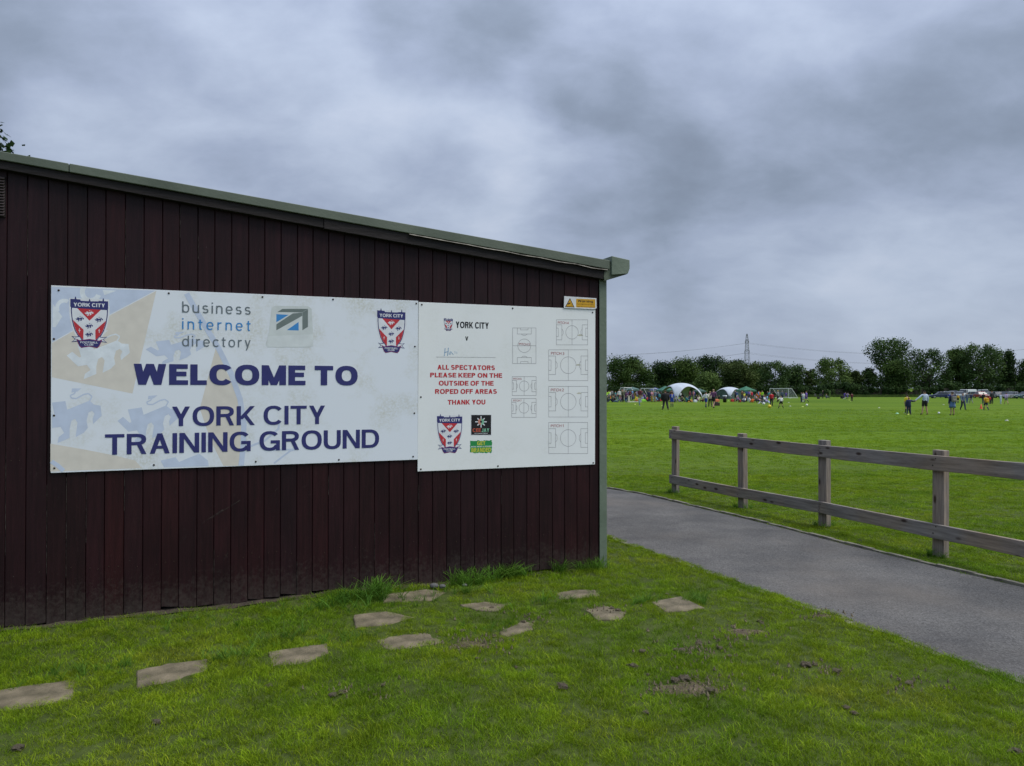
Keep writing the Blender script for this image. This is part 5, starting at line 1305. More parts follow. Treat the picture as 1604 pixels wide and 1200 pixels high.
far_tree(1153, 561, 38, 285, 'dark tree crown directly below the pylon, left of its foot', 'dark', 5, lobes=14, leaves=2600, low=.05, **K)
far_tree(1182, 566, 48, 280, 'olive crown just right of the pylon foot', 'olive', 55, lobes=16, leaves=2800, low=.05, **K)
far_tree(1155, 563.5, 62, 246, 'olive brown tree in front of the pylon, behind the green walled dome tent', 'olive', 6, lobes=24, leaves=4200, low=.05, lobe_r=.18, **K)
far_tree(1106, 582, 42, 236, 'low pale green bushy tree between the two dome tents', 'fresh', 7, lobes=16, leaves=3000, low=.04, **K)
far_tree(1212, 563.5, 50, 262, 'open tree with sky showing through, behind the white goal', 'ash', 8, lobes=20, leaves=2600, gap=.22, low=.12, lobe_r=.15, **K)
far_tree(1247, 569, 40, 268, 'loose round tree right of the white goal', 'ash', 9, lobes=16, leaves=2600, gap=.12, low=.1, **K)
far_tree(1270, 575, 18, 266, 'narrow small tree beside the clumpy ash', 'olive', 10, lobes=9, leaves=1000, gap=.1, low=.1, **K)
far_tree(1303, 558.5, 56, 252, 'tall clumpy ash with separate tufts of crown standing alone in the middle', 'fresh', 11, lobes=26, leaves=3200, gap=.15, low=.12, lobe_r=.135, **K)
far_tree(1337, 579, 28, 256, 'small bushy tree right of the clumpy ash', 'olive', 12, lobes=12, leaves=1800, low=.05, **K)
far_tree(1361, 574, 26, 262, 'small ragged tree in the dip before the highest tree', 'ash', 13, lobes=12, leaves=1700, gap=.1, low=.05, **K)
far_tree(1394, 526.5, 60, 258, 'highest tree of the line, bulbous crown on a leaning bare limb', 'ash', 14, lobes=30, leaves=3900, gap=.12, low=.3, lobe_r=.17, shape='top', **K)
far_tree(1402, 562, 54, 244, 'bushy lower tree filling the foot of the highest one', 'oak', 15, lobes=22, leaves=3800, low=.04, **K)
far_tree(1453, 542.5, 60, 256, 'ash right of the gap in the hedge, dotted with bits of sky', 'ash', 16, lobes=30, leaves=3700, gap=.18, low=.06, lobe_r=.15, **K)
far_tree(1500, 541, 46, 262, 'dense tree left of the twin ashes, behind the parked cars', 'oak', 17, lobes=22, leaves=3600, low=.05, lobe_r=.19, **K)
far_tree(1533, 536, 66, 256, 'wide twin stemmed ash above the white van', 'ash', 18, lobes=34, leaves=3900, gap=.25, low=.22, lobe_r=.14, **K)
far_tree(1580, 545, 34, 254, 'narrow ivy grown tree with a pointed top near the right edge', 'dark', 19, lobes=16, leaves=2200, gap=.08, low=.05, shape='cone', **K)
far_tree(1556, 541, 44, 270, 'half hidden crown between the twin ash and the ivy grown tree', 'ash', 21, lobes=16, leaves=2300, gap=.2, low=.1, **K)
far_tree(1612, 561, 52, 250, 'dark tree cut by the right edge of the picture', 'oak', 20, lobes=18, leaves=3000, low=.05, **K)
def hedge(px0, px1, dist, top, label, kind, seed, n, depth=4.0, leaf=.5):
    a = AT(px0, 612, dist); b = AT(px1, 612, dist); h = AT(px0, top, dist).z; r_ = np.random.default_rng(seed)
    L_ = b.x - a.x; m = int(L_ / 2.0); cs = []; rs = []
    for i in range(m):
        x = L_ * (i + .5) / m; hh = h * (.86 + .20 * math.sin(x * .21 + seed) * math.sin(x * .077 + 1) + r_.uniform(-.09, .12))
        for q_ in range(2): cs.append((x, r_.uniform(-.3, .3) * depth, hh * (.30 + .38 * q_))); rs.append(hh * .36)
    o = obj('hedge', leaf_cloud('hedge', cs, rs, n, leaf, LEAF[kind], r_, flat=.95, shell=.3, zmin=0), loc=(a.x, dist, 0), label=label, cat='hedge')
    # woody core so that no daylight shows through the foot
    c = MB(); 
    for i in range(m):
        x = L_ * i / m; c.box(x, x + L_ / m + .01, -.5, .9, 0, h * .52 + .3 * math.sin(i * 1.9))
    c.build('branches', M_BARK, o)
hedge(900, 1420, 240, 601, 'long overgrown hedge below the trees, behind the tents and goals', 'dark', 3, 21000)
hedge(1434, 1680, 236, 600, 'overgrown hedge behind the row of parked cars', 'dark', 5, 11000)
hedge(1416, 1438, 250, 610, 'low gap filler hedge through which a far field shows', 'olive', 6, 800, 2.0, .4)
# rough strip of long grass at the foot of the hedge
r_ = np.random.default_rng(4); n = 9000; x = r_.uniform(20, 190, n); y = r_.uniform(196, 228, n); hh = r_.uniform(.25, .6, n); w_ = r_.uniform(.2, .5, n)
V = np.stack([np.stack([x - w_, y, 0 * x], -1), np.stack([x + w_, y + .1, 0 * x], -1), np.stack([x + w_ * .4, y, hh], -1), np.stack([x - w_ * .5, y, hh * .9], -1)], 1)
rg = quads_mesh('rough_grass', V.reshape(-1, 3), np.arange(4 * n).reshape(n, 4), leaf_material('rough_grass_blades', (.040, .075, .018), (.095, .130, .035)))
at = rg.attributes.new('tint', 'FLOAT', 'POINT'); at.data.foreach_set('value', np.repeat(r_.uniform(0, 1, n), 4).astype(np.float32))
obj('rough_grass', rg, kind='stuff', label='strip of long rough grass between the mown field and the hedge')
# far wood behind the gap, and the roof-high tree behind the clubhouse
r_ = np.random.default_rng(8); cs = []; rs = []
for i in range(60): cs.append((-40 + i * 7 + 20 * 0, r_.uniform(-8, 8), r_.uniform(4, 11))); rs.append(r_.uniform(6, 9))
fw = leaf_cloud('far_wood', cs, rs, 9000, 1.6, leaf_material('haze_tinted_leaves', (.045, .075, .060), (.085, .120, .090)), r_, zmin=0)  # bluish haze of distance is mixed into the leaf colour
obj('far_wood', fw, loc=(190, 760, 3), kind='stuff', label='hazy blue green wood far beyond the gap in the hedge')
bt = tree('tree', 'dark tree top peeping over the high end of the clubhouse roof', (-13.15, 17.5, 0), 8.2, 5.2, 'dark', 40, lobes=50, leaves=24000, low=.3, leaf=.12, dens=1.6, lobe_r=.15)

# ------------------------------------------------------------------ pylon and wires
M_STEEL = mat('galvanised_steel', (.20, .21, .23), .6, .5, var=.1)
pyd = 676.0; pb_ = AT(1170.3, 612, pyd); ph = AT(1170.3, 522, pyd).z
py = root('pylon', 'tall grey steel lattice pylon rising behind the trees', 'pylon', (pb_.x, pb_.y, 0), 0)
def width_at(z):
    f = z / ph
    return 7.0 * (1 - f) ** 1.25 * .9 + 1.5 if f < .95 else 1.5 * (1 - (f - .95) * 14)
lv = [0, 8, 15, 21, 26, 30.5, 34.5, 38, 41, 44, 47, ph - .6]
mb = MB(); br = MB()
for a, b in zip(lv[:-1], lv[1:]):
    wa, wb_ = max(.25, width_at(a)) / 2, max(.25, width_at(b)) / 2
    cA = [(-wa, -wa, a), (wa, -wa, a), (wa, wa, a), (-wa, wa, a)]; cB = [(-wb_, -wb_, b), (wb_, -wb_, b), (wb_, wb_, b), (-wb_, wb_, b)]
    for i in range(4):
        mb.bar(cA[i], cB[i], .19); j = (i + 1) % 4; br.bar(cA[i], cB[j], .10); br.bar(cA[j], cB[i], .10); br.bar(cB[i], cB[j], .10)
mb.build('mast', M_STEEL, py); br.build('bracing', M_STEEL, py)
ARM = [(AT(0, 534, pyd).z, 3.2), (AT(0, 549.5, pyd).z, 4.2), (AT(0, 564, pyd).z, 3.4)]
la = math.radians(78)                                    # arms point almost straight at the lens
ax_ = Vector((math.cos(la), -math.sin(la), 0))
for z, l in ARM:
    for sg in (-1, 1):
        a = MB(); tip = ax_ * l * sg
        a.bar(Vector((0, 0, z + 1.1)), tip + Vector((0, 0, z)), .16).bar(Vector((.4, 0, z)), tip + Vector((0, 0, z)), .2).bar(Vector((-.4, 0, z)), tip + Vector((0, 0, z)), .2)
        a.build('cross_arm', M_STEEL, py)
        i_ = MB(); i_.lathe([(.05, 0), (.16, -.3), (.16, -1.6), (.05, -1.9)], (tip.x, tip.y, z), 6); i_.build('insulator', mat('insulator_glaze', (.08, .06, .06), .3), py)
M_WIRE = mat('power_line', (.10, .11, .13), .6)
wlab = ['topmost', 'middle', 'lowest']
for k_, (z, l) in enumerate(ARM):
    for sg in (-1, 1):
        for side_, sx in (('left', -1), ('right', 1)):
            tip = Vector((pb_.x, pb_.y, 0)) + ax_ * l * sg; pts = []
            d_ = Vector((sx * 300, 18 * sx + 6, 0))
            for i in range(25):
                f = i / 24; pts.append(tip + d_ * f + Vector((0, 0, z - 1.9 + -4 * (9.5 if sx > 0 else 11.5) * f * (1 - f))))
            w_ = MB()
            for p, q_ in zip(pts[:-1], pts[1:]): w_.bar(p, q_, .055, .055, n=4)
            w_.build('power_line', M_WIRE, label='%s power line %s the pylon, %s conductor' % (wlab[k_], 'coming in behind the clubhouse to' if sx < 0 else 'going over the field side from', 'near' if sg > 0 else 'far'), cat='power line', group='power lines carried by the pylon')

# ------------------------------------------------------------------ dome tents and gazebos
M_CANVAS = mat('white_canopy', (.43, .48, .54), .6, var=.06, scale=1.2); M_DKCAN = mat('dark_green_wall_cloth', (.050, .085, .075), .8, var=.15, scale=1)
M_PIPE = mat('dark_tent_pole', (.04, .045, .05), .5)
def dome(name, label, base, Rd, H, rz, walls=()):
    t = root(name, label, 'tent', base, rz)
    prof = lambda q_: H * math.sqrt(max(0, 1 - min(1, q_) ** 2.1))
    vs, fs = [], []; na, nr = 72, 12
    def edge_r(th):
        a = (th + math.pi / 4) % (math.pi / 2) - math.pi / 4     # 0 at mid side, +-45 deg at legs
        straight = math.cos(math.pi / 4) / math.cos(a)
        return min(1.0, straight * 1.09 * (1 - .20 * max(0, math.cos(2 * a)) ** 1.3))
    for i in range(na):
        th = 2 * math.pi * i / na; re = edge_r(th)
        for j in range(nr + 1):
            q_ = re * j / nr; vs.append((Rd * q_ * math.cos(th), Rd * q_ * math.sin(th), prof(q_) * (1 - .0) ))
    for i in range(na):
        for j in range(nr): fs.append((i * (nr + 1) + j, ((i + 1) % na) * (nr + 1) + j, ((i + 1) % na) * (nr + 1) + j + 1, i * (nr + 1) + j + 1))
    me = MB().add(vs, fs).mesh('canopy', M_CANVAS, smooth=True); c = obj('canopy', me, t)
    sd = c.modifiers.new('cloth', 'SOLIDIFY'); sd.thickness = .02
    # four arched edge poles
    for s_ in range(4):
        p = MB(); pts = []
        for i in range(13):
            th = math.pi / 2 * s_ + math.pi / 2 * i / 12 - math.pi / 4; q_ = edge_r(th); pts.append((Rd * q_ * math.cos(th), Rd * q_ * math.sin(th), prof(q_)))
        for a, b in zip(pts[:-1], pts[1:]): p.bar(a, b, .045, .045, n=5)
        p.build('pole', M_PIPE, t)
    for s_ in walls:
        vs, fs = [], []; n = 12
        for i in range(n + 1):
            th = math.pi / 2 * s_ + math.pi / 2 * i / n - math.pi / 4; q_ = edge_r(th) * .985; x, y = Rd * q_ * math.cos(th), Rd * q_ * math.sin(th)
            vs += [(x * 1.06, y * 1.06, 0), (x, y, prof(q_) * .98)]
        fs = [(2 * i, 2 * i + 2, 2 * i + 3, 2 * i + 1) for i in range(n)]
        MB().add(vs, fs).build('side_wall', M_DKCAN, t)
    return t
b = G(1067, 628.5); dome('dome_tent', 'large white dome shelter with four legs and open arches, between the crowd', b, 3.4, 2.85, R(20))
b = G(1142.5, 624.8); dome('dome_tent', 'smaller dome shelter with a white cap and dark green side walls, beside the bin', b, 3.1, 2.4, R(31), walls=(0, 1, 2, 3))
def gazebo(label, px, basey, halfpx, toppx, eavepx, col, rz):
    b = G(px, basey); d = b.y; w = halfpx * d / FPX * .82; zt = AT(px, toppx, d).z; ze = AT(px, eavepx, d).z
    t = root('gazebo', label, 'gazebo', b, rz, 'pop up gazebos among the crowd')
    r = MB(); k = 6; vs = []
    for (sx, sy) in ((-1, -1), (1, -1), (1, 1), (-1, 1)): vs += [(sx * w, sy * w, ze)]
    mid = [((vs[i][0] + vs[(i + 1) % 4][0]) / 2 * .97, (vs[i][1] + vs[(i + 1) % 4][1]) / 2 * .97, ze + .06) for i in range(4)]
    rg_ = [(v[0] * .5, v[1] * .5, ze + (zt - ze) * .48) for v in vs]
    r.add(vs + mid + rg_ + [(0, 0, zt)], [(i, 4 + i, 8 + i) for i in range(4)] + [(4 + i, (i + 1) % 4, 8 + (i + 1) % 4, 8 + i) for i in range(4)] + [(8 + i, 8 + (i + 1) % 4, 12) for i in range(4)])
    r.add([(v[0], v[1], v[2]) for v in vs] + [(v[0] * 1.01, v[1] * 1.01, ze - .22) for v in vs], [(i, (i + 1) % 4, 4 + (i + 1) % 4, 4 + i) for i in range(4)])
    o = r.build('roof', mat('gazebo_cloth_%d' % (col[0] * 1000), col, .7, var=.08, scale=1.5), t)
    for sx in (-1, 1):
        for sy in (-1, 1): MB().box(sx * w * .98 - .02, sx * w * .98 + .02, sy * w * .98 - .02, sy * w * .98 + .02, 0, ze).build('leg', M_STEEL, t)
    return t
gazebo('bright green pop up gazebo right of the green walled dome tent', 1168.5, 625.5, 14, 605, 611.5, (.018, .115, .060), .3)
gazebo('grey green pop up gazebo at the left of the crowd, next to the corner post', 991, 625.5, 12, 606, 610.5, (.055, .110, .100), .5)
gazebo('blue pop up gazebo behind the left goal', 1026, 624, 10, 607, 610.5, (.030, .050, .170), .1)
gazebo('green pop up gazebo partly hidden by the large white dome shelter', 1042, 625, 14, 604.5, 611.5, (.020, .110, .075), .2)
gazebo('dark green tent roof peeping out right of the large white dome shelter', 1095, 624, 10, 608, 613, (.025, .075, .062), .6)

# ------------------------------------------------------------------ goals
M_GOAL = mat('white_goal_paint', (.62, .64, .66), .5, var=.05); M_NET = mat('goal_net', (.42, .45, .47), .8)
def goal(label, pl, pr, hh, back, rz_extra=0):
    a, b = G(*pl), G(*pr); d = b - a; w = d.length; ang = math.atan2(d.y, d.x)
    t = root('football_goal', label, 'goal', a, ang, 'portable white goals')
    for x in (0, w): MB().bar((x, 0, 0), (x, 0, hh), .06, .06, n=8).build('post', M_GOAL, t)
    MB().bar((-.05, 0, hh), (w + .05, 0, hh), .06, .06, n=8).build('crossbar', M_GOAL, t)
    for x in (0, w):
        f = MB(); f.bar((x, 0, .04), (x, back, .04), .05, .05, n=6).bar((x, back, .04), (x, back * .35, hh), .045, .045, n=6).bar((x, back * .35, hh), (x, 0, hh), .045, .045, n=6); f.build('side_frame', M_GOAL, t)
    MB().bar((0, back, .04), (w, back, .04), .05, .05, n=6).build('ground_bar', M_GOAL, t)
    nt_ = MB(); st = .32; th = .016
    P0, P1 = Vector((0, back * .35, hh)), Vector((0, back, .05)); k = int((P1 - P0).length / st)
    for i in range(int(w / st) + 1):
        x = i * st; nt_.bar(P0 + Vector((x, 0, 0)), P1 + Vector((x, 0, 0)), th, th)
    for i in range(k): p = P0.lerp(P1, i / k); nt_.bar(p, p + Vector((w, 0, 0)), th, th)
    for x in (0, w):
        for i in range(1, 5):
            f = i / 5; nt_.bar((x, back * f * .9, .05), (x, back * f * .6, hh * (1 if f < .4 else 1 - (f - .4) / .75)), th, th)
    o = nt_.build('net', M_NET, t); o['kind'] = 'stuff'
goal('white goal in the middle of the field with its side frame towards the right', (1206, 622.8), (1235, 623.6), 2.13, 2.1)
goal('white goal standing among the crowd left of the large dome shelter', (1004, 624.2), (1023.5, 624.6), 2.1, 1.9)
goal('white goal half hidden by people at the left end of the crowd', (977.5, 626), (989, 625.6), 2.2, 1.8)

# ------------------------------------------------------------------ parked cars
M_GLASS = mat('car_glass', (.035, .042, .050), .08, var=.05, spec=.6); M_TYRE = mat('tyre', (.02, .02, .02), .8); M_RIM = mat('wheel_rim', (.35, .36, .38), .35, .6)
M_LAMP = mat('headlamp', (.60, .62, .62), .15); M_TAIL = mat('tail_lamp', (.35, .02, .02), .3); M_PLATE = mat('number_plate', (.60, .60, .55), .5)
def car(label, px, py_, col, rz, kind='hatch', sc=1.0):
    b = G(px, py_); t = root('parked_car' if kind != 'van' else 'parked_van', label, 'car' if kind != 'van' else 'van', b, R(rz), 'cars parked in a row at the far edge of the field')
    L_ = {'hatch': 4.0, 'saloon': 4.5, 'estate': 4.6, 'suv': 4.5, 'van': 4.9}[kind] * sc; Wd_ = {'van': 1.95, 'suv': 1.85}.get(kind, 1.74) * sc; H = {'hatch': 1.46, 'saloon': 1.43, 'estate': 1.5, 'suv': 1.68, 'van': 1.95}[kind] * sc
    hl = L_ / 2; pm = mat('car_paint_%02d_%02d_%02d' % tuple(int(c * 99) for c in col), col, .25, var=.02, spec=.6)
    belt = H * .60 if kind != 'van' else H * .55; hood = belt * .96
    x_ws = {'hatch': -hl * .45, 'saloon': -hl * .42, 'estate': -hl * .45, 'suv': -hl * .42, 'van': -hl * .62}[kind]; x_rf = x_ws + (.62 if kind != 'van' else .55)
    x_rr = {'hatch': hl * .62, 'saloon': hl * .35, 'estate': hl * .78, 'suv': hl * .76, 'van': hl * .95}[kind]; x_rb = {'hatch': hl * .93, 'saloon': hl * .66, 'estate': hl * .95, 'suv': hl * .95, 'van': hl * .99}[kind]
    body = [(-hl, .28), (-hl * 1.0, belt * .72), (-hl * .94, hood * .90), (x_ws, belt), (x_rb, belt), (hl * .97, belt * (.98 if kind == 'saloon' else 1)), (hl, belt * .75), (hl, .30), (hl * .8, .24), (-hl * .8, .24)]
    secs = [(-Wd_ / 2, .90), (-Wd_ / 2 + .05, 1.0), (Wd_ / 2 - .05, 1.0), (Wd_ / 2, .90)]
    mb = MB(); n = len(body)
    for (y, f) in secs: mb.v += [Vector((x * (1 - (1 - f) * .08), y, .26 + (z - .26) * (1 - (1 - f) * .5))) for x, z in body]
    for s_ in range(3): mb.f += [[s_ * n + i, s_ * n + (i + 1) % n, (s_ + 1) * n + (i + 1) % n, (s_ + 1) * n + i] for i in range(n)]
    mb.f += [list(range(n)), list(range(4 * n - 1, 3 * n - 1, -1))]
    bo = mb.build('body', pm, t, bevel=.03)
    def cab(z0, z1, in0, in1, xs0, xs1):
        w0, w1 = Wd_ / 2 - in0, Wd_ / 2 - in1
        return MB().add([(xs0[0], -w0, z0), (xs0[1], -w0, z0), (xs0[1], w0, z0), (xs0[0], w0, z0), (xs1[0], -w1, z1), (xs1[1], -w1, z1), (xs1[1], w1, z1), (xs1[0], w1, z1)],
                        [(3, 2, 1, 0), (4, 5, 6, 7), (0, 1, 5, 4), (1, 2, 6, 5), (2, 3, 7, 6), (3, 0, 4, 7)])
    cab(belt - .02, H - .05, .08, .20, (x_ws + .02, x_rb - .02), (x_rf, x_rr)).build('windows', M_GLASS, t)
    rf = cab(H - .07, H, .19, .27, (x_rf - .06, x_rr + .06), (x_rf + .06, x_rr - .08)).build('roof', pm, t, bevel=.02)
    for xx in ([x_ws + .95, x_rr - .25] if kind != 'van' else [x_ws + 1.0]):
        MB().add([(xx - .05, -Wd_ / 2 + .075, belt), (xx + .05, -Wd_ / 2 + .075, belt), (xx + .05, -Wd_ / 2 + .195, H - .05), (xx - .05, -Wd_ / 2 + .195, H - .05),
                  (xx - .05, Wd_ / 2 - .075, belt), (xx + .05, Wd_ / 2 - .075, belt), (xx + .05, Wd_ / 2 - .195, H - .05), (xx - .05, Wd_ / 2 - .195, H - .05)], [(0, 1, 2, 3), (7, 6, 5, 4)]).build('pillar', pm, t)
    if kind == 'van': cab(belt - .01, H - .04, .075, .16, (x_ws + 1.3, hl * .985), (x_ws + 1.3, hl * .97)).build('load_bay', pm, t, bevel=.02)
    for x in (-hl * .62, hl * .60):
        for sy in (-1, 1):
            w_ = MB().lathe([(0, -.10), (.22, -.10), (.31, -.09), (.32, 0), (.31, .09), (0, .10)], (0, 0, 0), 16, 'y').build('wheel', M_TYRE, t); w_.location = (x, sy * (Wd_ / 2 - .08), .32)
            MB().lathe([(0, -.108), (.20, -.104), (.21, -.09)] if sy < 0 else [(0, .108), (.20, .104), (.21, .09)], (0, 0, 0), 12, 'y').build('rim', M_RIM, w_)
    for sy in (-1, 1):
        y = sy * (Wd_ / 2 - .28)
        MB().box(-hl - .015, -hl + .05, y - .17, y + .17, belt * .66, belt * .82).build('headlight', M_LAMP, t, bevel=.01)
        MB().box(hl - .05, hl + .015, y - .10 * (1), y + .16, belt * .62, belt * .92).build('tail_light', M_TAIL, t, bevel=.01)
    MB().box(-hl - .02, -hl + .02, -.26, .26, .42, .53).build('number_plate', M_PLATE, t); MB().box(hl - .02, hl + .02, -.26, .26, .5, .61).build('number_plate', M_PLATE, t)
    return t
for a in (('dark blue saloon at the left end of the car row, bonnet to the left', 1473, 623.9, (.022, .035, .085), -12, 'saloon'),
          ('silver grey estate with people at its tailgate, second in the row', 1484, 622.8, (.25, .27, .30), 28, 'estate'),
          ('dark grey off-roader behind the woman in the denim skirt', 1494, 622.6, (.06, .065, .075), 70, 'suv'),
          ('pale silver hatchback between the off-roader and the white van', 1504, 622.9, (.30, .34, .36), 60, 'hatch'),
          ('white van with a dark side window in the middle of the row', 1513, 622.6, (.62, .65, .68), 14, 'van'),
          ('silver green hatchback right of the white van', 1528, 623.3, (.20, .25, .25), 152, 'hatch'),
          ('red hatchback in front of the white roofed van', 1537, 623.8, (.30, .035, .045), 80, 'hatch'),
          ('white roofed van standing behind the red hatchback', 1541, 621.6, (.60, .62, .64), 75, 'van'),
          ('grey saloon right of the red hatchback', 1553, 623.2, (.10, .11, .13), 66, 'saloon'),
          ('dark grey hatchback behind the two pale dressed walkers', 1564, 623.6, (.05, .055, .06), 70, 'hatch'),
          ('black estate near the silver coupe', 1576, 624.0, (.025, .025, .03), 40, 'estate'),
          ('silver low saloon near the right end of the row', 1586, 624.2, (.22, .23, .25), 16, 'saloon'),
          ('dark teal car cut by the right edge of the picture', 1606, 624.6, (.02, .06, .075), 10, 'hatch')):
    car(*a)

# ------------------------------------------------------------------ people
def P3(*a): return Vector(a)
def make_pose(name):
    """joints of a 1.75 m figure that faces -Y, feet on z = 0"""
    J = dict(pelvis=P3(0, 0, .96), spine=P3(0, .01, 1.14), chest=P3(0, .01, 1.34), neck=P3(0, 0, 1.49), jaw=P3(0, -.02, 1.565), head=P3(0, 0, 1.655), top=P3(0, .005, 1.715),
             shl=P3(.175, 0, 1.42), ell=P3(.225, .02, 1.15), wrl=P3(.235, -.04, .90), hal=P3(.235, -.06, .82), hil=P3(.09, 0, .92), knl=P3(.10, -.015, .50), anl=P3(.105, .02, .09), tol=P3(.12, -.15, .04))
    for k in ('sh', 'el', 'wr', 'ha', 'hi', 'kn', 'an', 'to'): v = J[k + 'l']; J[k + 'r'] = P3(-v.x, v.y, v.z)
    def up(**k):
        for a, b in k.items(): J[a] = P3(*b)
    if name == 'walk': up(knl=(.09, -.16, .52), anl=(.09, -.24, .10), tol=(.10, -.39, .06), knr=(-.09, .05, .50), anr=(-.09, .30, .14), tor=(-.10, .18, .04), wrl=(.26, .14, .95), hal=(.26, .17, .87), ell=(.23, .12, 1.16), elr=(-.23, -.06, 1.15), wrr=(-.23, -.24, 1.0), har=(-.22, -.30, .94))
    elif name == 'stride': up(knl=(.11, -.03, .50), anl=(.17, .02, .09), tol=(.20, -.14, .04), knr=(-.13, .0, .50), anr=(-.19, .04, .09), tor=(-.22, -.12, .04))
    elif name == 'folded': up(ell=(.25, -.03, 1.16), wrl=(.05, -.22, 1.20), hal=(-.05, -.22, 1.22), elr=(-.25, -.03, 1.16), wrr=(-.05, -.19, 1.17), har=(.05, -.20, 1.15))
    elif name == 'hips': up(ell=(.36, .06, 1.18), wrl=(.20, -.02, 1.02), hal=(.13, -.06, 1.0), elr=(-.36, .06, 1.18), wrr=(-.20, -.02, 1.02), har=(-.13, -.06, 1.0))
    elif name == 'kick': up(pelvis=(0, 0, .93), chest=(0, -.05, 1.32), spine=(0, -.02, 1.12), neck=(0, -.07, 1.47), jaw=(0, -.10, 1.54), head=(0, -.09, 1.63), top=(0, -.09, 1.69), shl=(.17, -.05, 1.40), shr=(-.17, -.05, 1.40), ell=(.38, .0, 1.30), wrl=(.60, .03, 1.18), hal=(.67, .02, 1.14), elr=(-.26, -.08, 1.14), wrr=(-.30, -.25, 1.0), har=(-.30, -.31, .96),
                            knl=(.20, -.06, .50), anl=(.34, .0, .12), tol=(.38, -.14, .06), knr=(-.16, -.12, .52), anr=(-.26, .04, .10), tor=(-.30, -.10, .04))
    elif name == 'run': up(chest=(0, -.08, 1.32), neck=(0, -.13, 1.46), jaw=(0, -.17, 1.53), head=(0, -.15, 1.62), top=(0, -.14, 1.68), shl=(.17, -.09, 1.39), shr=(-.17, -.09, 1.39), knl=(.09, -.30, .62), anl=(.09, -.12, .26), tol=(.10, -.26, .18), knr=(-.09, .06, .48), anr=(-.10, .34, .16), tor=(-.10, .26, .04),
                           ell=(.26, .12, 1.16), wrl=(.24, -.02, 1.0), hal=(.22, -.09, 1.0), elr=(-.26, -.20, 1.18), wrr=(-.18, -.38, 1.28), har=(-.16, -.45, 1.32))
    elif name == 'reach': up(ell=(.40, .02, 1.24), wrl=(.62, .0, 1.06), hal=(.70, .0, 1.01), knl=(.12, -.02, .50), anl=(.20, .02, .09), tol=(.24, -.13, .04), knr=(-.12, .0, .50), anr=(-.17, .05, .09), tor=(-.2, -.10, .04), elr=(-.24, .03, 1.15), wrr=(-.24, -.03, .92))
    elif name == 'handup': up(elr=(-.36, -.02, 1.34), wrr=(-.60, -.04, 1.36), har=(-.68, -.05, 1.38), knl=(.12, -.02, .50), anl=(.18, .02, .09), tol=(.22, -.13, .04), knr=(-.12, .0, .50), anr=(-.15, .05, .09), tor=(-.18, -.10, .04))
    elif name == 'armup': up(elr=(-.36, -.02, 1.30), wrr=(-.56, -.02, 1.36), har=(-.63, -.02, 1.42))
    elif name == 'sit': up(pelvis=(0, 0, .13), spine=(0, .04, .32), chest=(0, .03, .52), neck=(0, -.02, .67), jaw=(0, -.06, .74), head=(0, -.05, .83), top=(0, -.04, .89), shl=(.17, .02, .60), shr=(-.17, .02, .60), ell=(.25, -.10, .40), wrl=(.18, -.32, .38), hal=(.15, -.39, .37), elr=(-.25, -.10, .40), wrr=(-.18, -.32, .38), har=(-.15, -.39, .37),
                           hil=(.09, -.02, .12), hir=(-.09, -.02, .12), knl=(.16, -.36, .40), knr=(-.16, -.36, .40), anl=(.13, -.62, .08), anr=(-.13, -.62, .08), tol=(.15, -.78, .05), tor=(-.15, -.78, .05))
    elif name == 'loll': up(pelvis=(0, 0, .13), spine=(0, .12, .28), chest=(0, .24, .45), neck=(0, .27, .60), jaw=(0, .25, .67), head=(0, .28, .75), top=(0, .29, .81), shl=(.17, .26, .53), shr=(-.17, .26, .53), ell=(.22, .46, .32), wrl=(.22, .50, .08), hal=(.23, .44, .04), elr=(-.22, .46, .32), wrr=(-.22, .50, .08), har=(-.23, .44, .04),
                            hil=(.09, -.02, .12), hir=(-.09, -.02, .12), knl=(.12, -.40, .28), knr=(-.12, -.42, .14), anl=(.11, -.74, .08), anr=(-.11, -.82, .08), tol=(.13, -.84, .18), tor=(-.13, -.92, .18))
    elif name == 'crouch': up(pelvis=(0, .10, .42), spine=(0, .05, .60), chest=(0, -.06, .76), neck=(0, -.16, .88), jaw=(0, -.22, .93), head=(0, -.22, 1.02), top=(0, -.20, 1.08), shl=(.17, -.10, .82), shr=(-.17, -.10, .82), ell=(.24, -.22, .58), wrl=(.15, -.40, .52), hal=(.12, -.47, .50), elr=(-.24, -.22, .58), wrr=(-.15, -.40, .52), har=(-.12, -.47, .50),
                              hil=(.09, .08, .38), hir=(-.09, .08, .38), knl=(.14, -.34, .44), knr=(-.14, -.28, .38), anl=(.12, -.10, .10), anr=(-.12, .0, .10), tol=(.13, -.26, .04), tor=(-.13, -.16, .04))
    return J
RAD = dict(pelvis=(.150, .112), spine=(.135, .102), chest=(.155, .108), neck=(.052, .052), jaw=(.068, .075), head=(.086, .098), top=(.062, .070), sh=(.062, .060), el=(.044, .044), wr=(.030, .028), ha=(.036, .022),
           hi=(.085, .090), kn=(.056, .058), an=(.038, .040), to=(.042, .030))
BONES = [('pelvis', 'spine', 'torso'), ('spine', 'chest', 'torso'), ('chest', 'neck', 'neck'), ('neck', 'jaw', 'head'), ('jaw', 'head', 'head'), ('head', 'top', 'head')]
for q_ in 'lr': BONES += [('chest', 'sh' + q_, 'torso'), ('sh' + q_, 'el' + q_, 'uarm'), ('el' + q_, 'wr' + q_, 'farm'), ('wr' + q_, 'ha' + q_, 'hand'), ('pelvis', 'hi' + q_, 'hip'), ('hi' + q_, 'kn' + q_, 'thigh'), ('kn' + q_, 'an' + q_, 'shin'), ('an' + q_, 'to' + q_, 'foot')]
POSES = {}
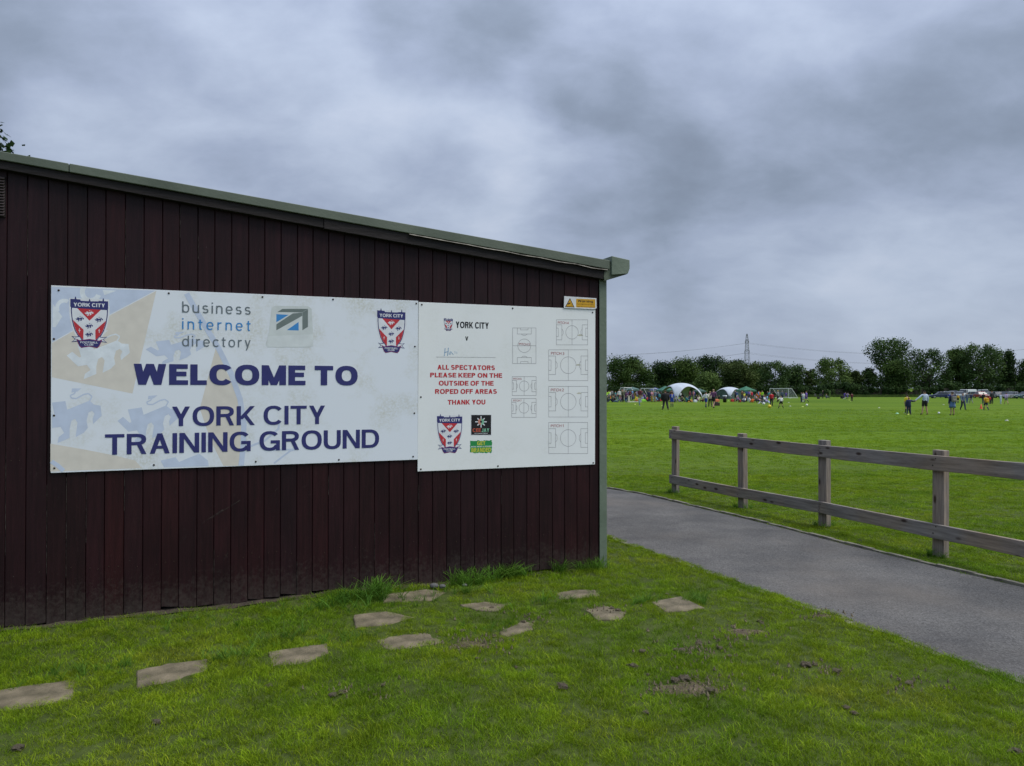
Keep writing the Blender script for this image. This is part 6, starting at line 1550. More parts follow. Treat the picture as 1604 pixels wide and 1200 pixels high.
def build_pose(name):
    J = make_pose(name); keys = list(J); me = bpy.data.meshes.new('pose'); idx = {k: i for i, k in enumerate(keys)}
    me.from_pydata([J[k] for k in keys], [(idx[a], idx[b]) for a, b, _ in BONES], []); o = bpy.data.objects.new('pose', me); COL.objects.link(o)
    sk = o.modifiers.new('s', 'SKIN'); o.modifiers.new('u', 'SUBSURF').levels = 1
    for k, i in idx.items():
        v = me.skin_vertices[0].data[i]; v.radius = RAD.get(k) or RAD[k[:2]]; v.use_root = (k == 'pelvis')
    dg = bpy.context.evaluated_depsgraph_get(); ev = o.evaluated_get(dg); m2 = bpy.data.meshes.new_from_object(ev)
    bpy.data.objects.remove(o)
    vs = [v.co.copy() for v in m2.vertices]; ns = [v.normal.copy() for v in m2.vertices]; fs = [tuple(p.vertices) for p in m2.polygons]; reg = []
    for p in m2.polygons:
        c = p.center; best = None
        for a, b, r_ in BONES:
            A, B = J[a], J[b]; d = B - A; t_ = max(0, min(1, (c - A).dot(d) / d.length_squared)); q = A + d * t_; rd = (RAD.get(a) or RAD[a[:2]])[0]
            ds = (c - q).length - rd * .5
            if best is None or ds < best[0]: best = (ds, r_, t_)
        reg.append((best[1], best[2], c))
    return dict(J=J, vs=vs, ns=ns, fs=fs, reg=reg)
_pm = {}
def sub_mesh(pose, key):
    """part of a posed figure: body, or a garment grown out of the body's own surface"""
    if (pose, key) in _pm: return _pm[(pose, key)]
    P = POSES.get(pose) or POSES.setdefault(pose, build_pose(pose)); J = P['J']
    grow = {'body': 0, 'top': .020, 'long_top': .022, 'coat': .045, 'shorts': .026, 'trousers': .020, 'socks': .006, 'shoes': .010, 'hair': .016, 'cap': .028}[key]
    def want(r_, t_, c):
        if key == 'body': return True
        if key == 'top': return r_ in ('torso', 'uarm') or (r_ == 'neck' and t_ < .55) or (r_ == 'hip' and c.z > J['hil'].z)
        if key == 'long_top': return r_ in ('torso', 'uarm', 'farm') or (r_ == 'neck' and t_ < .7) or (r_ == 'hip' and c.z > J['hil'].z)
        if key == 'coat': return r_ in ('torso', 'uarm', 'farm', 'hip') or (r_ == 'neck' and t_ < .8) or (r_ == 'thigh' and t_ < .28)
        if key == 'shorts': return r_ == 'hip' or (r_ == 'thigh' and t_ < .72) or (r_ == 'torso' and (c - J['pelvis']).length < .12)
        if key == 'trousers': return r_ in ('hip', 'thigh') or (r_ == 'shin' and t_ < .95) or (r_ == 'torso' and (c - J['pelvis']).length < .12)
        if key == 'socks': return r_ == 'shin' and t_ > .25
        if key == 'shoes': return r_ == 'foot'
        hd = J['head']; up_ = (J['top'] - J['jaw']).normalized(); rel = c - hd
        if key == 'hair': return r_ == 'head' and (rel.dot(up_) > .035 or (rel.y > .025 and rel.dot(up_) > -.075))
        if key == 'cap': return r_ == 'head' and rel.dot(up_) > .025
    fi = [i for i, r_ in enumerate(P['reg']) if want(*r_)]; used = sorted({v for i in fi for v in P['fs'][i]}); mp = {v: k for k, v in enumerate(used)}
    vs = [P['vs'][v] + P['ns'][v] * grow for v in used]; fs = [tuple(mp[v] for v in P['fs'][i]) for i in fi]
    if key == 'body':                                    # fingers, thumbs, nose and ears
        mb = MB(); mb.v = list(vs); mb.f = [list(f) for f in fs]
        for q_ in 'lr':
            w, h_ = J['wr' + q_], J['ha' + q_]; d = (h_ - w).normalized(); sd = d.cross(Vector((0, 1, 0) if abs(d.y) < .8 else (0, 0, 1))).normalized(); nr = d.cross(sd).normalized()
            for k_, (o_, l_) in enumerate(((-.030, .060), (-.010, .072), (.010, .068), (.029, .052))):
                a = h_ + nr * o_ - d * .01; mid = a + d * l_ * .55 + sd * .004; mb.bar(a, mid, .0095, .0085, n=5); mb.bar(mid, mid + d * l_ * .45 + sd * .014 * (1 if q_ == 'l' else -1), .0085, .0065, n=5)
            a = w + (h_ - w) * .45 - nr * .028; mb.bar(a, a + (d * .7 - nr * .7) * .055, .011, .008, n=5)
        f_ = Vector((0, -1, 0)); hd = J['head'] * .55 + J['jaw'] * .45
        mb.add([hd + f_ * .085 + Vector((-.014, 0, -.018)), hd + f_ * .085 + Vector((.014, 0, -.018)), hd + f_ * .118 + Vector((0, 0, -.018)), hd + f_ * .088 + Vector((0, 0, .03))], [(0, 1, 2), (1, 3, 2), (3, 0, 2)])
        for sx in (-1, 1): c = hd + Vector((sx * .088, .01, 0)); mb.add([c + Vector((0, -.02, -.03)), c + Vector((sx * .018, .02, -.02)), c + Vector((sx * .018, .02, .03)), c + Vector((0, -.01, .03))], [(0, 1, 2, 3)])
        vs, fs = mb.v, mb.f
    me = mesh_from(key, vs, fs, (), smooth=True); me.materials.append(None); _pm[(pose, key)] = me; return me
SKIN = mat('skin', (.42, .25, .185), .55, var=.04); SKIN2 = mat('tanned_skin', (.36, .20, .14), .55, var=.04)
def cloth(c):
    n = 'cloth_%02d_%02d_%02d' % tuple(int(round(v * 99)) for v in c); return mat(n, c, .85, var=.07, scale=9)
CLR = dict(black=(.012, .012, .014), charcoal=(.035, .036, .040), navy=(.016, .022, .070), royal=(.020, .050, .330), blue=(.06, .12, .32), denim=(.085, .150, .290), slate=(.10, .13, .19), pale=(.42, .50, .62), white=(.66, .67, .68),
           grey=(.20, .21, .22), olive=(.085, .090, .055), khaki=(.27, .21, .12), ochre=(.34, .22, .04), yellow=(.62, .50, .03), amber=(.55, .33, .02), lime=(.42, .75, .04), orange=(.72, .16, .03), red=(.48, .020, .035), maroon=(.12, .018, .030),
           purple=(.115, .060, .340), plum=(.130, .050, .130), pink=(.50, .25, .30), lilac=(.36, .30, .50), teal=(.04, .20, .22), cream=(.55, .50, .40), brown=(.10, .055, .030), sky=(.16, .34, .60))
HAIR = dict(d=(.018, .013, .010), b=(.055, .032, .018), f=(.30, .21, .10), g=(.28, .27, .26), r=(.16, .06, .02), n=None)
def part(name, pose, key, c, t):
    o = bpy.data.objects.new(name, sub_mesh(pose, key)); COL.objects.link(o); o.parent = t
    o.material_slots[0].link = 'OBJECT'; o.material_slots[0].material = c if isinstance(c, bpy.types.Material) else cloth(c); return o
FACE = {'f': 0, 'b': 180, 'l': -90, 'r': 90, 'fl': -40, 'fr': 40, 'bl': -140, 'br': 140}
def person(px, feet, head, pose, face, top, bottom, hair, label, style='long_top', legs='trousers', cap=None, group=None, depth=None, socks='navy'):
    b = G(px, feet) if depth is None else AT(px, 612, depth); b.z = 0
    hpx = feet - head; full = {'sit': .92, 'loll': .84, 'crouch': 1.11}.get(pose, 1.75)
    hm = AT(px, head, b.y).z; sc = max(.5, min(1.12, hm / full)); t = root('person', label, 'person', b, R(FACE[face] + (hash(label) * 0)), group)
    t.scale = (sc * (1.0 if sc > .85 else 1.04),) * 2 + (sc,)
    part('body', pose, 'body', SKIN, t)
    part({'long_top': 'jacket', 'top': 'shirt', 'coat': 'coat'}[style], pose, style, CLR[top], t)
    part(legs, pose, legs, CLR[bottom], t)
    if legs == 'shorts': part('socks', pose, 'socks', CLR[socks], t) if socks else None
    part('shoes', pose, 'shoes', (.03, .03, .035) if sc > .8 else (.35, .36, .38), t)
    if HAIR[hair]: part('hair', pose, 'hair', HAIR[hair], t)
    if cap: part('cap', pose, 'cap', CLR[cap], t)
    return t
def z1(x, y): return (x / 13.367 + 940, y / 13.367 + 590)
def zx(ox): return lambda x, y: (x / 13.367 + ox, y / 13.367 + 590)
Z = {1: zx(940), 2: zx(1050), 3: zx(1150), 5: zx(1400), 6: zx(1484), 4: lambda x, y: (x / 10.025 + 1260, y / 10.025 + 590)}
GC = 'families and players gathered by the tents'; GP = 'people out on the playing field'; GW = 'people walking towards the parked cars'
def pz(z, x, fy, hy, pose, face, top, bottom, hair, label, **k):
    a = Z[z](x, fy); h = Z[z](x, hy); k.setdefault('group', GC); return person(a[0], a[1], h[1], pose, face, top, bottom, hair, label, **k)
# left part of the crowd
mc = pz(1, 1365, 695, 285, 'stride', 'b', 'black', 'charcoal', 'b', 'person in a black coat and charcoal trousers standing in front of the big white dome', style='coat', group=GP)
mc.scale.x *= 1.28; mc.scale.y *= 1.2
boy = pz(1, 1505, 640, 320, 'stand', 'b', 'royal', 'royal', 'd', 'child in royal blue kit with a white number, beside the black coat', style='top', legs='shorts', group=GP)
pz(1, 480, 535, 262, 'hips', 'bl', 'olive', 'black', 'r', 'person in an olive grey jumper and black trousers near the cream board')
pz(1, 838, 532, 250, 'hips', 'br', 'maroon', 'khaki', 'b', 'person in a maroon jacket and khaki trousers left of the netted goal')
pz(1, 826, 622, 428, 'run', 'fl', 'pale', 'denim', 'b', 'small child in pale top and jeans running in front of the crowd', group=GP)
pz(1, 1025, 532, 285, 'stand', 'b', 'navy', 'navy', 'd', 'person all in navy standing inside the line of the netted goal')
pz(1, 1082, 530, 292, 'folded', 'fr', 'pink', 'ochre', 'g', 'person in a pink top and ochre trousers next to the navy figure')
pz(1, 1150, 532, 285, 'stand', 'bl', 'slate', 'khaki', 'g', 'person in a slate blue shirt and khaki trousers at the right goal post')
pz(1, 1206, 528, 315, 'stand', 'b', 'navy', 'charcoal', 'b', 'person in dark navy close to the left leg of the big dome')
pz(1, 676, 500, 268, 'stand', 'l', 'sky', 'grey', 'n', 'person with a white cap and a sky blue top by the grey green gazebo', cap='white')
pz(1, 400, 500, 272, 'stand', 'f', 'white', 'navy', 'b', 'person in a white top left of the olive jumper')
pz(1, 250, 470, 280, 'stand', 'b', 'grey', 'charcoal', 'd', 'person in a grey top behind the seated group at the left')
pz(1, 132, 495, 300, 'hips', 'fr', 'lime', 'charcoal', 'd', 'person in a lime green bib nearest the corner post')
pz(1, 185, 480, 290, 'stand', 'b', 'lime', 'navy', 'b', 'second person in a lime green bib, half hidden behind the first', style='top')
pz(1, 150, 532, 375, 'sit', 'r', 'olive', 'charcoal', 'd', 'person in olive sitting on the grass below the lime bibs')
pz(1, 272, 538, 370, 'sit', 'l', 'charcoal', 'navy', 'd', 'person in charcoal sitting with knees drawn up, left end')
pz(1, 368, 538, 435, 'loll', 'l', 'slate', 'denim', 'b', 'person in slate blue lying back on the grass, left end')
pz(1, 400, 500, 365, 'stand', 'fl', 'amber', 'khaki', 'b', 'small child in an amber shirt standing behind the person lying back', style='top', legs='shorts', socks=None)
pz(1, 560, 530, 310, 'stand', 'b', 'plum', 'black', 'd', 'person in a plum jacket left of the cream board')
pz(1, 628, 500, 288, 'folded', 'f', 'maroon', 'navy', 'b', 'person in a maroon top with folded arms behind the cream board')
pz(1, 735, 470, 325, 'stand', 'f', 'yellow', 'navy', 'f', 'small fair haired child in yellow by the white capped person', style='top', legs='shorts')
pz(1, 702, 470, 385, 'sit', 'fr', 'blue', 'navy', 'd', 'person in blue sitting in front of the child in yellow')
pz(1, 772, 530, 440, 'sit', 'l', 'orange', 'khaki', 'b', 'small person in orange sitting by the white ground sheet')
pz(1, 885, 500, 385, 'sit', 'fl', 'pale', 'denim', 'f', 'fair haired person in pale blue sitting under the goal net')
pz(1, 945, 505, 375, 'sit', 'r', 'blue', 'charcoal', 'd', 'person in mid blue sitting at the lime green bag')
pz(1, 985, 515, 440, 'crouch', 'l', 'red', 'black', 'd', 'small child in red crouching beside the lime green bag')
pz(1, 1066, 500, 370, 'stand', 'f', 'yellow', 'olive', 'b', 'small child in yellow between the navy figure and the khaki trousers', style='top', legs='shorts')
pz(1, 1243, 528, 335, 'stand', 'bl', 'teal', 'charcoal', 'b', 'person in a teal top pressed against the big dome leg')
pz(1, 545, 545, 425, 'stand', 'b', 'navy', 'denim', 'f', 'small child in navy with pale shoes in front of the plum jacket')
pz(1, 320, 470, 320, 'stand', 'fl', 'pink', 'grey', 'f', 'fair haired child in pink in the back row at the left')
pz(1, 770, 470, 290, 'stand', 'b', 'lilac', 'slate', 'b', 'person in lilac behind the maroon jacket')
pz(1, 590, 470, 285, 'stand', 'br', 'blue', 'black', 'd', 'person in mid blue under the grey green gazebo')
# around the domes
pz(2, 745, 650, 310, 'walk', 'br', 'white', 'royal', 'b', 'child in white striped shirt and blue shorts left of the purple polo', style='top', legs='shorts', group=GP)
pz(2, 835, 640, 300, 'walk', 'b', 'cream', 'black', 'f', 'fair haired person in a cream top half hidden by the purple polo', style='top', group=GP)
pz(2, 905, 660, 255, 'walk', 'br', 'plum', 'black', 'n', 'bald person in a purple polo shirt and black shorts walking away with bare legs', style='top', legs='shorts', socks=None, group=GP)
pz(2, 486, 512, 280, 'stand', 'b', 'royal', 'navy', 'd', 'tall person in royal blue under the right arch of the big dome')
pz(2, 412, 470, 300, 'folded', 'f', 'black', 'olive', 'f', 'fair haired person in black inside the big dome')
pz(2, 212, 470, 320, 'stand', 'f', 'white', 'navy', 'd', 'person in white inside the big dome behind its front leg')
pz(2, 400, 480, 395, 'sit', 'fl', 'blue', 'navy', 'b', 'person in blue sitting under the big dome')
pz(2, 180, 535, 450, 'sit', 'r', 'lilac', 'grey', 'f', 'person in lilac sitting by the front leg of the big dome')
pz(2, 245, 530, 400, 'sit', 'fl', 'olive', 'black', 'd', 'person in olive sitting just inside the big dome')
pz(2, 300, 530, 440, 'loll', 'r', 'charcoal', 'brown', 'd', 'person in charcoal lounging between the dome legs')
pz(2, 20, 520, 270, 'stand', 'b', 'brown', 'charcoal', 'd', 'person in brown in the left arch of the big dome')
pz(2, 555, 500, 360, 'sit', 'l', 'black', 'charcoal', 'b', 'person in black on a low seat at the right arch of the big dome')
pz(2, 690, 535, 430, 'sit', 'l', 'maroon', 'black', 'd', 'person in maroon sitting behind the child in the striped shirt')
pz(2, 1362, 530, 280, 'folded', 'l', 'navy', 'black', 'b', 'person in navy with folded arms right of the green walled dome', style='top', legs='shorts', socks=None)
pz(2, 1015, 480, 385, 'sit', 'r', 'black', 'charcoal', 'd', 'person in black sitting in the shade of the green walled dome')
# crowd right of the domes
pz(3, 212, 480, 320, 'stand', 'f', 'lime', 'black', 'd', 'person in a bright yellow vest under the green gazebo', style='top')
pz(3, 95, 450, 300, 'stand', 'fl', 'grey', 'navy', 'b', 'person in grey at the left post of the green gazebo')
pz(3, 150, 450, 288, 'stand', 'fr', 'maroon', 'charcoal', 'f', 'person in maroon under the green gazebo')
pz(3, 262, 450, 275, 'stand', 'b', 'blue', 'navy', 'd', 'person in mid blue under the green gazebo', )
pz(3, 232, 440, 282, 'folded', 'l', 'slate', 'navy', 'd', 'person in slate blue with folded arms behind the bright vest')
pz(3, 345, 480, 298, 'stand', 'r', 'cream', 'black', 'n', 'person with a white cap at the right post of the green gazebo', cap='white')
pz(3, 378, 490, 315, 'stand', 'bl', 'royal', 'charcoal', 'b', 'person in royal blue right of the white cap')
pz(3, 535, 455, 308, 'stand', 'f', 'orange', 'black', 'r', 'person in an orange jacket in the middle of the seated crowd')
pz(3, 620, 490, 368, 'sit', 'f', 'navy', 'denim', 'd', 'person in a navy cap and top sitting right of the orange jacket', cap='navy')
pz(3, 695, 495, 388, 'sit', 'bl', 'sky', 'navy', 'b', 'person in sky blue sitting left of the red shirt')
pz(3, 782, 622, 320, 'stand', 'b', 'red', 'black', 'b', 'person in a bright red shirt and black trousers behind the yellow ball', style='top', group=GP)
pz(3, 840, 475, 300, 'stand', 'l', 'black', 'black', 'd', 'person in black at the left post of the white goal', group=GP)
pz(3, 916, 532, 285, 'stand', 'bl', 'grey', 'black', 'n', 'person in a yellow cap and grey top in front of the goal', cap='yellow', group=GP)
pz(3, 1005, 500, 290, 'stand', 'br', 'slate', 'navy', 'g', 'person in slate and white at the right side of the goal mouth', group=GP)
pz(3, 985, 672, 398, 'kick', 'b', 'white', 'black', 'f', 'child in a white striped shirt and black shorts stepping out with arm stretched', style='top', legs='shorts', socks='black', group=GP)
pz(3, 1088, 455, 320, 'stand', 'b', 'purple', 'purple', 'd', 'goalkeeper in purple inside the goal', style='top', legs='shorts', socks='white', group=GP)
pz(3, 1410, 538, 320, 'stand', 'bl', 'black', 'navy', 'd', 'person in black at the left of the trio right of the goal', group=GP)
pz(3, 1448, 542, 325, 'stand', 'b', 'white', 'pale', 'f', 'fair haired person in white in the middle of the trio', style='top', legs='shorts', socks='white', group=GP)
pz(3, 1512, 548, 300, 'walk', 'bl', 'purple', 'purple', 'r', 'player in purple kit at the right of the trio', style='top', legs='shorts', socks='black', group=GP)
pz(3, 385, 545, 440, 'sit', 'b', 'orange', 'orange', 'b', 'person in orange red sitting with back turned, below the royal blue figure')
pz(3, 212, 540, 420, 'sit', 'fl', 'white', 'navy', 'd', 'person in white sitting below the bright vest')
pz(3, 318, 542, 415, 'sit', 'r', 'white', 'khaki', 'b', 'person in white and khaki sitting below the white cap')
pz(3, 462, 515, 380, 'sit', 'l', 'pink', 'charcoal', 'b', 'person in pink sitting left of the orange jacket')
pz(3, 535, 545, 440, 'loll', 'r', 'navy', 'slate', 'd', 'person in navy reclining in front of the orange jacket')
pz(3, 585, 572, 470, 'sit', 'l', 'charcoal', 'white', 'd', 'person in white trousers sitting nearest the white ball')
pz(3, 672, 562, 445, 'sit', 'fr', 'lilac', 'pale', 'b', 'person in lilac sitting just left of the red shirt')
pz(3, 130, 545, 480, 'sit', 'l', 'red', 'black', 'd', 'small child in red and black sitting at the left of the seated crowd')
pz(3, 255, 530, 408, 'sit', 'l', 'brown', 'black', 'b', 'bare armed person in brown sitting in the seated crowd', style='top')
pz(3, 440, 485, 370, 'stand', 'f', 'sky', 'grey', 'f', 'small child in light blue standing among the seated crowd')
pz(3, 60, 520, 420, 'sit', 'l', 'slate', 'black', 'b', 'person in slate blue sitting next to the folded arms figure')
# far touchline
pz(4, 290, 342, 215, 'stand', 'l', 'black', 'black', 'g', 'pale haired person in black standing by the corner stake', group=GP)
pz(4, 342, 342, 270, 'sit', 'r', 'grey', 'navy', 'f', 'person in grey sitting by the corner stake', group=GP)
pz(4, 632, 366, 240, 'run', 'r', 'purple', 'purple', 'b', 'player in dark purple kit at the black box', style='top', legs='shorts', socks='white', group=GP)
pz(4, 674, 366, 248, 'run', 'r', 'lilac', 'purple', 'd', 'player in pale purple shirt running beside the dark purple one', style='top', legs='shorts', socks='black', group=GP)
pz(4, 746, 392, 255, 'stand', 'b', 'maroon', 'black', 'd', 'player in dark red and black standing alone near two yellow markers', style='top', group=GP)
# right hand group
pz(5, 284, 770, 368, 'stride', 'b', 'yellow', 'black', 'd', 'child in a yellow shirt and black shorts hidden behind the navy coat', style='top', legs='shorts', socks='black', group=GW)
pz(5, 316, 802, 428, 'handup', 'b', 'navy', 'navy', 'r', 'child in a flapping navy coat holding an adult by the hand', style='coat', group=GW)
man = pz(5, 648, 800, 288, 'reach', 'f', 'pale', 'black', 'd', 'tall person in pale blue jacket and black shorts reaching to the child in navy', legs='shorts', socks=None, group=GW)
man.rotation_euler = (0, 0, R(180))
w = pz(5, 1228, 812, 312, 'stand', 'b', 'navy', 'denim', 'b', 'person in a navy top and denim skirt with a grey rucksack', group=GW, legs='shorts', socks=None)
pz(5, 800, 432, 345, 'stand', 'b', 'lime', 'olive', 'd', 'tiny far off person in yellow green at the hedge end of the car row', group=GW)
pz(5, 1345, 555, 370, 'stand', 'b', 'amber', 'black', 'd', 'child in amber and black left of the slate blue jacket', style='top', legs='shorts', group=GW)
pz(5, 1450, 706, 345, 'walk', 'f', 'slate', 'navy', 'b', 'person in a slate blue jacket and dark trousers walking towards the camera', group=GW)
pz(5, 1168, 455, 350, 'crouch', 'l', 'royal', 'pale', 'd', 'person in blue bending down by the silver estate', group=GW)
pz(6, 412, 565, 340, 'stand', 'f', 'slate', 'denim', 'r', 'person in pale slate blue behind the person walking to the camera', group=GW)
pz(6, 498, 567, 340, 'walk', 'b', 'navy', 'grey', 'd', 'person in a navy purple top in front of the white van', group=GW)
pz(6, 808, 712, 388, 'walk', 'b', 'amber', 'navy', 'd', 'child in a yellow shirt with a big yellow rucksack and navy shorts', style='top', legs='shorts', group=GW)
pz(6, 885, 580, 400, 'stand', 'b', 'red', 'charcoal', 'b', 'child in red and orange just right of the yellow rucksack', style='top', group=GW)
pz(6, 932, 574, 300, 'stand', 'b', 'charcoal', 'black', 'r', 'broad person in charcoal standing behind the child in red', group=GW)
pz(6, 756, 576, 340, 'stand', 'b', 'black', 'navy', 'b', 'person in black half hidden by the yellow rucksack', group=GW)
pz(6, 1116, 573, 350, 'stand', 'fr', 'pale', 'pale', 'r', 'person in washed out blue jeans and pale top, first of two near the dark cars', group=GW)
pz(6, 1235, 582, 335, 'walk', 'b', 'lilac', 'grey', 'b', 'person in a pale lilac top and grey shorts, second of two near the dark cars', legs='shorts', socks=None, group=GW)
# back rows of the crowd, seen only as heads and shoulders between the others
crnd = random.Random(12); names = ['grey', 'navy', 'red', 'white', 'blue', 'olive', 'black', 'plum', 'orange', 'teal', 'brown', 'sky', 'maroon', 'yellow', 'charcoal', 'pink', 'slate', 'lime', 'cream', 'purple']
zones = [('deep in the left end of the crowd', 952, 984, 'fair haired'), ('behind the left goal', 988, 1033, 'dark haired'), ('in the shade of the big dome', 1040, 1096, 'dark haired'), ('back row under the green gazebo', 1150, 1182, 'brown haired'), ('back row left of the white goal', 1184, 1208, 'red haired')]
for zi, (zn, xa, xb, hn) in enumerate(zones):
    for k_ in range(9):
        c_ = names[(zi * 7 + k_ * 3) % len(names)]; leg = names[(zi * 5 + k_ * 7 + 1) % len(names)] if k_ % 3 else 'navy'; x = xa + (xb - xa) * (k_ + .5) / 9 + crnd.uniform(-1.2, 1.2); sit_ = k_ % 3 == 2
        fy = crnd.uniform(625.6, 628.6) if not sit_ else crnd.uniform(628.3, 630.6)
        hh_ = (fy - 612) / 1.65 * ((crnd.uniform(1.5, 1.78) if k_ % 4 else 1.25) if not sit_ else .92)
        person(x, fy, fy - hh_, ('sit' if k_ % 2 else 'loll') if sit_ else crnd.choice(('stand', 'folded', 'hips', 'stand', 'walk')), crnd.choice(('f', 'b', 'fl', 'fr', 'l', 'r', 'bl')), c_, leg, {'fair': 'f', 'dark': 'd', 'brow': 'b', 'red ': 'r'}[hn[:4]],
               'person in %s top and %s trousers %s %s' % (c_, leg, 'sitting' if sit_ else 'standing', zn), style=crnd.choice(('top', 'long_top')), group=GC)
# extras carried by people
def on(t, name, mb, m, **k): return mb.build(name, m, t, **k)
nb = MB(); P_g, W_g = glyph('O', .2); k_ = .26
for pl in P_g: nb.add([((x - W_g / 2) * k_ * .75, .148, 1.12 + y * k_) for x, y in pl], [tuple(range(len(pl)))])
on(boy, 'shirt_number', nb, cloth(CLR['white']), fix=False)
sk_ = MB().lathe([(.150, 1.02), (.175, .92), (.215, .70), (.235, .56), (.22, .57)], (0, 0, 0), 20); on(w, 'skirt', sk_, cloth(CLR['denim']), smooth=True)
# rucksacks are carried things of their own
def rucksack(t, col, label, w=.15, h=.42, z=1.02):
    b = t.matrix_basis @ Vector((0, .15, z)); o = MB().box(-w, w, 0, .15, 0, h).box(-w * .8, w * .8, .15, .20, .03, h * .5).build('rucksack', cloth(col), bevel=.035, loc=b, label=label, cat='rucksack')
    o.rotation_euler = t.rotation_euler; o.scale = t.scale; return o
bpy.context.view_layer.update()
rucksack(w, (.20, .19, .17), 'grey rucksack on the back of the person in the denim skirt', .16, .40, .99)
kid = [o for o in bpy.data.objects if o.get('label', '').startswith('child in a yellow shirt with a big')][0]
rucksack(kid, CLR['amber'], 'big yellow rucksack on the back of the child in navy shorts', .19, .48, .92)

# ------------------------------------------------------------------ small things on the field
def ball(px, py, r_, col, label):
    b = G(px, py); mb = MB(); n = 8; mb.lathe([(r_ * math.sin(math.pi * i / n), -r_ * math.cos(math.pi * i / n)) for i in range(n + 1)], (0, 0, 0), 14)
    mb.build('football', mat('ball_%02d_%02d_%02d' % tuple(int(c * 99) for c in col), col, .45, var=.1, scale=14), loc=(b.x, b.y, r_), label=label, cat='ball', smooth=True)
ball(1205.3, 639.3, .11, (.70, .55, .04), 'yellow football in front of the person in the red shirt')
_b = [o for o in bpy.data.objects if o.name == 'football'][0]; _b.scale = (1.5, 1.5, 1.5); _b.location.z = .165
ball(1196.3, 634.3, .15, (.75, .77, .78), 'white football beside the seated crowd')
ball(1403 + 67.7, 648.6, .075, (.75, .77, .78), 'white football between the tall adult and the denim skirt')
ball(1263.8, 636.2, .12, (.72, .74, .70), 'white football by the player in purple kit right of the goal')
ball(1140.9, 629.9, .11, (.40, .65, .10), 'lime green ball beside the black bin')
def marker(px, py, col, label, grp):
    b = G(px, py); MB().lathe([(.03, .055), (.05, .05), (.10, .012), (.105, 0)], (0, 0, 0), 14).build('marker_disc', mat('disc_%02d_%02d_%02d' % tuple(int(c * 99) for c in col), col, .5), loc=b, label=label, cat='marker', group=grp, smooth=True).scale = (1.0, 1.0, 1.4)
GM = 'flat training markers on the field'
for px, py, c, lab in ((994.6, 633.8, 'y', 'pale marker disc in front of the running child'), (1037.4, 635.6, 'y', 'yellow green marker disc left of the black coat'), (1237.5, 624.8, 'w', 'white marker disc under the right goal post'), (1235.4, 630.8, 'w', 'white marker disc in front of the goal'),
                       (1237.8, 636.6, 'w', 'white marker disc right of the child in the striped shirt'), (1257.2, 637.5, 'y', 'yellow marker disc below the trio'), (1332.8, 628.9, 'y', 'yellow marker disc left of the lone dark red player'), (1330, 627.0, 'y', 'yellow marker disc beside the purple players'),
                       (1376.8, 639.2, 'w', 'pale marker disc alone on the open grass'), (1405.3, 648.2, 'g', 'mint green marker disc left of the child in navy'), (1477.9, 634.2, 'w', 'faint white marker disc between the tall adult and the cars'), (1577, 659.6, 'w', 'white marker disc low at the right, nearest the fence'), (1422, 650, 'y', 'yellow marker disc at the feet of the child in navy')):
    marker(px, py, {'w': (.34, .37, .30), 'y': (.50, .55, .12), 'g': (.30, .62, .40)}[c], lab, GM)
b = G(1536.9, 640.2); cn = root('traffic_cone', 'orange traffic cone left of the yellow rucksack', 'traffic cone', b); cn.scale = (.8, .8, .8); MO = mat('cone_orange', (.65, .07, .03), .5)
MB().lathe([(.13, .03), (.03, .52), (0, .53)], (0, 0, 0), 16).build('cone_body', MO, cn, smooth=True); MB().box(-.18, .18, -.18, .18, 0, .035).build('base', MO, cn, bevel=.01)
b = G(1135.3, 630.4); bn = root('litter_bin', 'black bin with a pale liner at the front leg of the smaller dome', 'bin', b); MB().lathe([(0, .0), (.24, 0), (.29, .95), (.27, .95)], (0, 0, 0), 18).build('bin_body', mat('black_plastic', (.012, .012, .013), .4), bn, smooth=True)
MB().lathe([(.30, .85), (.31, .98), (.27, 1.0), (.24, .9)], (0, 0, 0), 18).build('liner', mat('pale_liner', (.50, .55, .60), .5), bn, smooth=True)
def box_thing(name, px, py, w, d, h, col, label, cat, bev=.05, rz=.3):
    b = G(px, py); o = MB().box(-w / 2, w / 2, -d / 2, d / 2, 0, h).box(-w * .35, w * .35, -.03, .03, h - .02, h + .07).build(name, cloth(col), bevel=bev, loc=b, label=label, cat=cat); o.rotation_euler = (0, 0, rz); return o
box_thing('sports_bag', 1008, 629.3, .75, .35, .30, (.28, .62, .06), 'lime green sports bag in front of the left goal', 'bag')
box_thing('sports_bag', 1122.5, 635.5, .60, .40, .34, (.03, .02, .02), 'black holdall on the grass right of the purple polo', 'bag')
o = box_thing('sports_bag', 1123, 634.2, .55, .30, .26, (.55, .16, .08), 'orange bag lying on the black holdall', 'bag'); o.location.z = .35
box_thing('sports_bag', 1079.5, 630.0, .95, .4, .32, (.50, .24, .05), 'tan orange bag under the big white dome', 'bag')
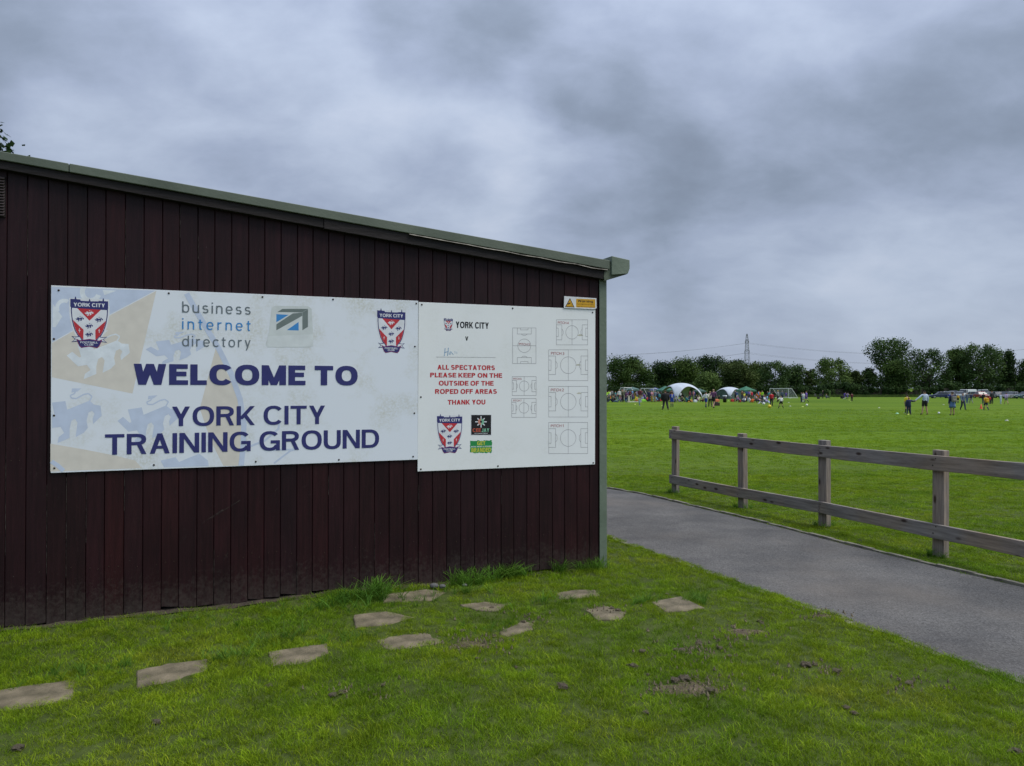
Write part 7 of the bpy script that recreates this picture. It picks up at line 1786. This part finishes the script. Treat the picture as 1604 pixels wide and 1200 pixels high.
box_thing('sports_bag', 1147, 629.4, .45, .35, .35, (.40, .03, .03), 'red bag right of the black bin', 'bag')
box_thing('cool_box', 1319.8, 624.3, .70, .5, .55, (.015, .015, .018), 'black box beside the purple players on the far touchline', 'box', .03)
box_thing('cool_box', 1089, 630.2, .5, .35, .30, (.55, .60, .62), 'pale box in front of the tall royal blue figure', 'box', .03)
b = G(993.9, 629.8); MB().box(-1.0, 1.0, -.6, .6, 0, .05).build('ground_sheet', cloth(CLR['white']), loc=b, label='white sheet laid on the grass in front of the left crowd', cat='sheet', bevel=.02)
b = G(985.2, 630.2); MB().box(-.13, .13, -.03, .03, 0, 1.0).box(-.22, .22, -.16, .16, 0, .04).box(-.30, .30, -.03, .03, .92, 1.0).build('cream_board', cloth(CLR['cream']), loc=b, label='narrow upright cream board in front of the crowd', cat='board', bevel=.006)
b = G(1300, 622.2); MB().lathe([(.09, 0), (.09, 1.7), (0, 1.72)], (0, 0, 0), 10).build('corner_stake', mat('stake_green', (.12, .20, .05), .8), loc=b, label='green stake standing at the far touchline', cat='stake')
def chair(px, py, rz, label):
    t = root('folding_chair', label, 'chair', G(px, py), rz, 'folding chairs on the far touchline'); MC = cloth(CLR['charcoal'])
    MB().box(-.26, .26, -.24, .24, .40, .43).build('seat', MC, t); MB().add([(-.26, .24, .43), (.26, .24, .43), (.26, .38, .92), (-.26, .38, .92), (-.26, .27, .43), (.26, .27, .43), (.26, .41, .92), (-.26, .41, .92)], [(0, 1, 2, 3), (7, 6, 5, 4), (0, 3, 7, 4), (1, 5, 6, 2), (3, 2, 6, 7)]).build('backrest', MC, t)
    for sx in (-1, 1):
        for sy in (-1, 1): MB().bar((sx * .27, sy * .25, 0), (sx * .27, -sy * .22, .62 if sy > 0 else .44), .025).build('leg', M_PIPE, t)
chair(1278.5, 622.8, .4, 'dark folding chair further from the corner stake'); chair(1285.3, 622.8, -.3, 'dark folding chair nearer to the corner stake')
box_thing('sports_bag', 1282, 624.8, .45, .35, .35, (.012, .012, .014), 'small black bag in front of the folding chairs', 'bag')
